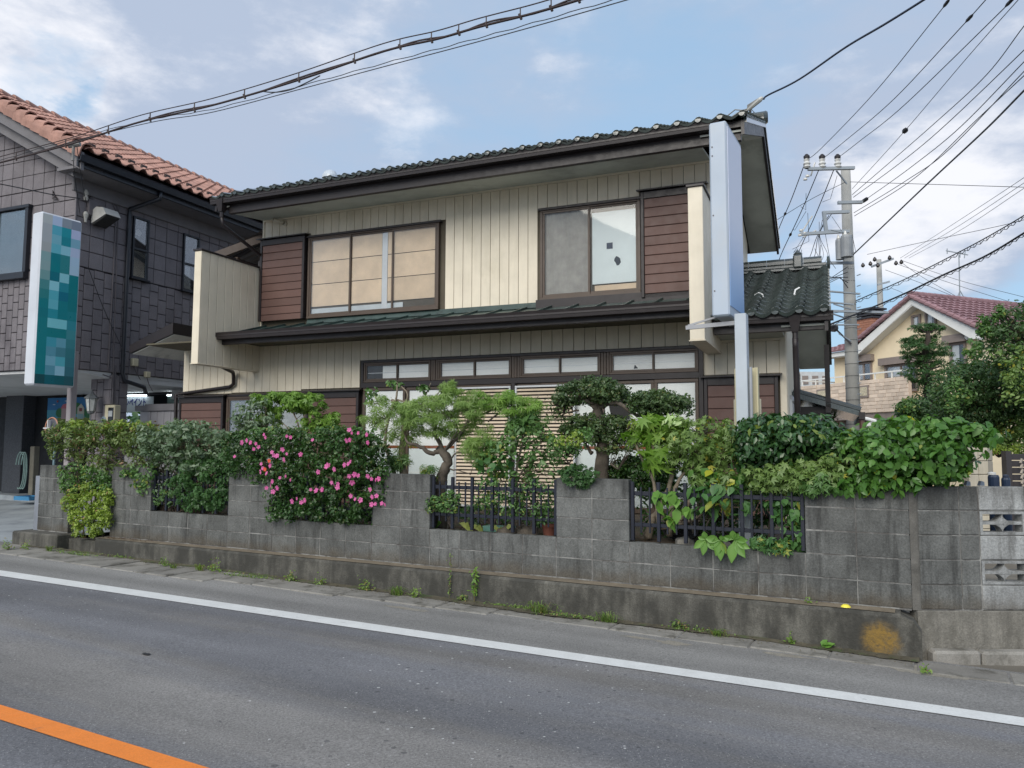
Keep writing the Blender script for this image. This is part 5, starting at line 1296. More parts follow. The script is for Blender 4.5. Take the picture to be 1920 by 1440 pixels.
def bwin(x0, x1, z0, z1, shutter=False, n=2):
    mb = MB(); f = .07
    for q in ((x0, x1, z1-f, z1), (x0, x1, z0, z0+f), (x0, x0+f, z0+f, z1-f), (x1-f, x1, z0+f, z1-f)): mb.box(q[0], q[1], -.07, .0, q[2], q[3])
    if n == 2: mb.box((x0+x1)/2-.03, (x0+x1)/2+.03, -.05, 0, z0+f, z1-f)
    o = K.part('window', mb, m_ghome); K.part('pane', MB().box(x0+f, x1-f, -.03, -.02, z0+f, z1-f), m_glass, o)
    K.part('curtain', MB().box(x0+f, x0+(x1-x0)*.55, -.012, -.004, z0+f, z1-f), m_paper, o); K.part('dark_room', MB().box(x0+(x1-x0)*.55, x1-f, -.012, -.004, z0+f, z1-f), M('blue_dark_room', (.06, .08, .10), .5), o)
    if shutter: K.part('shutter_case', MB().box(x0-.15, x1+.1, -.22, 0, z1+.01, z1+.27), m_ghome, o)
bwin(3.98, 4.36, 5.86, 6.32, n=1); bwin(4.55, 4.98, 5.86, 6.35, n=1)
bwin(2.75, 4.15, 3.6, 4.62, True); bwin(1.35, 2.15, 3.4, 4.85, False); K.part('shutter_case', MB().box(1.25, 2.25, -.2, 0, 4.87, 5.12), m_ghome)
bwin(5.45, 6.05, 4.30, 5.12, True, 1)
# stone clad balcony
bz0, bz1 = 2.85, 4.05
bal = K.part('balcony', MB().box(-.55, 4.6, -1.0, -.88, bz0, bz1).box(-.55, -.43, -1.0, 3.0, bz0, bz1), m_bstone2)
r = random.Random(9)
mb_n = 0
for j in range(9):
    x = -.55-(j % 2)*.11
    while x < 4.55:
        w = r.choice((.20, .26, .34)); a, b_ = max(x, -.55), min(x+w, 4.58)
        if b_-a > .06: piece(K, 'stone', round(a+.005, 2), round(b_-.005, 2), -1.02-r.choice((0, .01)), -1.0, bz0+j*.133+.004, bz0+(j+1)*.133-.004, m_bstone, .006, bal)
        x += w
for a in (.35, 2.35):
    K.part('vent_frame', MB().box(a, a+.55, -1.06, -1.0, 3.42, 3.86), m_ghome, bal); K.part('vent_grille', MB().box(a+.06, a+.49, -1.07, -1.058, 3.48, 3.80), M('pale_lattice', (.50, .45, .33), .7, .4, 25), bal)
mb = MB().beam((-.6, -.94, 4.28), (4.6, -.94, 4.28), .05, .05)
for k in range(8): mb.box(-.55+k*.73, -.51+k*.73, -.96, -.92, 4.05, 4.26)
mb.beam((-.57, -.94, 4.28), (-.57, 3, 4.28), .05, .05); K.part('railing', mb, m_barge, bal)
K.part('ground_wall', MB().box(-.1, 4.5, -.3, .02, 0, 2.6), m_bstone2)
K.part('balcony_soffit', MB().box(-.5, 4.5, -.95, .02, 2.62, 2.84), m_ghome)
K.part('shutter_case', MB().box(.9, 2.2, -.45, -.3, 2.28, 2.55), m_ghome); K.part('ground_window', MB().box(1.0, 2.1, -.34, -.31, .3, 2.25), M('ground_window_dark', (.06, .08, .09), .2))
K.part('shutter_case', MB().box(2.5, 4.4, -.45, -.3, 2.40, 2.68), m_ghome)
K.part('wall_lamp', MB().lathe([(0, -.25), (.10, -.22), (.11, -.1), (.08, 0)], (6.25, 0, 5.25), 10, axis='y'), m_barge)
# pale carport arch
cp = Thing('carport_arch', 'pale curved carport roof edge behind the hedge near the cream house', 'carport', ZF, P3(1620, 800, 27))
mb = MB(); mb.tube([P3(1595, 783, 27), P3(1625, 785, 26.5), P3(1650, 792, 26), P3(1668, 803, 25.5)], .06, 8); mb.tube([P3(1625, 797, 26.5), P3(1650, 794, 26.2), P3(1668, 804, 25.5)], .09, 6)
cp.part('arch', mb, m_barge); cp.part('post', MB().tube([P3(1664, 803, 25.5), (P3(1664, 803, 25.5)[0], P3(1664, 803, 25.5)[1], 0)], .05, 6), m_barge)
# small far roofs between the two houses
fh = Thing('far_house', 'far pale house with grey tiled roof seen through the gap beside the porch', 'house', ZF, P3(1520, 760, 45))
A = Vector(P3(1480, 836, 46)); 
fh.part('wall', MB().box(A.x, A.x+4.2, A.y, A.y+4, 0, 5.2), M('far_grey_wall', (.34, .36, .37), .8, .1)); fh.part('upper_wall', MB().box(A.x+.6, A.x+2.4, A.y-.2, A.y+3, 5.2, 6.1), M('far_white_wall', (.5, .52, .53), .8))
fh.part('roof', croof((A.x-.5, A.y-1.8, 3.4), (A.x+4.9, A.y-1.8, 3.4), (A.x+4.3, A.y+.2, 4.6), (A.x, A.y+.2, 4.6), 20, 9), M('far_grey_tile', (.12, .13, .14), .5, .1), kind='stuff')
for k in range(3): fh.part('window', MB().box(A.x+.8+.6*k, A.x+1.15+.6*k, A.y-.25, A.y-.2, 5.35, 5.85), m_ghome)
# right-hand cream block pier and dark louvre fence
p = P3(1838, 836, 11.5)
cw = Thing('cream_block_pier', 'tall cream block pier behind the heart-leaf shrub at the right edge', 'wall', ZF, (p[0], p[1], 0))
x0 = P3(1812, 836, 11.5)[0]; x1 = P3(1849, 836, 11.5)[0]; x2 = P3(1860, 836, 11.5)[0]
m_cblock = M('cream_block', (.52, .48, .39), .85, .08, 2, .4, 50, streak=.15, objvar=.04)
for j in range(8):
    piece(cw, 'block', x0, (x0+x1)/2, 11.5, 11.66, 0+j*.2+.004, (j+1)*.2-.004, m_cblock, .006); piece(cw, 'block', (x0+x1)/2+.006, x1, 11.5, 11.66, j*.2+.004, (j+1)*.2-.004, m_cblock, .006)
    piece(cw, 'block', x1+.004, x2, 11.53, 12.2, j*.2+.004, (j+1)*.2-.004, M('grey_pier_return', (.27, .26, .23), .85, .1), .006)
cw.part('mortar', MB().box(x0+.01, x2-.01, 11.54, 11.64, 0, 1.59), m_mortar)
lf = Thing('louvre_fence', 'dark brown horizontal louvre fence at the right edge', 'fence', ZF, (x2+1, 11.5, 0))
p = P3(1872, 836, 11.3); xe = 14.
m_lou = M('dark_louvre_metal', (.045, .04, .042), .5, .08)
for k in range(11): piece(lf, 'slat', x2+.10, x2+3.6, 11.32, 11.345, .42+k*.10, .42+k*.10+.088, m_lou, .004)
lf.part('post', MB().box(x2+.02, x2+.10, 11.25, 11.36, 0, 1.55), m_lou)
for k in range(3): lf.part('post', MB().box(x2+.62+k*1.1, x2+.66+k*1.1, 11.30, 11.32, .3, 1.52), m_lou)
mb = MB(); r = random.Random(3)
z = .55
while z < 1.4: mb.tube([(x2+.20+.05*(1.5-z)*.3, 11.22, z), (x2+.24+.05*(1.5-z)*.3, 11.24, z+.06)], .018, 5); z += .075
single('rope_coil', mb, M('pale_rope', (.35, .31, .26), .9), ZF, 'pale twisted rope hanging on the dark louvre fence', 'rope', (x2+.2, 11.2, .6))
single('grey_kerb_wall', MB().prism([(x2+.28, .9), (x2+3, .78), (x2+3, 0), (x2+.28, 0)], 9.0, 9.3, 'y'), M('grey_kerb', (.25, .25, .25), .9, .15), ZF, 'low grey wall before the dark louvre fence', 'wall', (x2+1, 9, 0))
bz = 6.9
for i, (a, b_, ya, lab) in enumerate(((1853, 1872, 888, 'dark blue plastic bottle-like can with white cap behind the side wall'), (1878, 1893, 893, 'smaller dark blue can behind the side wall near the fence'))):
    q0, q1 = P3(a, ya, bz), P3(b_, ya, bz); cx, rr = (q0[0]+q1[0])/2, (q1[0]-q0[0])/2
    t = Thing('plastic_can', lab, 'can', ZF, (cx, q0[1], .9)); t.part('body', MB().lathe([(0, .6), (rr, .6), (rr, q0[2]-.03), (rr*.85, q0[2]-.012), (0, q0[2]-.01)], (cx, q0[1], 0), 12), M('navy_plastic', (.02, .035, .07), .35)); t.part('cap', MB().lathe([(rr*.7, q0[2]-.01), (rr*.72, q0[2]+.01), (0, q0[2]+.016)], (cx-(rr*.3 if i == 0 else 0), q0[1], 0), 12), M('white_cap' if i == 0 else 'navy_cap', (.7, .7, .68) if i == 0 else (.03, .04, .07), .4))
for i, x in enumerate((1813, 1839)):
    q = P3(x, 909, 6.36); single('wall_bracket', MB().prism([(q[0]-.02, 1.285), (q[0]+.02, 1.285), (q[0]+.018, 1.318), (q[0]-.005, 1.325)], q[1]-.02, q[1]+.02, 'y'), M('blue_grey_clip', (.18, .22, .28), .4), ZF, ('left' if i == 0 else 'right')+' small blue-grey clip on top of the side wall', 'clip', q)

# ---------------- utility poles
m_conc = M('pole_concrete', (.36, .36, .34), .85, .12, 2, .3, 40)
m_zinc = M('galvanised_arm', (.30, .34, .38), .5, .05)
m_ins = M('white_porcelain', (.62, .62, .60), .25)
m_wire = M('black_wire', (.012, .012, .014), .5)
D0 = 19.
up = Thing('utility_pole', 'tall concrete utility pole with crossarms and transformers behind the right hedge', 'utility pole', ZF, P3(1602, 836, D0)[:2]+(0,))
bx, by = up.base[0], up.base[1]
zt = P3(1590, 302, D0)[2]
def PP(x, y, D=D0): return Vector(P3(x, y, D))
up.part('shaft', MB().tube([(bx, by, 0), (bx-.0, by, zt)], [.190, .115], 16), m_conc, smooth=True)
def arm(x0, y0, x1, y1, D=D0, w=.07): up.part('crossarm', MB().beam(PP(x0, y0, D), PP(x1, y1, D), .08, w), m_zinc)
arm(1515, 317, 1602, 315, D0-.2); arm(1571, 380, 1617, 379, D0-.2); arm(1542, 399, 1592, 397, D0-.2); arm(1548, 434, 1592, 434, D0-.2); arm(1500, 439, 1588, 434, D0-.3); arm(1545, 399, 1549, 434, D0-.3)
arm(1556, 493, 1600, 493, D0-.2, .06); arm(1552, 546, 1612, 551, D0-.2, .03); arm(1556, 567, 1600, 571, D0-.2, .03); arm(1554, 583, 1665, 586, D0-.2, .05); arm(1556, 609, 1610, 609, D0-.2, .03)
mb = MB(); mb.beam(PP(1568, 320), PP(1588, 345), .03, .03); mb.beam(PP(1563, 570), PP(1596, 580), .03, .03); mb.beam(PP(1560, 588), PP(1596, 600), .03, .03); mb.beam(PP(1596, 640), PP(1573, 625), .03, .03)
up.part('braces', mb, m_zinc, kind='stuff')
for x in (1513, 1542, 1571):
    q = PP(x, 316, D0-.2); up.part('insulator', MB().lathe([(.05, 0), (.09, .04), (.06, .08), (.09, .12), (.06, .17), (.075, .22), (.045, .26)], tuple(q), 10), m_ins)
    up.part('insulator_cap', MB().lathe([(.07, .24), (.08, .30), (.03, .36)], tuple(q), 8), m_dark)
for i, (x, y0, y1) in enumerate(((1588, 443, 482), (1575, 450, 487))):
    q0, q1 = PP(x, y1, D0-.45+.15*i), PP(x, y0, D0-.45+.15*i); r0 = .135-.04*i
    up.part('transformer', MB().lathe([(0, q0.z), (r0, q0.z), (r0, q1.z-.03), (r0*.9, q1.z+.02), (0, q1.z+.04)], (q0.x, q0.y, 0), 16), M('transformer_grey', (.27, .29, .31), .5), smooth=False)
    up.part('bushing', MB().lathe([(.03, 0), (.045, .04), (.03, .08), (.02, .13)], (q1.x-.04, q1.y, q1.z), 8), m_ins)
mb = MB(); r = random.Random(12)
for k in range(16):
    y = 450+k*23; a = PP(1592, y, D0-.2); rr = .128+.0032*k; mb.tube([(bx+rr*math.cos(t), by+rr*math.sin(t), a.z) for t in np.linspace(0, 2*PI, 13)], .007, 4, cap=False)
for k in range(12):
    a = PP(r.uniform(1500, 1600), r.uniform(320, 500), D0-.3); b_ = a+Vector((r.uniform(-.5, .5), r.uniform(-.2, .2), r.uniform(-.9, -.2))); c = a.lerp(b_, .5)+Vector((r.uniform(-.2, .3), 0, -.25))
    mb.tube([a, a.lerp(c, .6), c, c.lerp(b_, .6), b_], .006, 4)
for k in range(5): mb.tube([PP(1590, 500+10*k), PP(1560+4*k, 520), PP(1545, 515+5*k), PP(1530, 528)], .011, 4)
up.part('clamps_and_jumpers', mb, m_wire, kind='stuff')
mb = MB()
for k in range(14):
    q = PP(1600+.1*k, 520+20*k); mb.tube([(q.x, q.y-.2, q.z), (q.x+.02, q.y-.35, q.z)], .012, 4)
up.part('step_bolts', mb, m_zinc, kind='stuff')
q = PP(1565, 615); up.part('street_light', MB().tube([q, q+Vector((-.12, -.1, -.02))], [.10, .09], 10).beam(q, PP(1596, 645), .03, .03), M('dark_lamp_head', (.06, .055, .06), .5))
mb = MB()
for (x0, y0, x1, y1) in ((1500, 440, 1523, 405), (1520, 330, 1528, 305), (1505, 445, 1530, 432)): mb.tube([PP(x0, y0), PP(x1, y1)], .02, 5)
for x, y in ((1514, 330), (1510, 336), (1502, 432), (1500, 441), (1508, 437)): q = PP(x, y, D0-.3); mb.lathe([(.0, -.03), (.05, -.02), (.05, .02), (0, .03)], tuple(q), 8)
up.part('fuse_cutouts', mb, m_ins, kind='stuff')
D1 = 38.
u2 = Thing('utility_pole', 'thin far concrete utility pole beside the red brick chimney', 'utility pole', ZF, P3(1660, 836, D1)[:2]+(0,))
u2.part('shaft', MB().tube([(u2.base[0], u2.base[1], 0), (u2.base[0], u2.base[1], P3(1655, 480, D1)[2])], [.22, .12], 12), m_conc, smooth=True)
u2.part('crossarm', MB().beam(PP(1634, 500, D1), PP(1675, 485, D1), .1, .1), m_zinc); u2.part('crossarm', MB().beam(PP(1645, 534, D1), PP(1668, 528, D1), .08, .08), m_zinc)
mb = MB()
for x, y in ((1640, 487), (1668, 484), (1618, 498), (1632, 495), (1646, 498), (1690, 492), (1680, 494)): q = PP(x, y, D1-.3); mb.lathe([(.015, .14), (.08, .06), (.10, -.02), (.03, -.09)], tuple(q), 8)
u2.part('insulators', mb, m_dark, kind='stuff')
# far antenna masts
an = Thing('tv_antenna', 'thin tall antenna mast rising behind the mauve roof', 'antenna', ZF, P3(1799, 560, 36)); 
an.part('mast', MB().tube([PP(1800, 575, 36), PP(1798, 478, 36)], .03, 6), m_zinc); an.part('stays', MB().tube([PP(1800, 545, 36), PP(1792, 565, 36)], .02, 4).tube([PP(1800, 545, 36), PP(1810, 562, 36)], .02, 4), m_zinc)
an.part('yagi', MB().beam(PP(1774, 470, 36), PP(1815, 478, 36), .04, .04).beam(PP(1776, 466, 36), PP(1776, 476, 36), .03, .03).beam(PP(1800, 470, 36), PP(1800, 483, 36), .03, .03).beam(PP(1810, 470, 36), PP(1808, 484, 36), .03, .03), m_zinc)

# ---------------- overhead wires
def wire(pts, lab, r=.0075, n=5, name='overhead_wire', mat=None, extra=None, group='overhead wires at the utility pole'):
    """pts: pixel x, y, distance; smooth curve through them"""
    P = []
    for i in range(len(pts)-1):
        a = pts[max(i-1, 0)]; b_, c = pts[i], pts[i+1]; d = pts[min(i+2, len(pts)-1)]
        for k in range(8):
            t = k/8; q = [.5*((2*b_[j])+(c[j]-a[j])*t+(2*a[j]-5*b_[j]+4*c[j]-d[j])*t*t+(3*b_[j]-a[j]-3*c[j]+d[j])*t**3) for j in range(3)]
            P.append(Vector(P3(*q)))
    P.append(Vector(P3(*pts[-1]))); mb = MB().tube(P, r, n)
    if extra: extra(mb, P)
    b0 = tuple(P[0]); return single(name, mb, mat or m_wire, ZF, lab, 'wire', b0, group)
def bead(fr_, rr=.024, ll=.10):
    def f(mb, P):
        i = min(int(len(P)*fr_), len(P)-2); d = (P[i+1]-P[i]).normalized(); mb.tube([P[i]-d*ll, P[i]-d*ll*.5, P[i]+d*ll*.5, P[i]+d*ll], [.012, rr, rr, .012], 6)
    return f
wire([(1513, 298, 18.8), (1539, 279, 18), (1643, 170, 14.5), (1744, 45, 12), (1779, 0, 11.2), (1830, -70, 10.5)], 'upper wire from the leftmost insulator, steepest to the top edge', extra=bead(.78))
wire([(1542, 298, 18.8), (1580, 268, 17), (1678, 184, 14), (1792, 62, 11.5), (1848, 0, 10.6), (1900, -60, 10)], 'upper wire from the middle insulator to the top edge', extra=bead(.68))
wire([(1571, 296, 18.8), (1610, 266, 17), (1699, 194, 14), (1872, 26, 10.8), (1897, 0, 10.4), (1950, -55, 9.8)], 'upper wire from the rightmost insulator to the top right corner', extra=bead(.76))
wire([(1598, 354, 19), (1697, 245, 15), (1817, 104, 12), (1909, 0, 10), (1950, -45, 9.6)], 'thinnest slanting wire carrying a small grey block midway', .006, extra=bead(.27, .05, .08))
wire([(1598, 365, 19), (1747, 236, 14.5), (1851, 139, 12), (1920, 49, 10.5), (1970, -10, 10)], 'bowed wire reaching the right edge highest of the lower bundle')
wire([(1600, 370, 19), (1700, 296, 15.5), (1782, 226, 13.4), (1920, 94, 10.5), (1970, 45, 10)], 'second lower-bundle wire down the right edge')
wire([(1622, 375, 18.8), (1710, 312, 15.6), (1803, 236, 13), (1920, 116, 10.5), (1970, 65, 10)], 'lower-bundle wire starting at the crossarm end clamp', extra=bead(.02, .05, .2))
wire([(1601, 399, 19), (1700, 338, 15.7), (1782, 278, 13.4), (1920, 134, 10.5), (1970, 85, 10)], 'one of two close wires crossing each other, upper start')
wire([(1602, 405, 19), (1720, 330, 15.2), (1834, 222, 12.4), (1920, 142, 10.6), (1970, 95, 10)], 'one of two close wires crossing each other, lower start')
wire([(1594, 483, 18.8), (1660, 420, 16.5), (1747, 337, 14), (1851, 240, 11.8), (1920, 170, 10.5), (1980, 110, 9.8)], 'thick wire rising from the transformer to the right edge', .015)
wire([(1594, 341, 19), (1760, 346, 17.5), (1920, 351, 16), (2000, 354, 15.5)], 'nearly level thin wire from the pole to the right edge', .007, extra=bead(.72, .045, .09))
wire([(1584, 342, 19), (1520, 374, 19.5), (1459, 411, 20), (1440, 423, 20)], 'thin wire slanting left from the pole behind the roof', .007)
for i, (a, b_) in enumerate((((1508, 309), (1461, 427)), ((1535, 319), (1466, 474)), ((1563, 319), (1497, 474)))):
    wire([(*a, 18.8), ((a[0]+b_[0])/2, (a[1]+b_[1])/2+4, 20), (*b_, 22), (b_[0]-14, b_[1]+40, 23)], ('leftmost', 'middle', 'rightmost')[i]+' of three downward wires left of the pole', .011, extra=bead(.5, .035, .08))
for i in range(5):
    a = (1560-6*i, 400+4*i); b_ = (1520+8*i, 478); wire([(*a, 18.8), ((a[0]+b_[0])/2-6, (a[1]+b_[1])/2, 20), (*b_, 22), (b_[0]-10, b_[1]+20, 23)], ('first', 'second', 'third', 'fourth', 'last')[i]+' from left of the bundled cables sinking behind the green side roof', .009 if i < 3 else .006)
def twist(rr, ll):
    def f(mb, P):
        Q = []; L = 0
        for i in range(len(P)-1):
            for k in range(4): p = P[i].lerp(P[i+1], k/4); Q.append(p)
        out = [p+Vector((0, 0, rr*(-1.2+.45*math.sin(i*1.1)))) for i, p in enumerate(Q)]; mb.tube(out, .008, 4)
        for i in range(0, len(Q), 3): mb.tube([Q[i], out[i]], .006, 4)
    return f
wire([(1605, 564, 19), (1700, 522, 19), (1784, 480, 18), (1850, 445, 17), (1920, 404, 16), (1980, 365, 15.5)], 'upper lashed cable pair rising to the right edge above the mauve roof', .013, extra=twist(.045, .3))
wire([(1500, 628, 17), (1560, 607, 18), (1684, 556, 19), (1770, 515, 18), (1848, 480, 17), (1920, 437, 16), (1980, 398, 15.5)], 'thick lower lashed cable passing before the mauve roof to the right edge', .022, extra=twist(.042, .3))
wire([(1626, 477, 26), (1740, 452, 24), (1868, 425, 20), (1920, 412, 18.6), (1980, 395, 18)], 'thin wire running right above the far pole', .008)
for i in range(3): wire([(1688+8*i, 484, 38), (1800+5*i, 412+7*i, 28), (1920, 333+10*i, 20), (1980, 290+12*i, 18)], ('upper', 'middle', 'lower')[i]+' of three faint parallel wires across the white cloud', .008)
for i, (a, b_, c) in enumerate((((1690, 488), (1800, 526), (1920, 557)), ((1680, 494), (1780, 530), (1920, 574)), ((1660, 506), (1730, 532), (1800, 560)), ((1670, 540), (1690, 548), (1712, 562)))):
    wire([(*a, 37.6), (*b_, 36), (*c, 34), (c[0]+40, c[1]+12, 33)], ('top', 'second', 'third', 'lowest')[i]+' thin wire right of the far pole sloping down', .010)
wire([(1690, 492, 38), (1730, 520, 37), (1810, 565, 35)], 'steep thin wire from the far pole down to the mauve roof', .010)
wire([(1460, 600, 21), (1540, 590, 24), (1640, 575, 30), (1655, 560, 37)], 'thin wire low left between the two poles', .008)
# service drop to the house
wire([(1432, 186, 11.6), (1441, 178, 11.6), (1500, 148, 10.8), (1587, 88, 9.6), (1660, 45, 8.8), (1732, 0, 8.1), (1800, -45, 7.5)], 'thick blue-black service cable from the tall sign top to the top edge', .014, mat=M('blue_black_cable', (.012, .018, .04), .5), group='overhead cables')
# the lashed cable bundle over the left of the picture
pts = [(-60, 322), (0, 305), (140, 268), (265, 228), (400, 197), (560, 150), (720, 96), (820, 73), (900, 50), (1000, 25), (1085, 0), (1160, -24)]
def DD(x): return 12.6-.0042*(x+60)
def bundle(mb, P): 
    Q = [p+Vector((0, 0, .10)) for p in P]; mb.tube(Q, .007, 5)
    for i in range(0, len(P), 5): mb.tube([P[i]+Vector((0, 0, -.02)), Q[i]], .009, 4); mb.tube([P[i]+Vector((.012, 0, -.03)), P[i]+Vector((-.012, 0, .03))], .015, 6)
    mb.tube([p+Vector((0, 0, .018*math.sin(i*.5)+.012)) for i, p in enumerate(P)], .010, 5)
wire([(x, y, DD(x)) for x, y in pts], 'thick lashed cable bundle crossing the sky from the left edge to the top', .015, 6, mat=M('brown_black_cable', (.03, .016, .016), .6), extra=bundle, group='overhead cables')
wire([(490, 171, DD(490)), (515, 173, DD(515)), (545, 168, DD(545)), (575, 155, DD(575)), (600, 142, DD(600))], 'short slack loop of cable hanging below the thick bundle', .008, group='overhead cables')
pts = [(-60, 330), (0, 306), (150, 262), (290, 228), (400, 210), (560, 168), (720, 125), (860, 88), (1000, 50), (1175, 0), (1260, -25)]
def pair(mb, P): mb.tube([p+Vector((0, 0, .045+.008*math.sin(i*1.7))) for i, p in enumerate(P)], .005, 4)
wire([(x, y, DD(x)+.6) for x, y in pts], 'thin wavy pair of wires below the thick bundle', .006, 4, extra=pair, group='overhead cables')
wire([(-40, 340, 12), (0, 345, 12.2), (60, 357, 12.8), (100, 365, 13.2), (150, 372, 13.9)], 'low thin wire from the left edge to the lamp housing on the grey house', .009, group='overhead cables')
wire([(136, 270, 12), (140, 330, 12.6), (150, 400, 13.4)], 'left hanging drop wire at the grey house corner', .006, group='overhead cables')
wire([(144, 272, 12), (152, 330, 12.8), (163, 388, 13.6)], 'right hanging drop wire at the grey house corner', .006, group='overhead cables')
mb = MB(); q = Vector(P3(138, 272, 12))
single('cable_closure', mb.tube([q+Vector((-.08, 0, 0)), q+Vector((.10, 0, .02))], [.05, .04], 8).tube([q, q+Vector((0, 0, -.25))], .025, 6), MATS['grey_cable_wrap'], ZF, 'grey cable joint hanging on the bundle at the grey house corner', 'cable joint', tuple(q))
wire([(165, 500, 14.0), (195, 580, 14.3), (235, 665, 14.6)], 'slanting thin cable on the side of the grey house to the junction box', .007, group='overhead cables')
# half-round translucent dome behind the roof edge
single('roof_dome', MB().lathe([(.15, 0), (.145, .05), (.11, .12), (.05, .155), (0, .16)], (0, 0, 0), 18), M('pale_dome', (.5, .56, .62), .2), ZF, 'small pale round dome just over the green roof edge', 'dome').location = P3(619, 335, 14.2)
# ================================================================== PLANTS (frame WF unless said)
m_bark = M('grey_brown_bark', (.105, .088, .07), .9, .3, 8, .9, 30, dirt=(.05, .045, .035), dirt_s=9)
m_barkp = M('pale_tan_bark', (.21, .175, .13), .85, .25, 8, .8, 30)
m_barkd = M('dark_bark', (.045, .035, .028), .9, .3, 8, .9, 30)
m_twig = M('dry_twig', (.085, .06, .045), .9, .3, 8)
g_red = leafmat('hedge_reddish_leaf', (0.0725, 0.1232, 0.0319), (0.203, 0.2682, 0.087), (.26, .15, .08), .05)
g_grey = leafmat('grey_green_leaf', (0.0825, 0.1425, 0.075), (0.225, 0.3, 0.1875), None, rough=.38)
g_fern = leafmat('deep_green_fern_leaf', (0.0338, 0.0945, 0.0297), (0.0945, 0.2025, 0.0607))
g_lime = leafmat('lime_leaf', (0.15, 0.2375, 0.0375), (0.325, 0.425, 0.0688), (.35, .20, .10), .04)
g_azal = leafmat('azalea_leaf', (0.0234, 0.065, 0.0182), (0.0715, 0.156, 0.0364), (.12, .16, .05), .06, rough=.35)
g_maple = leafmat('fresh_maple_leaf', (0.1125, 0.225, 0.0375), (0.25, 0.4125, 0.075))
g_lace = leafmat('lace_maple_leaf', (0.119, 0.21, 0.049), (0.28, 0.406, 0.112))
g_mid = leafmat('mid_green_leaf', (0.0607, 0.135, 0.0405), (0.1485, 0.2835, 0.081), (.22, .26, .05), .07)
g_niwa = leafmat('cloud_tree_leaf', (0.0377, 0.0792, 0.0302), (0.1226, 0.1885, 0.066), (.15, .16, .05), .04, rough=.4)
g_fats = leafmat('bright_palmate_leaf', (0.13, 0.26, 0.035), (0.27, 0.42, 0.075), trans=.38)
g_mapl2 = leafmat('pale_maple_leaf', (0.112, 0.196, 0.049), (0.238, 0.35, 0.105), (.40, .38, .06), .05)
g_cam = leafmat('glossy_dark_leaf', (0.0175, 0.0562, 0.0175), (0.0625, 0.15, 0.04), (.16, .22, .04), .04, rough=.28, trans=.18, spec=.6)
g_heart = leafmat('heart_leaf', (0.0473, 0.1365, 0.0231), (0.1365, 0.2835, 0.0578), (.40, .42, .04), .025, rough=.35)
g_hydr = leafmat('large_bright_leaf', (0.099, 0.231, 0.0385), (0.187, 0.363, 0.0715), (.45, .50, .16), .015)
g_ivy = leafmat('ivy_leaf', (0.036, 0.12, 0.036), (0.12, 0.252, 0.072), (.3, .33, .06), .05)
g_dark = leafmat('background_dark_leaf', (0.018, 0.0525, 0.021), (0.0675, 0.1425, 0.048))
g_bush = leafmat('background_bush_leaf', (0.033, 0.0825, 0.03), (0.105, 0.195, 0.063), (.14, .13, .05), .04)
g_weed = leafmat('weed_leaf', (0.088, 0.165, 0.033), (0.22, 0.33, 0.066), (.25, .2, .08), .1)
g_dry = leafmat('dry_weed_leaf', (.16, .13, .06), (.24, .22, .09))
m_petal = leafmat('pink_petal', (.60, .075, .30), (.80, .21, .50), trans=.25, rough=.5)
m_red = leafmat('red_petal', (.80, .06, .03), (.85, .15, .08), trans=.25)
WP = lambda x, y, v: WF.at(x, y, v)
def outline(pts, v): return [WP(x, y, v) for x, y in pts]
def blob_poly(cx, cz, rx, rz, n=14): return [(cx+rx*math.cos(t), cz+rz*math.sin(t)) for t in np.linspace(0, 2*PI, n+1)[:-1]]
SOIL = .67
def plant(name, label, cat, base, trunks=(), parts=(), tw=None, group=None, bark=None, fr=WF, twm=None, droop_n=0):
    """trunks: (points, r0, r1); parts: (child name, outline px, v, half depth, clump number, clump radius, leaves per clump, leaf size, leaf kind, material, options)"""
    T = Thing(name, label, cat, fr, base, group); roots = []
    for k, (pts, r0, r1) in enumerate(trunks):
        mb = MB(); roots += limb(mb, pts, r0, r1, 9 if r0 > .02 else 6, .003 if r0 < .03 else .006); T.part('trunk' if k == 0 else 'branch', mb, bark or m_bark, smooth=True)
    if not roots: roots = [Vector((base[0], base[1], base[2])), Vector((base[0]+.2, base[1], base[2]+.2)), Vector((base[0]-.2, base[1], base[2]+.2))]
    tg = MB()
    for p in parts:
        nm, poly, v, hd, K, r, m_, size, kind, mt = p[:10]; o = p[10] if len(p) > 10 else {}
        pl_ = poly if o.get('uz') else [(q[0], q[2]) for q in outline(poly, v)]
        Cn = fill(pl_, v, hd, K, taper=o.get('taper', .2)); P, N = clumps(Cn, r, m_, o.get('flat', .8), o.get('up', .5))
        if kind in ('palm',) or nm == 'large_leaves':
            for q in range(len(P)): T.part('leaf', leaf_mesh('leaf', P[q:q+1], N[q:q+1], size, kind, mt, base, droop=o.get('droop', .35), wide=o.get('wide', 1.), sv=o.get('sv', .35)), None)
        else: T.part(nm, leaf_mesh(nm, P, N, size, kind, mt, base, droop=o.get('droop', .35), wide=o.get('wide', 1.), sv=o.get('sv', .35)), None, kind='stuff')
        k = o.get('tw', .5)
        if k: twigs(tg, roots, Cn[:int(K*k)], o.get('r0', .005), .0015, n=3)
    if tg.v: T.part('twigs', tg, twm or m_twig, kind='stuff')
    return T

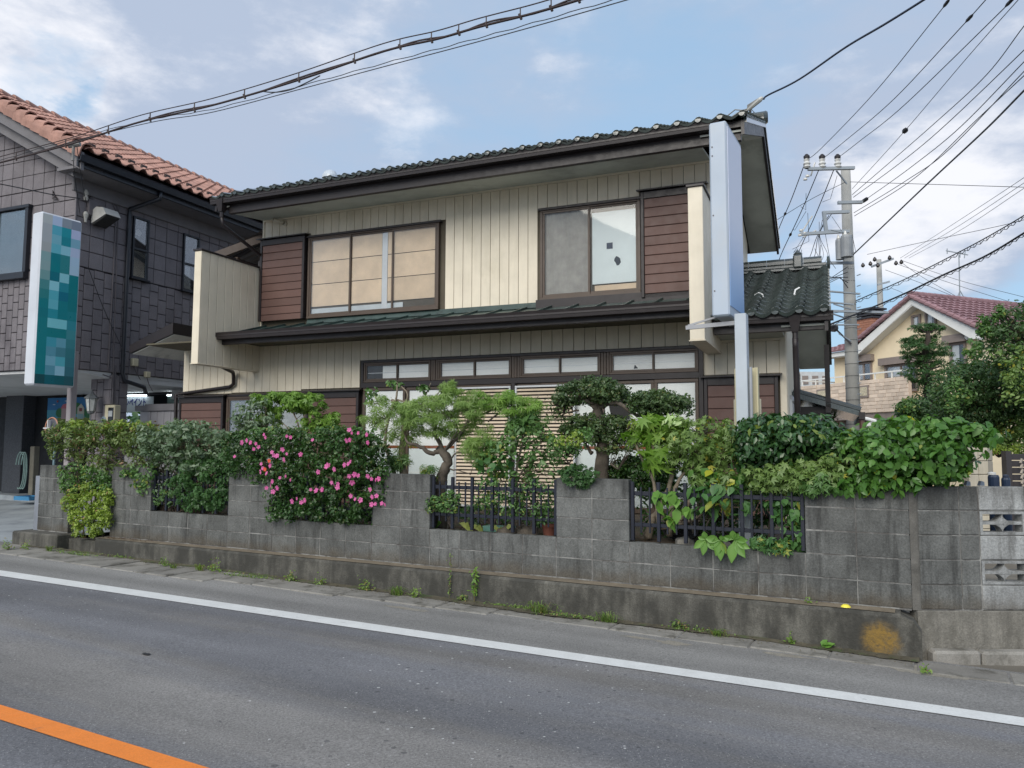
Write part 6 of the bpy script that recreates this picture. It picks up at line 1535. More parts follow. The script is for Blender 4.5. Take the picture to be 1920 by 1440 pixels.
# 1 long clipped hedge at the left, two kinds of bush
roots = [(WP(x, 870, .2)) for x in range(135, 300, 14)]
trk = []
for i, x in enumerate(range(130, 300, 17)):
    a = WP(x, 900, .2); b_ = WP(x+random.uniform(-14, 14), 840, .15+random.uniform(-.1, .15)); c = WP(x+random.uniform(-16, 16), 806, .15); trk.append(([(a[0], a[1], SOIL-.05 if x > 210 else .4), a, b_, c], .012, .004))
plant('clipped_hedge', 'clipped yellowish hedge with bare woody inside at the left end of the wall', 'hedge', WP(200, 880, .2)[:2]+(SOIL,), trk,
      [('top_foliage', [(112, 806), (124, 794), (160, 792), (230, 792), (290, 797), (298, 830), (292, 848), (240, 835), (180, 838), (130, 838), (116, 846), (108, 830)], .15, .30, 260, .07, 20, .055, 'oval', g_red, dict(tw=.6, taper=.08, wide=.75)),
       ('young_tips', [(114, 802), (124, 790), (290, 790), (296, 806), (200, 812), (120, 816)], .1, .3, 90, .05, 12, .055, 'oval', g_lime, dict(tw=.2, wide=.75, droop=-.2)),
       ('lower_foliage', [(118, 836), (290, 836), (292, 880), (262, 892), (215, 888), (170, 875), (122, 850)], .15, .28, 105, .08, 15, .056, 'oval', g_red, dict(tw=1., wide=.75, r0=.006)),
       ('hanging_sprays', [(222, 880), (290, 872), (284, 912), (262, 925), (235, 905)], -.02, .08, 26, .06, 14, .055, 'oval', g_mid, dict(tw=.5)),
       ('loose_shoots', [(84, 836), (112, 826), (114, 862), (94, 862)], .05, .1, 12, .045, 9, .05, 'oval', g_red, dict(tw=1.))], twm=m_twig)
plant('clipped_hedge', 'clipped grey-green hedge with narrow leaves between yellowish hedge and azalea', 'hedge', WP(360, 890, .2)[:2]+(SOIL,),
      [([WP(x, 955, .25), WP(x+8, 900, .2), WP(x-6, 850, .15)], .012, .004) for x in (300, 330, 352, 375, 400)],
      [('foliage', [(282, 800), (300, 793), (360, 792), (402, 800), (420, 822), (428, 850), (418, 885), (370, 882), (330, 875), (290, 858), (280, 830)], .12, .32, 260, .08, 22, .068, 'slim', g_grey, dict(wide=1.7, droop=.1, taper=.08)),
       ('inner_foliage', [(285, 850), (350, 866), (350, 950), (300, 950), (285, 925)], .25, .2, 110, .09, 13, .06, 'slim', g_grey, dict(wide=1.6, tw=1., r0=.007))], twm=m_twig)
tw_ = MB()
for k in range(150):
    a = Vector(WP(random.uniform(285, 420), 962, .12+random.uniform(0, .25))); b_ = Vector(WP(random.uniform(280, 425), random.uniform(860, 930), .05+random.uniform(0, .3))); a.z = SOIL
    tw_.tube([a, a.lerp(b_, .5)+Vector((random.uniform(-.12, .12), 0, random.uniform(-.05, .05))), b_], [.006, .004, .002], 4, cap=False)
for k in range(140):
    a = Vector(WP(random.uniform(120, 285), random.uniform(835, 880), random.uniform(0, .35))); b_ = a+Vector((random.uniform(-.35, .35), random.uniform(-.1, .1), random.uniform(-.1, .12))); tw_.tube([a, a.lerp(b_, .5)+Vector((0, 0, random.uniform(-.04, .04))), b_], [.004, .003, .0015], 4, cap=False)
single('woody_undergrowth', tw_, m_twig, WF, 'tangle of bare brown twigs inside the clipped hedges at the left', 'twigs', (WP(300, 950, .2)[0], .2, SOIL), kind='stuff')
plant('fern_bush', 'deep green lacy bush filling the leftmost fenced opening', 'bush', WP(385, 955, .2)[:2]+(SOIL,), [([WP(x, 958, .2), WP(x+10, 920, .15), WP(x+5, 880, .1)], .01, .003) for x in (345, 370, 395, 415)],
      [('foliage', [(345, 868), (385, 860), (428, 850), (440, 880), (427, 900), (426, 956), (390, 958), (352, 952), (325, 925), (318, 900), (340, 890)], .02, .16, 190, .065, 22, .052, 'fern', g_fern, dict(droop=.8, wide=1.2)),
       ('left_sprays', [(285, 922), (315, 905), (330, 945), (300, 948)], .05, .1, 18, .05, 12, .05, 'fern', g_mid, dict(droop=.6))])
# leaf litter on the ledge behind
# 2 lime azalea spilling through the gap
gp = WP(165, 960, .0)
plant('spilling_bush', 'yellow-green small leaved bush spilling down the gap at the left wall end', 'bush', (gp[0], .1, .2), [([(gp[0]+dx, .12, .2), (gp[0]+dx*.8, .05, .7), (gp[0]+dx, .0, 1.1)], .012, .004) for dx in (-.25, 0, .22)],
      [('lower_foliage', [(120, 925), (160, 905), (205, 915), (212, 960), (205, 988), (178, 1004), (150, 1010), (138, 985), (128, 955)], -.08, .16, 210, .055, 26, .036, 'oval', g_lime, dict(tw=.3, wide=1.15, droop=.5)),
       ('upper_foliage', [(120, 870), (165, 872), (205, 890), (208, 925), (160, 915), (122, 925), (114, 900)], -.02, .18, 110, .06, 22, .042, 'oval', g_mid, dict(tw=.6, droop=.5))])
# 3 pink azalea
az = [(428, 822), (446, 812), (520, 808), (560, 806), (640, 806), (690, 808), (716, 830), (722, 872), (728, 900), (728, 935), (716, 955), (700, 960), (697, 980), (640, 978), (560, 975), (512, 972), (505, 930), (497, 905), (470, 892), (432, 890), (425, 850)]
T = plant('azalea_bush', 'dense dark green azalea bush with pink flowers over the block wall', 'bush', WP(600, 950, .2)[:2]+(SOIL,), [([WP(x, 975, .25), WP(x+6, 920, .15), WP(x, 860, .1)], .014, .004) for x in (540, 580, 620, 660)],
      [('foliage', az, .02, .24, 900, .065, 27, .038, 'oval', g_azal, dict(tw=.12, taper=.12, wide=1.1)), ('top_sprigs', [(450, 806), (700, 800), (712, 822), (440, 825)], .08, .25, 90, .055, 14, .045, 'oval', g_mid, dict(tw=.5))])
spots = [(454, 830), (470, 830), (476, 842), (485, 838), (463, 826), (495, 815), (498, 820), (510, 848), (514, 854), (490, 870), (493, 878), (489, 885), (507, 873), (538, 818), (545, 820), (530, 843), (538, 851), (533, 862), (520, 855), (564, 852), (586, 825), (612, 875), (615, 872), (627, 880), (655, 806), (660, 812), (672, 812), (688, 815), (650, 826), (656, 825), (690, 830), (653, 870), (646, 872), (657, 866), (597, 885), (536, 893), (525, 896), (511, 903), (508, 911), (520, 915), (512, 922), (500, 915), (583, 918), (593, 920), (622, 905), (627, 910), (634, 907), (633, 914), (655, 893), (665, 890), (672, 892), (660, 905), (690, 893), (697, 898), (705, 900), (710, 898), (658, 930), (666, 936), (676, 938), (694, 918), (698, 932), (706, 930), (704, 945), (716, 944), (722, 946), (557, 935), (565, 942), (548, 940), (572, 938), (604, 918), (545, 900), (697, 946), (500, 888), (480, 832), (440, 856)]
bm = np.array([p for p in spots]); fl_m = {}
def flower_mesh(mt, k):
    key = (mt.name, k)
    if key in fl_m: return fl_m[key]
    mb = MB(); r = random.Random(k)
    for i in range(5):
        a = 2*PI*i/5+r.uniform(-.15, .15); c, s = math.cos(a), math.sin(a); q = lambda l, w, h: (l*c-w*s, -h, l*s+w*c)
        mb.add([(0, .01, 0), q(.5, .40, .14), q(.95, .30, .22), q(1.02, -.24, .15), q(.5, -.42, .08), q(.55, 0, .20)], [(0, 1, 5), (0, 5, 4), (1, 2, 5), (5, 2, 3), (5, 3, 4)])
    me = mb.mesh('flower', mt); at = me.attributes.new('v', 'FLOAT', 'POINT'); at.data.foreach_set('value', [r.random() for _ in me.vertices]); fl_m[key] = me; return me
for i, (x, y) in enumerate(spots):
    q = WP(x, y, -.24-random.uniform(0, .04)); s = random.uniform(.020, .034)
    T.inst('flower', flower_mesh(m_petal, i % 4), q, (random.uniform(-.5, .5), random.uniform(0, 6.2), random.uniform(-.5, .5)), scale=(s, s, s))
for x, y in ((505, 864), (497, 880)): T.inst('red_flower', flower_mesh(m_red, 0), WP(x, y, -.27), (.2, 1, .2), scale=(.027,)*3)
# 4 shrubs right behind the azalea
plant('grey_leaved_shrub', 'upright grey-green narrow leaved shrub before the lace curtained window', 'shrub', WP(478, 830, .8)[:2]+(SOIL,), [([WP(478, 880, .8), WP(475, 820, .8), WP(470, 765, .8)], .014, .005), ([WP(480, 860, .8), WP(492, 800, .8), WP(500, 768, .8)], .012, .004), ([WP(476, 850, .8), WP(452, 800, .8), WP(445, 778, .8)], .01, .004)],
      [('foliage', [(440, 800), (436, 775), (455, 760), (480, 750), (505, 752), (512, 790), (505, 812), (450, 812)], .8, .25, 60, .08, 12, .085, 'slim', g_grey, dict(wide=1.4, droop=-.2, tw=.8))])
plant('young_maple', 'bright green maple rising between the lace curtains and brown shutter', 'tree', WP(560, 850, 1.)[:2]+(SOIL,), [([WP(560, 900, 1.), WP(562, 810, 1.), WP(548, 770, 1.), WP(535, 745, 1.)], .018, .005), ([WP(562, 810, 1.), WP(590, 780, 1.), WP(620, 765, 1.)], .012, .004), ([WP(562, 820, 1.), WP(525, 790, 1.), WP(500, 770, 1.)], .010, .004)],
      [('foliage', [(490, 745), (505, 737), (560, 740), (600, 745), (612, 755), (595, 775), (560, 770), (520, 770), (490, 765)], 1., .3, 60, .075, 20, .075, 'maple', g_maple, dict(droop=.5, tw=.7, flat=.5)),
       ('right_foliage', [(575, 780), (615, 772), (632, 782), (628, 805), (600, 808), (570, 800)], 1., .25, 28, .07, 18, .075, 'maple', g_maple, dict(droop=.5, tw=.8)),
       ('left_foliage', [(490, 765), (530, 770), (520, 805), (495, 800)], 1., .25, 16, .065, 14, .07, 'maple', g_maple, dict(droop=.5, tw=.6))], bark=m_barkp)
# 5 pollarded feathery tree behind the third pier
plant('feathery_tree', 'two-stemmed tree with feathery leaves and cut branch tips behind the third pier', 'tree', WP(755, 880, .45)[:2]+(SOIL,),
      [([WP(760, 915, .45), WP(753, 860, .45), WP(757, 800, .45), WP(752, 765, .45), WP(735, 750, .45)], .05, .02), ([WP(742, 910, .4), WP(735, 870, .4), WP(722, 835, .4), WP(727, 790, .4), WP(742, 750, .4), WP(745, 722, .4)], .026, .010),
       ([WP(752, 765, .45), WP(765, 740, .45), WP(742, 716, .45)], .014, .006), ([WP(745, 750, .42), WP(790, 760, .42), WP(800, 735, .42), WP(808, 718, .42)], .012, .005), ([WP(800, 745, .42), WP(786, 720, .42)], .007, .004), ([WP(727, 790, .4), WP(712, 765, .4), WP(706, 745, .4)], .009, .004)],
      [('feathery_foliage', [(688, 760), (720, 745), (760, 765), (790, 790), (780, 830), (745, 850), (728, 838), (705, 815), (688, 790)], .4, .25, 52, .08, 13, .075, 'lace', g_lace, dict(droop=.9, tw=.7, flat=.6)),
       ('low_tuft', [(728, 860), (762, 855), (768, 880), (735, 878)], .35, .12, 14, .06, 16, .075, 'lace', g_mid, dict(droop=.7, tw=.3)),
       ('tip_leaves', [(725, 718), (748, 708), (760, 722), (735, 735)], .42, .08, 7, .045, 9, .055, 'oval', g_mid, dict(tw=.5)), ('tip_leaves', [(785, 728), (808, 716), (812, 734), (792, 740)], .42, .08, 7, .045, 9, .055, 'oval', g_mid, dict(tw=.5)), ('side_leaves', [(680, 735), (700, 728), (712, 745), (690, 760)], .42, .08, 8, .045, 9, .055, 'oval', g_mid, dict(tw=.5))], bark=m_barkp)
# 6 lace-leaf maple, the main soft green tree
b0 = WP(824, 985, .35)
plant('lace_leaf_maple', 'lace-leaf maple with gnarled trunk and soft green layers before the louvred screens', 'tree', (b0[0], b0[1], SOIL),
      [([(b0[0], .35, .6), WP(826, 940, .35), WP(828, 895, .33), WP(840, 868, .32), WP(832, 850, .32), WP(822, 838, .33)], .085, .04), ([WP(826, 846, .33), WP(805, 848, .25), WP(788, 836, .22), WP(768, 832, .2), WP(760, 820, .2)], .032, .012), ([WP(828, 842, .33), WP(815, 810, .35), WP(818, 780, .35), WP(805, 755, .35)], .03, .008),
       ([WP(832, 846, .33), WP(858, 820, .35), WP(880, 790, .35), WP(920, 770, .35), WP(960, 762, .35)], .026, .007), ([WP(832, 850, .33), WP(846, 826, .3), WP(860, 805, .3)], .016, .006), ([WP(843, 866, .33), WP(856, 850, .3), WP(885, 852, .3), WP(905, 862, .3)], .012, .005), ([WP(842, 880, .33), WP(860, 882, .3), WP(882, 890, .3)], .010, .004),
       ([WP(915, 790, .35), WP(940, 775, .35), WP(985, 772, .35)], .012, .005), ([WP(990, 790, .35), WP(1000, 760, .35), WP(1010, 740, .35)], .010, .004)],
      [('crown_foliage', [(765, 760), (800, 738), (840, 728), (890, 735), (915, 760), (905, 790), (880, 812), (840, 822), (800, 815), (770, 800)], .33, .42, 150, .085, 17, .062, 'lace', g_lace, dict(droop=.7, flat=.32, tw=.5, r0=.004)),
       ('right_layer', [(900, 735), (945, 735), (1005, 745), (1010, 765), (985, 790), (945, 775), (905, 768)], .33, .3, 62, .08, 17, .060, 'lace', g_maple, dict(droop=.7, flat=.3, tw=.5, r0=.004)),
       ('top_shoot', [(825, 728), (850, 716), (862, 730), (845, 742)], .33, .12, 16, .05, 14, .06, 'lace', g_lace, dict(droop=.6)),
       ('right_drape', [(940, 775), (1000, 770), (1030, 790), (1010, 812), (965, 810)], .33, .15, 30, .055, 14, .06, 'lace', g_mid, dict(droop=.9, tw=.5)),
       ('lower_drape', [(790, 880), (815, 868), (820, 900), (800, 908)], .2, .08, 10, .05, 14, .06, 'lace', g_mid, dict(droop=.9)), ('mid_drape', [(862, 820), (915, 800), (935, 850), (900, 872), (868, 860)], .25, .2, 50, .065, 13, .06, 'lace', g_lace, dict(droop=.9))])
# 7 mixed shrubs of the third opening
plant('small_leaved_shrub', 'small leaved shrub poking through the black fence left of the maple trunk base', 'shrub', WP(830, 960, .1)[:2]+(SOIL,), [([WP(845, 990, .15), WP(838, 960, .1), WP(825, 945, .03)], .008, .003)],
      [('foliage', [(792, 945), (810, 930), (850, 920), (870, 935), (850, 960), (810, 968)], .02, .12, 50, .045, 18, .034, 'oval', g_mid, dict())])
plant('leafy_shrub', 'broad leafy shrub growing behind the third fence before the louvres', 'shrub', WP(925, 960, .3)[:2]+(SOIL,),
      [([WP(975, 995, .3), WP(970, 940, .3), WP(968, 880, .3), WP(980, 830, .3), WP(975, 800, .3)], .022, .008), ([WP(925, 990, .3), WP(935, 930, .3), WP(925, 880, .3), WP(910, 850, .3)], .014, .005), ([WP(970, 900, .3), WP(1000, 850, .3), WP(1015, 825, .3)], .012, .005)],
      [('foliage', [(890, 860), (905, 830), (945, 812), (985, 800), (1020, 805), (1045, 825), (1048, 870), (1030, 900), (985, 905), (940, 900), (900, 892)], .28, .25, 120, .065, 10, .056, 'oval', g_mid, dict(tw=.8, wide=.9)),
       ('broad_leaves', [(890, 850), (945, 830), (960, 880), (930, 905), (895, 890)], .2, .15, 20, .06, 6, .075, 'round', g_ivy, dict(wide=.8)),
       ('slender_top', [(950, 795), (985, 775), (1005, 790), (995, 815), (960, 815)], .28, .15, 18, .06, 11, .10, 'slim', g_mid, dict(wide=1.7, droop=-.3)),
       ('fence_foliage', [(900, 900), (960, 905), (1040, 895), (1042, 960), (1020, 985), (975, 960), (930, 965), (895, 950)], .08, .14, 120, .055, 13, .034, 'oval', g_mid, dict(tw=.7))])
plant('yellow_tipped_shrub', 'low yellow-tipped sprawling shrub with bare twigs behind the fourth pier', 'shrub', WP(1060, 880, .3)[:2]+(SOIL,), [([WP(1085, 900, .3), WP(1060, 860, .3), WP(1040, 840, .3)], .012, .004)],
      [('foliage', [(1025, 830), (1060, 808), (1105, 805), (1110, 825), (1085, 850), (1050, 870), (1025, 862)], .2, .2, 60, .055, 12, .036, 'oval', g_mid, dict(tw=1.)), ('yellow_tips', [(1030, 835), (1060, 810), (1100, 808), (1085, 840)], .1, .15, 22, .045, 9, .034, 'oval', g_lime, dict(tw=.5)), ('ivy_overhang', [(1050, 880), (1090, 872), (1125, 890), (1110, 905), (1085, 915), (1062, 900)], -.02, .10, 50, .045, 17, .036, 'maple', g_fern, dict(tw=.2))])
# 8 cloud-pruned tree
bt = WP(1130, 900, 1.0)
T = plant('cloud_pruned_tree', 'cloud-pruned evergreen with dark leaf pads and one long sideways branch', 'tree', (bt[0], 1.0, SOIL),
      [([(bt[0], 1., .6), WP(1128, 880, 1.), WP(1130, 835, 1.), WP(1122, 795, 1.), WP(1119, 765, 1.), WP(1112, 745, 1.)], .085, .05), ([WP(1120, 768, 1.), WP(1112, 758, .95), WP(1098, 752, .9)], .04, .02), ([WP(1122, 765, 1.), WP(1145, 755, .9), WP(1172, 765, .85), (WP(1195, 778, .85)), WP(1222, 778, .85), WP(1245, 778, .85)], .032, .012),
       ([WP(1135, 860, 1.), WP(1150, 835, 1.), WP(1165, 815, 1.)], .03, .01), ([WP(1110, 850, 1.), WP(1095, 830, 1.)], .025, .01), ([WP(1085, 770, .9), WP(1060, 775, .9), WP(1040, 785, .9)], .012, .004), ([WP(1145, 870, .9), WP(1160, 880, .9)], .015, .006)],
      [('top_pad', [(1045, 748), (1055, 728), (1080, 714), (1115, 707), (1155, 715), (1175, 735), (1178, 752), (1150, 758), (1110, 752), (1075, 758), (1050, 760)], .98, .42, 330, .055, 22, .034, 'oval', g_niwa, dict(tw=.25, flat=.7, droop=0)),
       ('right_pad', [(1178, 762), (1190, 742), (1215, 732), (1250, 730), (1285, 745), (1298, 765), (1290, 775), (1240, 772), (1195, 776)], .85, .34, 260, .05, 22, .034, 'oval', g_niwa, dict(tw=.3, flat=.7, droop=0)),
       ('lower_pad', [(1055, 805), (1070, 785), (1110, 775), (1150, 778), (1178, 792), (1180, 815), (1150, 825), (1100, 820), (1065, 822)], 1., .4, 260, .055, 20, .034, 'oval', g_niwa, dict(tw=.4, flat=.7, droop=0)),
       ('bottom_foliage', [(1090, 822), (1160, 822), (1200, 835), (1185, 850), (1130, 845)], .95, .3, 60, .05, 12, .034, 'oval', g_niwa, dict(tw=1., r0=.007)),
       ('right_twigs', [(1195, 770), (1285, 772), (1255, 788), (1215, 786)], .85, .2, 26, .045, 5, .03, 'oval', g_niwa, dict(tw=1., r0=.006)),
       ('left_spray', [(1035, 745), (1075, 738), (1075, 770), (1050, 795), (1030, 770)], .9, .2, 40, .06, 9, .032, 'oval', g_niwa, dict(tw=1., r0=.004)),
       ('right_spray', [(1185, 800), (1290, 800), (1285, 830), (1240, 838), (1195, 830)], 1.2, .25, 50, .06, 10, .034, 'oval', g_niwa, dict(tw=1., r0=.006))], bark=m_bark, twm=m_barkd)
plant('low_round_hedge', 'low dark green hedge at the foot of the glass doors behind the fourth pier', 'hedge', WP(1200, 900, 1.2)[:2]+(SOIL,), [],
      [('foliage', [(1140, 868), (1180, 858), (1240, 864), (1265, 880), (1262, 925), (1230, 935), (1190, 915), (1145, 905)], 1.2, .35, 320, .06, 20, .036, 'oval', g_azal, dict(tw=.1))])
# 9 bright palmate shrub with pale bent stem
plant('palmate_shrub', 'bright palmate leaved shrub on a pale bent stem behind the fence', 'shrub', WP(1228, 960, .35)[:2]+(SOIL,), [([WP(1234, 985, .3), WP(1226, 905, .35), WP(1206, 865, .35), WP(1192, 832, .35), WP(1186, 815, .35)], .020, .013), ([WP(1192, 832, .35), WP(1215, 815, .35), WP(1240, 795, .35)], .010, .006)],
      [('leaves', [(1170, 802), (1184, 788), (1215, 786), (1262, 786), (1280, 800), (1262, 820), (1215, 828), (1178, 824)], .35, .2, 24, .08, 4, .125, 'palm', g_fats, dict(tw=1., droop=.2, sv=.2, flat=.5)), ('side_leaves', [(1205, 850), (1262, 842), (1265, 865), (1220, 868)], .3, .1, 5, .06, 2, .16, 'palm', g_fats, dict(tw=1., sv=.2)),
       ('young_buds', [(1180, 780), (1195, 778), (1195, 800), (1182, 800)], .3, .08, 4, .05, 6, .09, 'slim', g_lime, dict(tw=1., droop=-.6)), ('young_buds', [(1228, 792), (1260, 780), (1272, 790), (1240, 804)], .3, .08, 8, .05, 5, .10, 'slim', leafmat('pale_young_leaf', (.45, .58, .25), (.6, .72, .4)), dict(tw=1., wide=1.6))], bark=m_barkp)
# 10 maple behind the fourth fence
plant('pale_maple', 'loose maple with pale and yellow star leaves between palmate shrub and sign pole', 'tree', WP(1260, 980, .4)[:2]+(SOIL,),
      [([WP(1215, 1010, .45), WP(1225, 970, .45), WP(1250, 930, .45), WP(1262, 880, .45), WP(1270, 840, .45)], .045, .012), ([WP(1255, 1005, .4), WP(1262, 950, .4), WP(1270, 905, .4), WP(1290, 885, .4), WP(1310, 860, .4)], .032, .010), ([WP(1262, 1000, .5), WP(1290, 950, .5), WP(1300, 900, .5), WP(1298, 850, .5), WP(1310, 820, .5)], .028, .008), ([WP(1240, 990, .4), WP(1300, 975, .4), WP(1340, 930, .4), WP(1355, 880, .4)], .022, .008), ([WP(1262, 880, .45), WP(1275, 850, .45), WP(1255, 820, .45)], .012, .004)],
      [('foliage', [(1235, 805), (1265, 785), (1310, 783), (1350, 790), (1385, 810), (1392, 850), (1375, 900), (1330, 910), (1290, 890), (1262, 880), (1245, 850)], .4, .32, 190, .075, 10, .058, 'maple', g_mapl2, dict(tw=.9, droop=.5)),
       ('lower_foliage', [(1290, 890), (1400, 890), (1440, 930), (1390, 940), (1330, 925)], .2, .2, 60, .07, 9, .062, 'maple', g_mapl2, dict(tw=.6, droop=.6))], bark=m_barkp)
# 11 big leaved hangers in the fourth opening
plant('large_leaved_shrub', 'large oval leaved shrub drooping through the rightmost fence', 'shrub', WP(1300, 990, .15)[:2]+(SOIL,), [([WP(1300, 1000, .2), WP(1290, 960, .15), WP(1270, 935, .05)], .010, .004), ([WP(1320, 1000, .2), WP(1335, 960, .15), WP(1330, 930, .05)], .010, .004)],
      [('large_leaves', [(1235, 918), (1280, 935), (1300, 960), (1255, 985), (1240, 960)], .02, .10, 10, .05, 3, .125, 'round', g_hydr, dict(droop=2.5, wide=.75, sv=.2, tw=1.)), ('large_leaves', [(1290, 920), (1390, 905), (1400, 950), (1345, 970), (1300, 965)], .06, .12, 22, .07, 3, .12, 'round', g_ivy, dict(droop=2., wide=.75, sv=.25, tw=1.)),
       ('back_leaves', [(1280, 890), (1430, 885), (1440, 915), (1300, 920)], .15, .12, 26, .07, 3, .11, 'round', g_heart, dict(droop=1.5, wide=.8, tw=.5))])
def big_leaf_cluster(label, cx, cy, leaves_, v=-.06):
    b_ = WP(cx, cy, v); T = Thing('hydrangea_spray', label, 'plant', WF, b_, 'leaf sprays over the rightmost opening'); k = 0
    for ang, ln_, mt in leaves_:
        a = math.radians(ang); L = ln_*.0042; w = L*.27; vs = []; fs = []; N = 6
        for i in range(N+1):
            t = i/N; ww = w*max(0, math.sin(PI*max(0, (t-.12)/.88)**.85)); x = L*t; sag = -.10*L*t*t*2
            c_ = (x*math.cos(a), -.03-.07*math.sin(t*2)*L*2, x*math.sin(a)+sag); n = (-math.sin(a), math.cos(a))
            vs += [(b_[0]+c_[0]+n[0]*ww, b_[1]+c_[1]-.012*ww/w, b_[2]+c_[2]+n[1]*ww), (b_[0]+c_[0], b_[1]+c_[1]+.006, b_[2]+c_[2]), (b_[0]+c_[0]-n[0]*ww, b_[1]+c_[1]-.012*ww/w, b_[2]+c_[2]-n[1]*ww)]
        for i in range(N): fs += [(3*i, 3*i+1, 3*i+4, 3*i+3), (3*i+1, 3*i+2, 3*i+5, 3*i+4)]
        me = MB().add(vs, fs).mesh('leaf', mt, b_, True); at = me.attributes.new('v', 'FLOAT', 'POINT'); at.data.foreach_set('value', [RNG.uniform()]*len(me.vertices)); T.part('leaf', me, None)
    T.part('stem', MB().tube([b_, (b_[0]+.02, b_[1]+.08, b_[2]-.06), (b_[0]+.02, b_[1]+.2, .66)], .006, 5), g_hydr)
big_leaf_cluster('left one of three bright large leaf sprays hanging over the low wall', 1326, 1012, [(100, 24, g_hydr), (150, 20, g_hydr), (205, 30, g_hydr), (255, 28, g_hydr), (320, 24, g_hydr), (30, 22, g_hydr)])
big_leaf_cluster('middle one of three bright large leaf sprays, with a yellowing leaf', 1353, 1014, [(160, 34, g_hydr), (200, 26, g_hydr), (248, 28, g_hydr), (270, 34, g_hydr), (300, 24, g_lime), (35, 24, g_hydr), (80, 16, g_hydr)])
big_leaf_cluster('right one of three bright large leaf sprays hanging over the low wall', 1378, 1012, [(95, 26, g_hydr), (150, 24, g_hydr), (262, 40, g_hydr), (310, 36, g_hydr), (345, 34, g_hydr), (15, 30, g_hydr), (60, 22, g_hydr)])
# 12 dark glossy shrub and its neighbours
plant('glossy_shrub', 'dense dark glossy leaved shrub right of the sign pole', 'shrub', WP(1480, 900, .35)[:2]+(SOIL,), [([WP(1440, 1020, .4), WP(1450, 940, .35), WP(1460, 870, .3)], .02, .006), ([WP(1500, 920, .4), WP(1510, 870, .35), WP(1530, 830, .3)], .02, .006)],
      [('foliage', [(1388, 815), (1395, 795), (1420, 785), (1480, 783), (1535, 785), (1560, 800), (1575, 825), (1560, 850), (1500, 862), (1440, 885), (1398, 880), (1385, 850)], .3, .42, 430, .08, 17, .064, 'oval', g_cam, dict(tw=.15, wide=.95, droop=.9)),
       ('right_dark_part', [(1550, 810), (1600, 812), (1605, 845), (1570, 862), (1545, 850)], .3, .35, 80, .08, 15, .06, 'oval', g_cam, dict(tw=.6, droop=.7))])
plant('thin_maple', 'sprawling thin twigged maple below the dark glossy shrub', 'shrub', WP(1520, 900, .2)[:2]+(1.0,), [([WP(1480, 960, .3), WP(1500, 905, .2), WP(1560, 880, .1), WP(1610, 860, .1)], .012, .004)],
      [('foliage', [(1400, 880), (1450, 878), (1540, 862), (1600, 870), (1580, 900), (1540, 922), (1480, 915), (1430, 925), (1400, 915)], .05, .2, 170, .06, 11, .055, 'maple', g_mapl2, dict(tw=1., droop=.6)),
       ('hanging_leaves', [(1500, 905), (1560, 895), (1555, 925), (1520, 930)], -.06, .05, 22, .05, 6, .07, 'maple', g_mid, dict(droop=1.5, tw=.4))])
plant('heart_leaved_shrub', 'big bright heart-leaved shrub leaning over the wall at the right', 'shrub', WP(1700, 880, .3)[:2]+(1.,), [([WP(1640, 940, .4), WP(1680, 880, .3), WP(1740, 850, .25), (WP(1800, 840, .2))], .03, .010), ([WP(1740, 850, .25), WP(1810, 835, .2), WP(1835, 822, .15)], .016, .006), ([WP(1760, 880, .25), WP(1805, 875, .1), WP(1840, 856, .1)], .008, .003)],
      [('foliage', [(1585, 812), (1620, 802), (1660, 790), (1720, 787), (1780, 795), (1810, 810), (1815, 850), (1800, 895), (1760, 908), (1690, 902), (1640, 908), (1600, 900), (1575, 870), (1590, 840)], .2, .36, 400, .085, 9, .062, 'round', g_heart, dict(tw=.4, wide=.8, droop=1.0, taper=.15, sv=.5)),
       ('shaded_foliage', [(1590, 815), (1700, 800), (1800, 815), (1805, 890), (1640, 900), (1590, 870)], .22, .36, 190, .08, 10, .048, 'oval', g_mid, dict(tw=.5, droop=.8)),
       ('thin_left_end', [(1545, 850), (1600, 815), (1625, 850), (1600, 890), (1560, 895)], .15, .25, 60, .07, 8, .05, 'oval', g_mid, dict(tw=1.)),
       ('arching_tips', [(1790, 792), (1830, 795), (1872, 815), (1868, 835), (1840, 832), (1800, 815)], .12, .12, 34, .06, 6, .085, 'round', g_heart, dict(tw=1., wide=.75, droop=1.2)),
       ('wall_drapers', [(1560, 895), (1640, 895), (1740, 900), (1735, 922), (1660, 918), (1610, 925), (1570, 920)], -.04, .08, 60, .05, 5, .075, 'round', g_heart, dict(tw=.2, wide=.65, droop=1.8)),
       ('side_leaves', [(1800, 855), (1850, 845), (1850, 885), (1815, 895), (1800, 880)], .08, .08, 10, .05, 3, .075, 'round', g_heart, dict(tw=1., wide=.7, droop=1.5))], bark=m_barkd, twm=m_barkd)
plant('ivy_climber', 'ivy filling the right end of the last fenced opening', 'climber', WP(1480, 1020, .2)[:2]+(SOIL,), [([WP(1478, 1030, .2), WP(1470, 980, .2), WP(1485, 930, .15)], .012, .005)],
      [('foliage', [(1440, 925), (1503, 918), (1503, 1028), (1470, 1025), (1475, 985), (1445, 965)], .10, .10, 60, .06, 6, .07, 'round', g_ivy, dict(tw=.6, wide=.9, droop=1.3)),
       ('ground_leaves', [(1405, 1010), (1470, 1018), (1500, 1030), (1465, 1038), (1415, 1026)], -.0, .08, 30, .045, 6, .055, 'maple', g_ivy, dict(tw=0, wide=1.3))])
plant('background_garden_shrub', 'dim green undergrowth filling the garden behind the right fence', 'shrub', WP(1400, 980, .9)[:2]+(SOIL,), [],
      [('foliage', [(1200, 940), (1280, 900), (1400, 900), (1500, 905), (1500, 1020), (1400, 1015), (1300, 1010), (1210, 1005)], .9, .3, 170, .08, 10, .06, 'oval', g_azal, dict(tw=.5))])
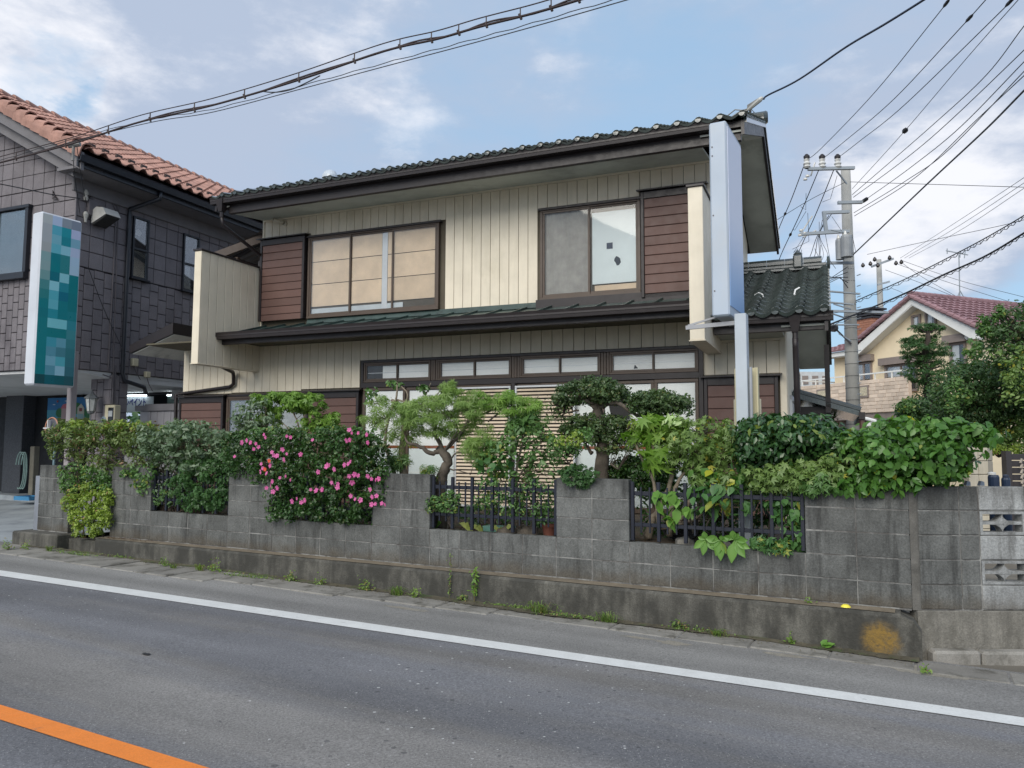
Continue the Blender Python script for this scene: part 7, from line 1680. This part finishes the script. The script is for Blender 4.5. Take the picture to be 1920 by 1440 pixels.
plant('background_garden_shrub', 'dim undergrowth behind the black fence under the lace-leaf maple', 'shrub', WP(930, 970, .9)[:2]+(SOIL,), [],
      [('foliage', [(850, 960), (900, 930), (1040, 925), (1045, 990), (850, 985)], .9, .25, 70, .07, 9, .055, 'oval', g_fern, dict(tw=.5))])
# iris-like blades and stones on the soil
for i, (x, y) in enumerate(((815, 975), (882, 968), (905, 972), (940, 975))):
    q = WP(x, y+8, .2); mb = MB()
    for k in range(6):
        a = random.uniform(-1.1, 1.1); L = random.uniform(.08, .15); mb.add([(q[0]-.010, q[1], SOIL), (q[0]+.010, q[1], SOIL), (q[0]+a*L*.6+.008, q[1]-.03, SOIL+L*.8), (q[0]+a*L*1.1, q[1]-.05, SOIL+L*.7)], [(0, 1, 2, 3)])
    T = Thing('bladed_plant', ('leftmost', 'second', 'third', 'rightmost')[i]+' small bladed plant on the soil behind the third fence', 'plant', WF, (q[0], q[1], SOIL)); T.part('leaves', mb, g_hydr)
for i, (x, y, r_, lab) in enumerate(((1284, 1018, .075, 'rounded grey stone on the soil behind the last fence'), (1352, 1025, .07, 'grey stone beside the large leaf spray behind the last fence'), (950, 985, .08, 'rough brown stump stone behind the third fence'), (990, 990, .09, 'brown root stump at the foot of the leafy shrub'))):
    q = WP(x, y, .22); bm_ = bmesh.new(); bmesh.ops.create_icosphere(bm_, subdivisions=3, radius=r_)
    for v_ in bm_.verts: n_ = v_.co.normalized(); v_.co = Vector((v_.co.x*1.2, v_.co.y, v_.co.z*.8))*(1+.12*math.sin(7*n_.x+i)+.1*math.sin(9*n_.y+2*i)+.06*math.sin(15*n_.z))
    me = bpy.data.meshes.new('stone'); bm_.to_mesh(me); bm_.free(); me.materials.append(M('garden_stone', (.20, .19, .17), .9, .2, 8, .6, 40) if i < 2 else m_bark); me.polygons.foreach_set('use_smooth', [True]*len(me.polygons))
    o = bpy.data.objects.new('garden_stone', me); C.objects.link(o); o.location = WF.w(q[0], q[1], SOIL+r_*.3); props(o, lab, 'stone')
q = WP(1030, 985, .25); pt = Thing('plant_pot', 'terracotta plant pot on the soil beside the fourth pier', 'pot', WF, (q[0], q[1], SOIL)); pt.part('pot', MB().lathe([(0, SOIL), (.055, SOIL), (.075, SOIL+.10), (.085, SOIL+.10), (.085, SOIL+.125), (.07, SOIL+.125), (.06, SOIL+.1), (0, SOIL+.1)], (q[0], q[1], 0), 16), M('pot_clay', (.20, .07, .045), .8, .1), smooth=False); pt.part('soil', MB().lathe([(0, SOIL+.112), (.068, SOIL+.11)], (q[0], q[1], 0), 14), m_soil)
q = WP(1275, 985, .5); mb = MB()
for k in range(5): mb.tube([(q[0]+.19*math.cos(t)*(1-.05*k), q[1]+.03*k-.05*math.cos(t), SOIL+.12+.10*math.sin(t)+.02*k) for t in np.linspace(0, 2*PI, 20)], .013, 5, cap=False)
single('black_hose', mb, M('black_rubber', (.012, .012, .013), .4), WF, 'coiled black hose on the soil behind the last fence', 'hose', q)
single('planter_box', MB().box(WP(905, 980, .35)[0], WP(955, 980, .35)[0], .33, .5, SOIL, SOIL+.06, 0, .005), M('mint_plastic', (.15, .33, .28), .5), WF, 'flat mint green planter box behind the third fence', 'planter', (WP(930, 980, .35)[0], .35, SOIL))
# leaf litter: dead leaves on the ledge and the soil
def litter(name, label, u0, u1, v0, v1, zf, n, size, mt):
    P = [(a, b_, zf(a)+RNG.uniform(0, .012)) for a, b_ in zip(RNG.uniform(u0, u1, n), RNG.uniform(v0, v1, n))]
    me = leaf_mesh(name, P, np.tile([0, 0, 2.5], (n, 1)), size, 'oval', mt, (0, 0, 0)); o = bpy.data.objects.new(name, me); C.objects.link(o); o.location = WF.w(0, 0, 0); o.rotation_euler = (0, 0, WF.rz); props(o, label, 'dead leaves', None, 'stuff')
litter('dead_leaves', 'dry brown leaves scattered on the garden soil', -9, .4, .12, .6, lambda u: .675, 900, .035, leafmat('dead_leaf', (.09, .05, .025), (.20, .12, .06), rough=.8))
litter('ledge_litter', 'dry leaves lying along the plinth ledge', -9.2, -8.3, -.12, -.01, lambda u: .31, 60, .03, MATS.get('dl') or leafmat('dead_leaf_dark', (.06, .035, .02), (.15, .08, .05), rough=.8))
litter('gutter_litter', 'bits of dry leaf and grit along the foot of the plinth', -10.8, .8, -.40, -.16, lambda u: gz(u)+.016, 900, .018, leafmat('grit_leaf', (.10, .08, .05), (.22, .19, .12), rough=.8))
# moss / soil band at the foot of the plinth
m_moss = M('mossy_dirt', (.085, .075, .05), .95, .3, 6, .9, 40, dirt=(.06, .085, .03), dirt_s=5, dirt_t=(.5, .65))
mb = MB(); us = np.linspace(-10.9, .82, 260); r = random.Random(5); vs = []
for i, u in enumerate(us):
    w = .05+.05*(math.sin(u*2.1)+1)*.5+r.uniform(-.012, .02)+(.05 if -4.2 < u < -2 else 0); vs += [(u, -.155-w, gz(u)+.0125), (u, -.150, gz(u)+.020+r.uniform(0, .008))]
mb.add(vs, [(2*i, 2*i+2, 2*i+3, 2*i+1) for i in range(len(us)-1)]); o = single('dirt_band', mb, m_moss, WF, 'mossy dirt collected along the foot of the plinth', 'dirt', kind='stuff')
# weeds, each a thing
def weed(x, y, kind, label, s=1.):
    u, v = WF.ground(x, y, gz(WF.ground(x, y)[0])); v = min(v, -.18); z = gz(u)+.012; T = Thing('weed', label, 'weed', WF, (u, v, z), 'weeds along the foot of the wall')
    if kind == 'tuft':
        P = []; mb = MB(); n = int(46*s)
        for k in range(n):
            a = RNG.uniform(0, 2*PI); L = RNG.uniform(.04, .12)*s; w = .0040; d = (math.cos(a), math.sin(a)*.6); b0 = (u+RNG.normal(0, .035*s), v+RNG.normal(0, .012)); o = RNG.uniform(.6, 1.7)
            p1 = (b0[0]+d[0]*L*.4*o, b0[1]+d[1]*L*.4*o, z+L*.6); p2 = (b0[0]+d[0]*L*o, b0[1]+d[1]*L*o, z+L*.45); nx, ny = -d[1]*w, d[0]*w
            mb.add([(b0[0]-nx, b0[1]-ny, z-.01), (b0[0]+nx, b0[1]+ny, z-.01), (p1[0]+nx, p1[1]+ny, p1[2]), (p1[0]-nx, p1[1]-ny, p1[2]), p2], [(0, 1, 2, 3), (3, 2, 4)])
        me = mb.mesh('blades', g_weed, T.base); at = me.attributes.new('v', 'FLOAT', 'POINT'); at.data.foreach_set('value', np.repeat(RNG.uniform(0, 1, n), 5).astype(np.float32)); T.part('blades', me, None)
    if kind in ('leafy', 'flat'):
        n = int((60 if kind == 'leafy' else 90)*s); P = np.stack([u+RNG.normal(0, (.04 if kind == 'leafy' else .12)*s, n), v+RNG.normal(0, .018, n), z+np.abs(RNG.normal(0, (.05 if kind == 'leafy' else .014)*s, n))], 1)
        T.part('leaves', leaf_mesh('leaves', P, np.tile([0, -.4, 1.], (n, 1)), .030 if kind == 'leafy' else .022, 'oval', g_weed if kind == 'leafy' else g_weed, T.base), None)
    if kind == 'tall':
        L = .27*s; mb = MB().tube([(u, v, z), (u+.01, v, z+L*.5), (u+.015, v, z+L)], .004, 5); T.part('stem', mb, g_weed)
        n = 64; t = RNG.uniform(.15, 1, n)**.8; P = np.stack([u+.015*t+RNG.normal(0, .022, n)*(1.15-t*.4), v+RNG.normal(0, .02, n), z+L*t], 1); T.part('leaves', leaf_mesh('leaves', P, np.tile([0, -.4, .8], (n, 1)), .055, 'slim', g_maple, T.base, wide=1.4), None)
    if kind == 'stalk':
        L = .30*s; T.part('stem', MB().tube([(u, v, z), (u+.02, v, z+L*.6), (u+.01, v, z+L)], .003, 5), g_dry)
        n = 40; t = RNG.uniform(.1, 1, n); P = np.stack([u+.02*t+RNG.normal(0, .012, n), v+RNG.normal(0, .012, n), z+L*t], 1); T.part('leaves', leaf_mesh('leaves', P, np.tile([0, -.4, .8], (n, 1)), .026, 'oval', g_weed, T.base), None)
    if kind == 'broad':
        mb = []; n = 9; P = np.stack([u+RNG.normal(0, .02, n), v+RNG.normal(0, .015, n), z+np.abs(RNG.normal(.02, .015, n))], 1); T.part('leaves', leaf_mesh('leaves', P, np.tile([0, -.6, 1.], (n, 1)), .075*s, 'round', g_hydr, T.base, droop=-.4, wide=.8), None)
for x, y, k, lab, s in ((12, 1030, 'leafy', 'leafy weed at the far left driveway edge', 1.1), (48, 1030, 'leafy', 'small weed at the corner of the left pier plinth', .8), (92, 1033, 'tuft', 'grass tuft before the left pier plinth', .8), (128, 1038, 'flat', 'yellow-green flat weeds below the spilling bush', 1.2), (160, 1042, 'flat', 'flat weeds just left of the long plinth start', .9),
    (225, 1046, 'flat', 'sparse flat weeds near the left end of the long plinth', .9), (308, 1062, 'leafy', 'small leafy weed where the first slabs end', .8), (325, 1066, 'tuft', 'grass tuft beside the first leafy weed', .6), (375, 1070, 'tuft', 'thin grass tuft left of a denser leafy weed', .8), (400, 1072, 'leafy', 'denser leafy weed under the grey-green hedge', 1.), (450, 1082, 'flat', 'low trailing weeds between two leafy clumps', 1.1), (492, 1085, 'flat', 'low trailing weeds left of the clump under the azalea', .8),
    (545, 1090, 'leafy', 'leafy clump under the left half of the azalea', .9), (600, 1098, 'leafy', 'leafy weed under the middle of the azalea', .75), (685, 1108, 'leafy', 'weed clump with dry stems under the azalea right end', 1.), (745, 1117, 'tuft', 'grass tuft left of the two tall weeds', 1.), (778, 1122, 'leafy', 'small weed just left of the dry stalk', .7), (842, 1126, 'stalk', 'thin dry flower stalk against the plinth', 1.25), (872, 1128, 'leafy', 'reddish small weed between stalk and tall weed', .6), (892, 1131, 'tall', 'tall bright green weed against the plinth', 1.),
    (938, 1138, 'flat', 'low weeds right of the tall bright weed', .8), (982, 1142, 'flat', 'spreading weeds left of the big grass clump', .9), (1012, 1152, 'tuft', 'biggest grass clump at the middle of the wall foot', 1.25), (1068, 1160, 'flat', 'flat mat of weeds right of the biggest grass clump', 1.2), (1138, 1168, 'tuft', 'neat grass tuft under the fourth pier', 1.), (1275, 1180, 'leafy', 'small weed at the left of the last weed row', .7), (1305, 1186, 'flat', 'low weeds in the last weed row', .9), (1345, 1194, 'tuft', 'short grass tuft ending the last weed row', .7), (1484, 1205, 'leafy', 'tiny weed left of the broad leaved one', .5), (1552, 1214, 'broad', 'broad leaved bright weed near the rust stain', .9), (1735, 1262, 'leafy', 'tiny dark weed on the asphalt before the kerb', .35)):
    weed(x, y, k, lab, s*1.25)
q = (WF.at(1517, 1128, -.1)); T = Thing('weed', 'tiny weed growing on the plinth ledge near the yellow piece', 'weed', WF, (q[0], -.09, Z0-.01)); n = 22
T.part('leaves', leaf_mesh('leaves', np.stack([q[0]+RNG.normal(0, .025, n), -.09+RNG.normal(0, .012, n), Z0+np.abs(RNG.normal(0, .016, n))], 1), np.tile([0, -.4, 1.], (n, 1)), .022, 'oval', g_weed, T.base), None)

# ================================================================== BACKGROUND TREES (frame ZF)
def ZP(x, y, D): return P3(x, y, D)
def zplant(name, label, cat, D, base_px, trunks, parts, bark=m_barkd):
    b_ = ZP(base_px[0], base_px[1], D); T = Thing(name, label, cat, ZF, (b_[0], b_[1], 0)); roots = []
    for k, (pts, r0, r1) in enumerate(trunks):
        mb = MB(); P = [ZP(x, y, D+(dd or 0)) for x, y, dd in pts]; roots += limb(mb, P, r0, r1, 9, .02); T.part('trunk' if k == 0 else 'branch', mb, bark, smooth=True)
    tg = MB()
    for (nm, poly, dv, hd, K, r, m_, size, kind, mt, o) in parts:
        p2 = [(q[0], q[2]) for q in (ZP(x, y, D+dv) for x, y in poly)]; Cn = fill(p2, b_[1]+dv, hd, K, taper=o.get('taper', .5)); P, N = clumps(Cn, r, m_, o.get('flat', .8), o.get('up', .6))
        T.part(nm, leaf_mesh(nm, P, N, size, kind, mt, T.base, droop=o.get('droop', .2)), None, kind='stuff')
        if roots: twigs(tg, roots, Cn[:int(K*.15)], .03, .008, n=3)
    if tg.v: T.part('twigs', tg, m_barkd, kind='stuff')
    return T
D = 22.
zplant('cloud_pruned_pine', 'tall tiered cloud-pruned conifer before the cream house', 'tree', D, (1735, 836), [([(1738, 836, 0), (1742, 740, 0), (1735, 680, 0), (1740, 625, 0)], .16, .06)],
   [('pad', p, dv, .4+.2*i/6, int(k*1.6), .12, 30, .09, 'slim', g_fern, dict(flat=.5, up=1.2, droop=-.6, taper=.2)) for i, (p, dv, k) in enumerate((([(1716, 615), (1722, 606), (1758, 606), (1780, 610), (1772, 622), (1735, 622)], 0, 34), ([(1700, 632), (1712, 626), (1760, 625), (1778, 638), (1785, 645), (1750, 650), (1705, 645)], .1, 46), ([(1694, 648), (1710, 640), (1760, 646), (1790, 650), (1795, 662), (1750, 668), (1706, 664)], -.2, 50), ([(1696, 665), (1730, 658), (1790, 660), (1795, 678), (1745, 690), (1712, 684)], .1, 56), ([(1695, 690), (1730, 680), (1785, 685), (1770, 712), (1728, 715), (1700, 705)], -.1, 50), ([(1718, 710), (1760, 705), (1775, 740), (1740, 745)], 0, 40)))]
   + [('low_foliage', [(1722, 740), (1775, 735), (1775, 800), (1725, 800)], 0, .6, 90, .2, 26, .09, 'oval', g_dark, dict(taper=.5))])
zplant('round_shrub', 'low rounded shrub left of the tiered conifer', 'shrub', 20., (1710, 836), [],
   [('foliage', [(1688, 765), (1698, 752), (1715, 748), (1735, 752), (1765, 775), (1770, 812), (1705, 812), (1680, 800)], 0, .6, 150, .17, 28, .085, 'oval', g_bush, dict(taper=.5)), ('top_leaves', [(1688, 758), (1712, 746), (1725, 760), (1695, 772)], -.4, .3, 26, .12, 20, .08, 'oval', g_mid, dict())])
zplant('large_shrub', 'large rounded bushy tree filling the right background before the cream house', 'tree', 18., (1830, 836), [([(1865, 850, 0), (1868, 800, 0), (1850, 760, 0)], .16, .07), ([(1935, 795, 0), (1900, 815, 0), (1880, 835, 0), (1868, 850, 0)], .16, .12)],
   [('foliage', [(1768, 745), (1778, 705), (1802, 684), (1835, 674), (1880, 680), (1925, 700), (1960, 725), (1960, 770), (1900, 785), (1860, 795), (1810, 790), (1780, 775)], 0, 1.5, 640, .20, 30, .075, 'oval', g_bush, dict(taper=.8)),
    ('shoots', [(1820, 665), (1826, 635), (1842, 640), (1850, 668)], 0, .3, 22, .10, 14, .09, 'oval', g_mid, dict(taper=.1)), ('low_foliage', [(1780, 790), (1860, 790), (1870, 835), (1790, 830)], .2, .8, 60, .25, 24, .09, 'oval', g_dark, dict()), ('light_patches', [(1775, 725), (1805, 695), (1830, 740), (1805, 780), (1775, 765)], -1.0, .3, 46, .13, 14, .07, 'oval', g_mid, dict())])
zplant('right_edge_tree', 'leafy tree cut by the right edge above the large shrub', 'tree', 16., (1930, 836), [([(1950, 840, 0), (1940, 720, 0), (1920, 640, 0)], .14, .05)],
   [('foliage', [(1862, 625), (1868, 606), (1884, 598), (1902, 582), (1930, 566), (2000, 580), (2010, 760), (1960, 780), (1925, 720), (1895, 695), (1872, 665)], 0, 1.0, 300, .18, 28, .075, 'oval', g_bush, dict(taper=.7)), ('upright_shoots', [(1846, 625), (1852, 588), (1862, 590), (1868, 630)], 0, .2, 24, .08, 12, .08, 'oval', g_mid, dict(taper=.1)), ('upright_shoots', [(1874, 600), (1880, 565), (1892, 570), (1895, 610)], 0, .2, 20, .08, 12, .08, 'oval', g_mid, dict(taper=.1)),
    ('light_foliage', [(1880, 650), (1960, 640), (1970, 740), (1900, 760)], -.9, .3, 50, .18, 16, .085, 'oval', g_mapl2, dict())])
zplant('understory_bush', 'yellow-green low foliage under the bent trunk at the right edge', 'bush', 17., (1900, 836), [],
   [('foliage', [(1875, 790), (1940, 770), (1990, 790), (1990, 848), (1870, 848)], .6, .6, 130, .2, 20, .085, 'oval', g_mapl2, dict()), ('low_strip', [(1850, 838), (1990, 835), (1990, 850), (1850, 850)], -.3, .3, 60, .1, 18, .07, 'small', g_lime, dict())])
zplant('small_garden_tree', 'small green shrub in the gap under the porch eave', 'shrub', 13.5, (1525, 800), [], [('foliage', [(1515, 770), (1545, 765), (1565, 775), (1560, 800), (1520, 800)], 0, .3, 50, .09, 22, .05, 'oval', g_mid, dict())])
# distant tree line and houses on the far horizon, outside most views
r = np.random.default_rng(5); n = 700
Cn = np.stack([r.uniform(-160, 160, n), r.uniform(110, 130, n), r.uniform(.5, 7, n)], 1); P, N = clumps(Cn, 2.4, 20, .8)
o = bpy.data.objects.new('far_tree_line', leaf_mesh('far_tree_line', P, N, 1.3, 'oval', g_dark)); C.objects.link(o); props(o, 'far line of trees on the horizon', 'tree line', None, 'stuff')
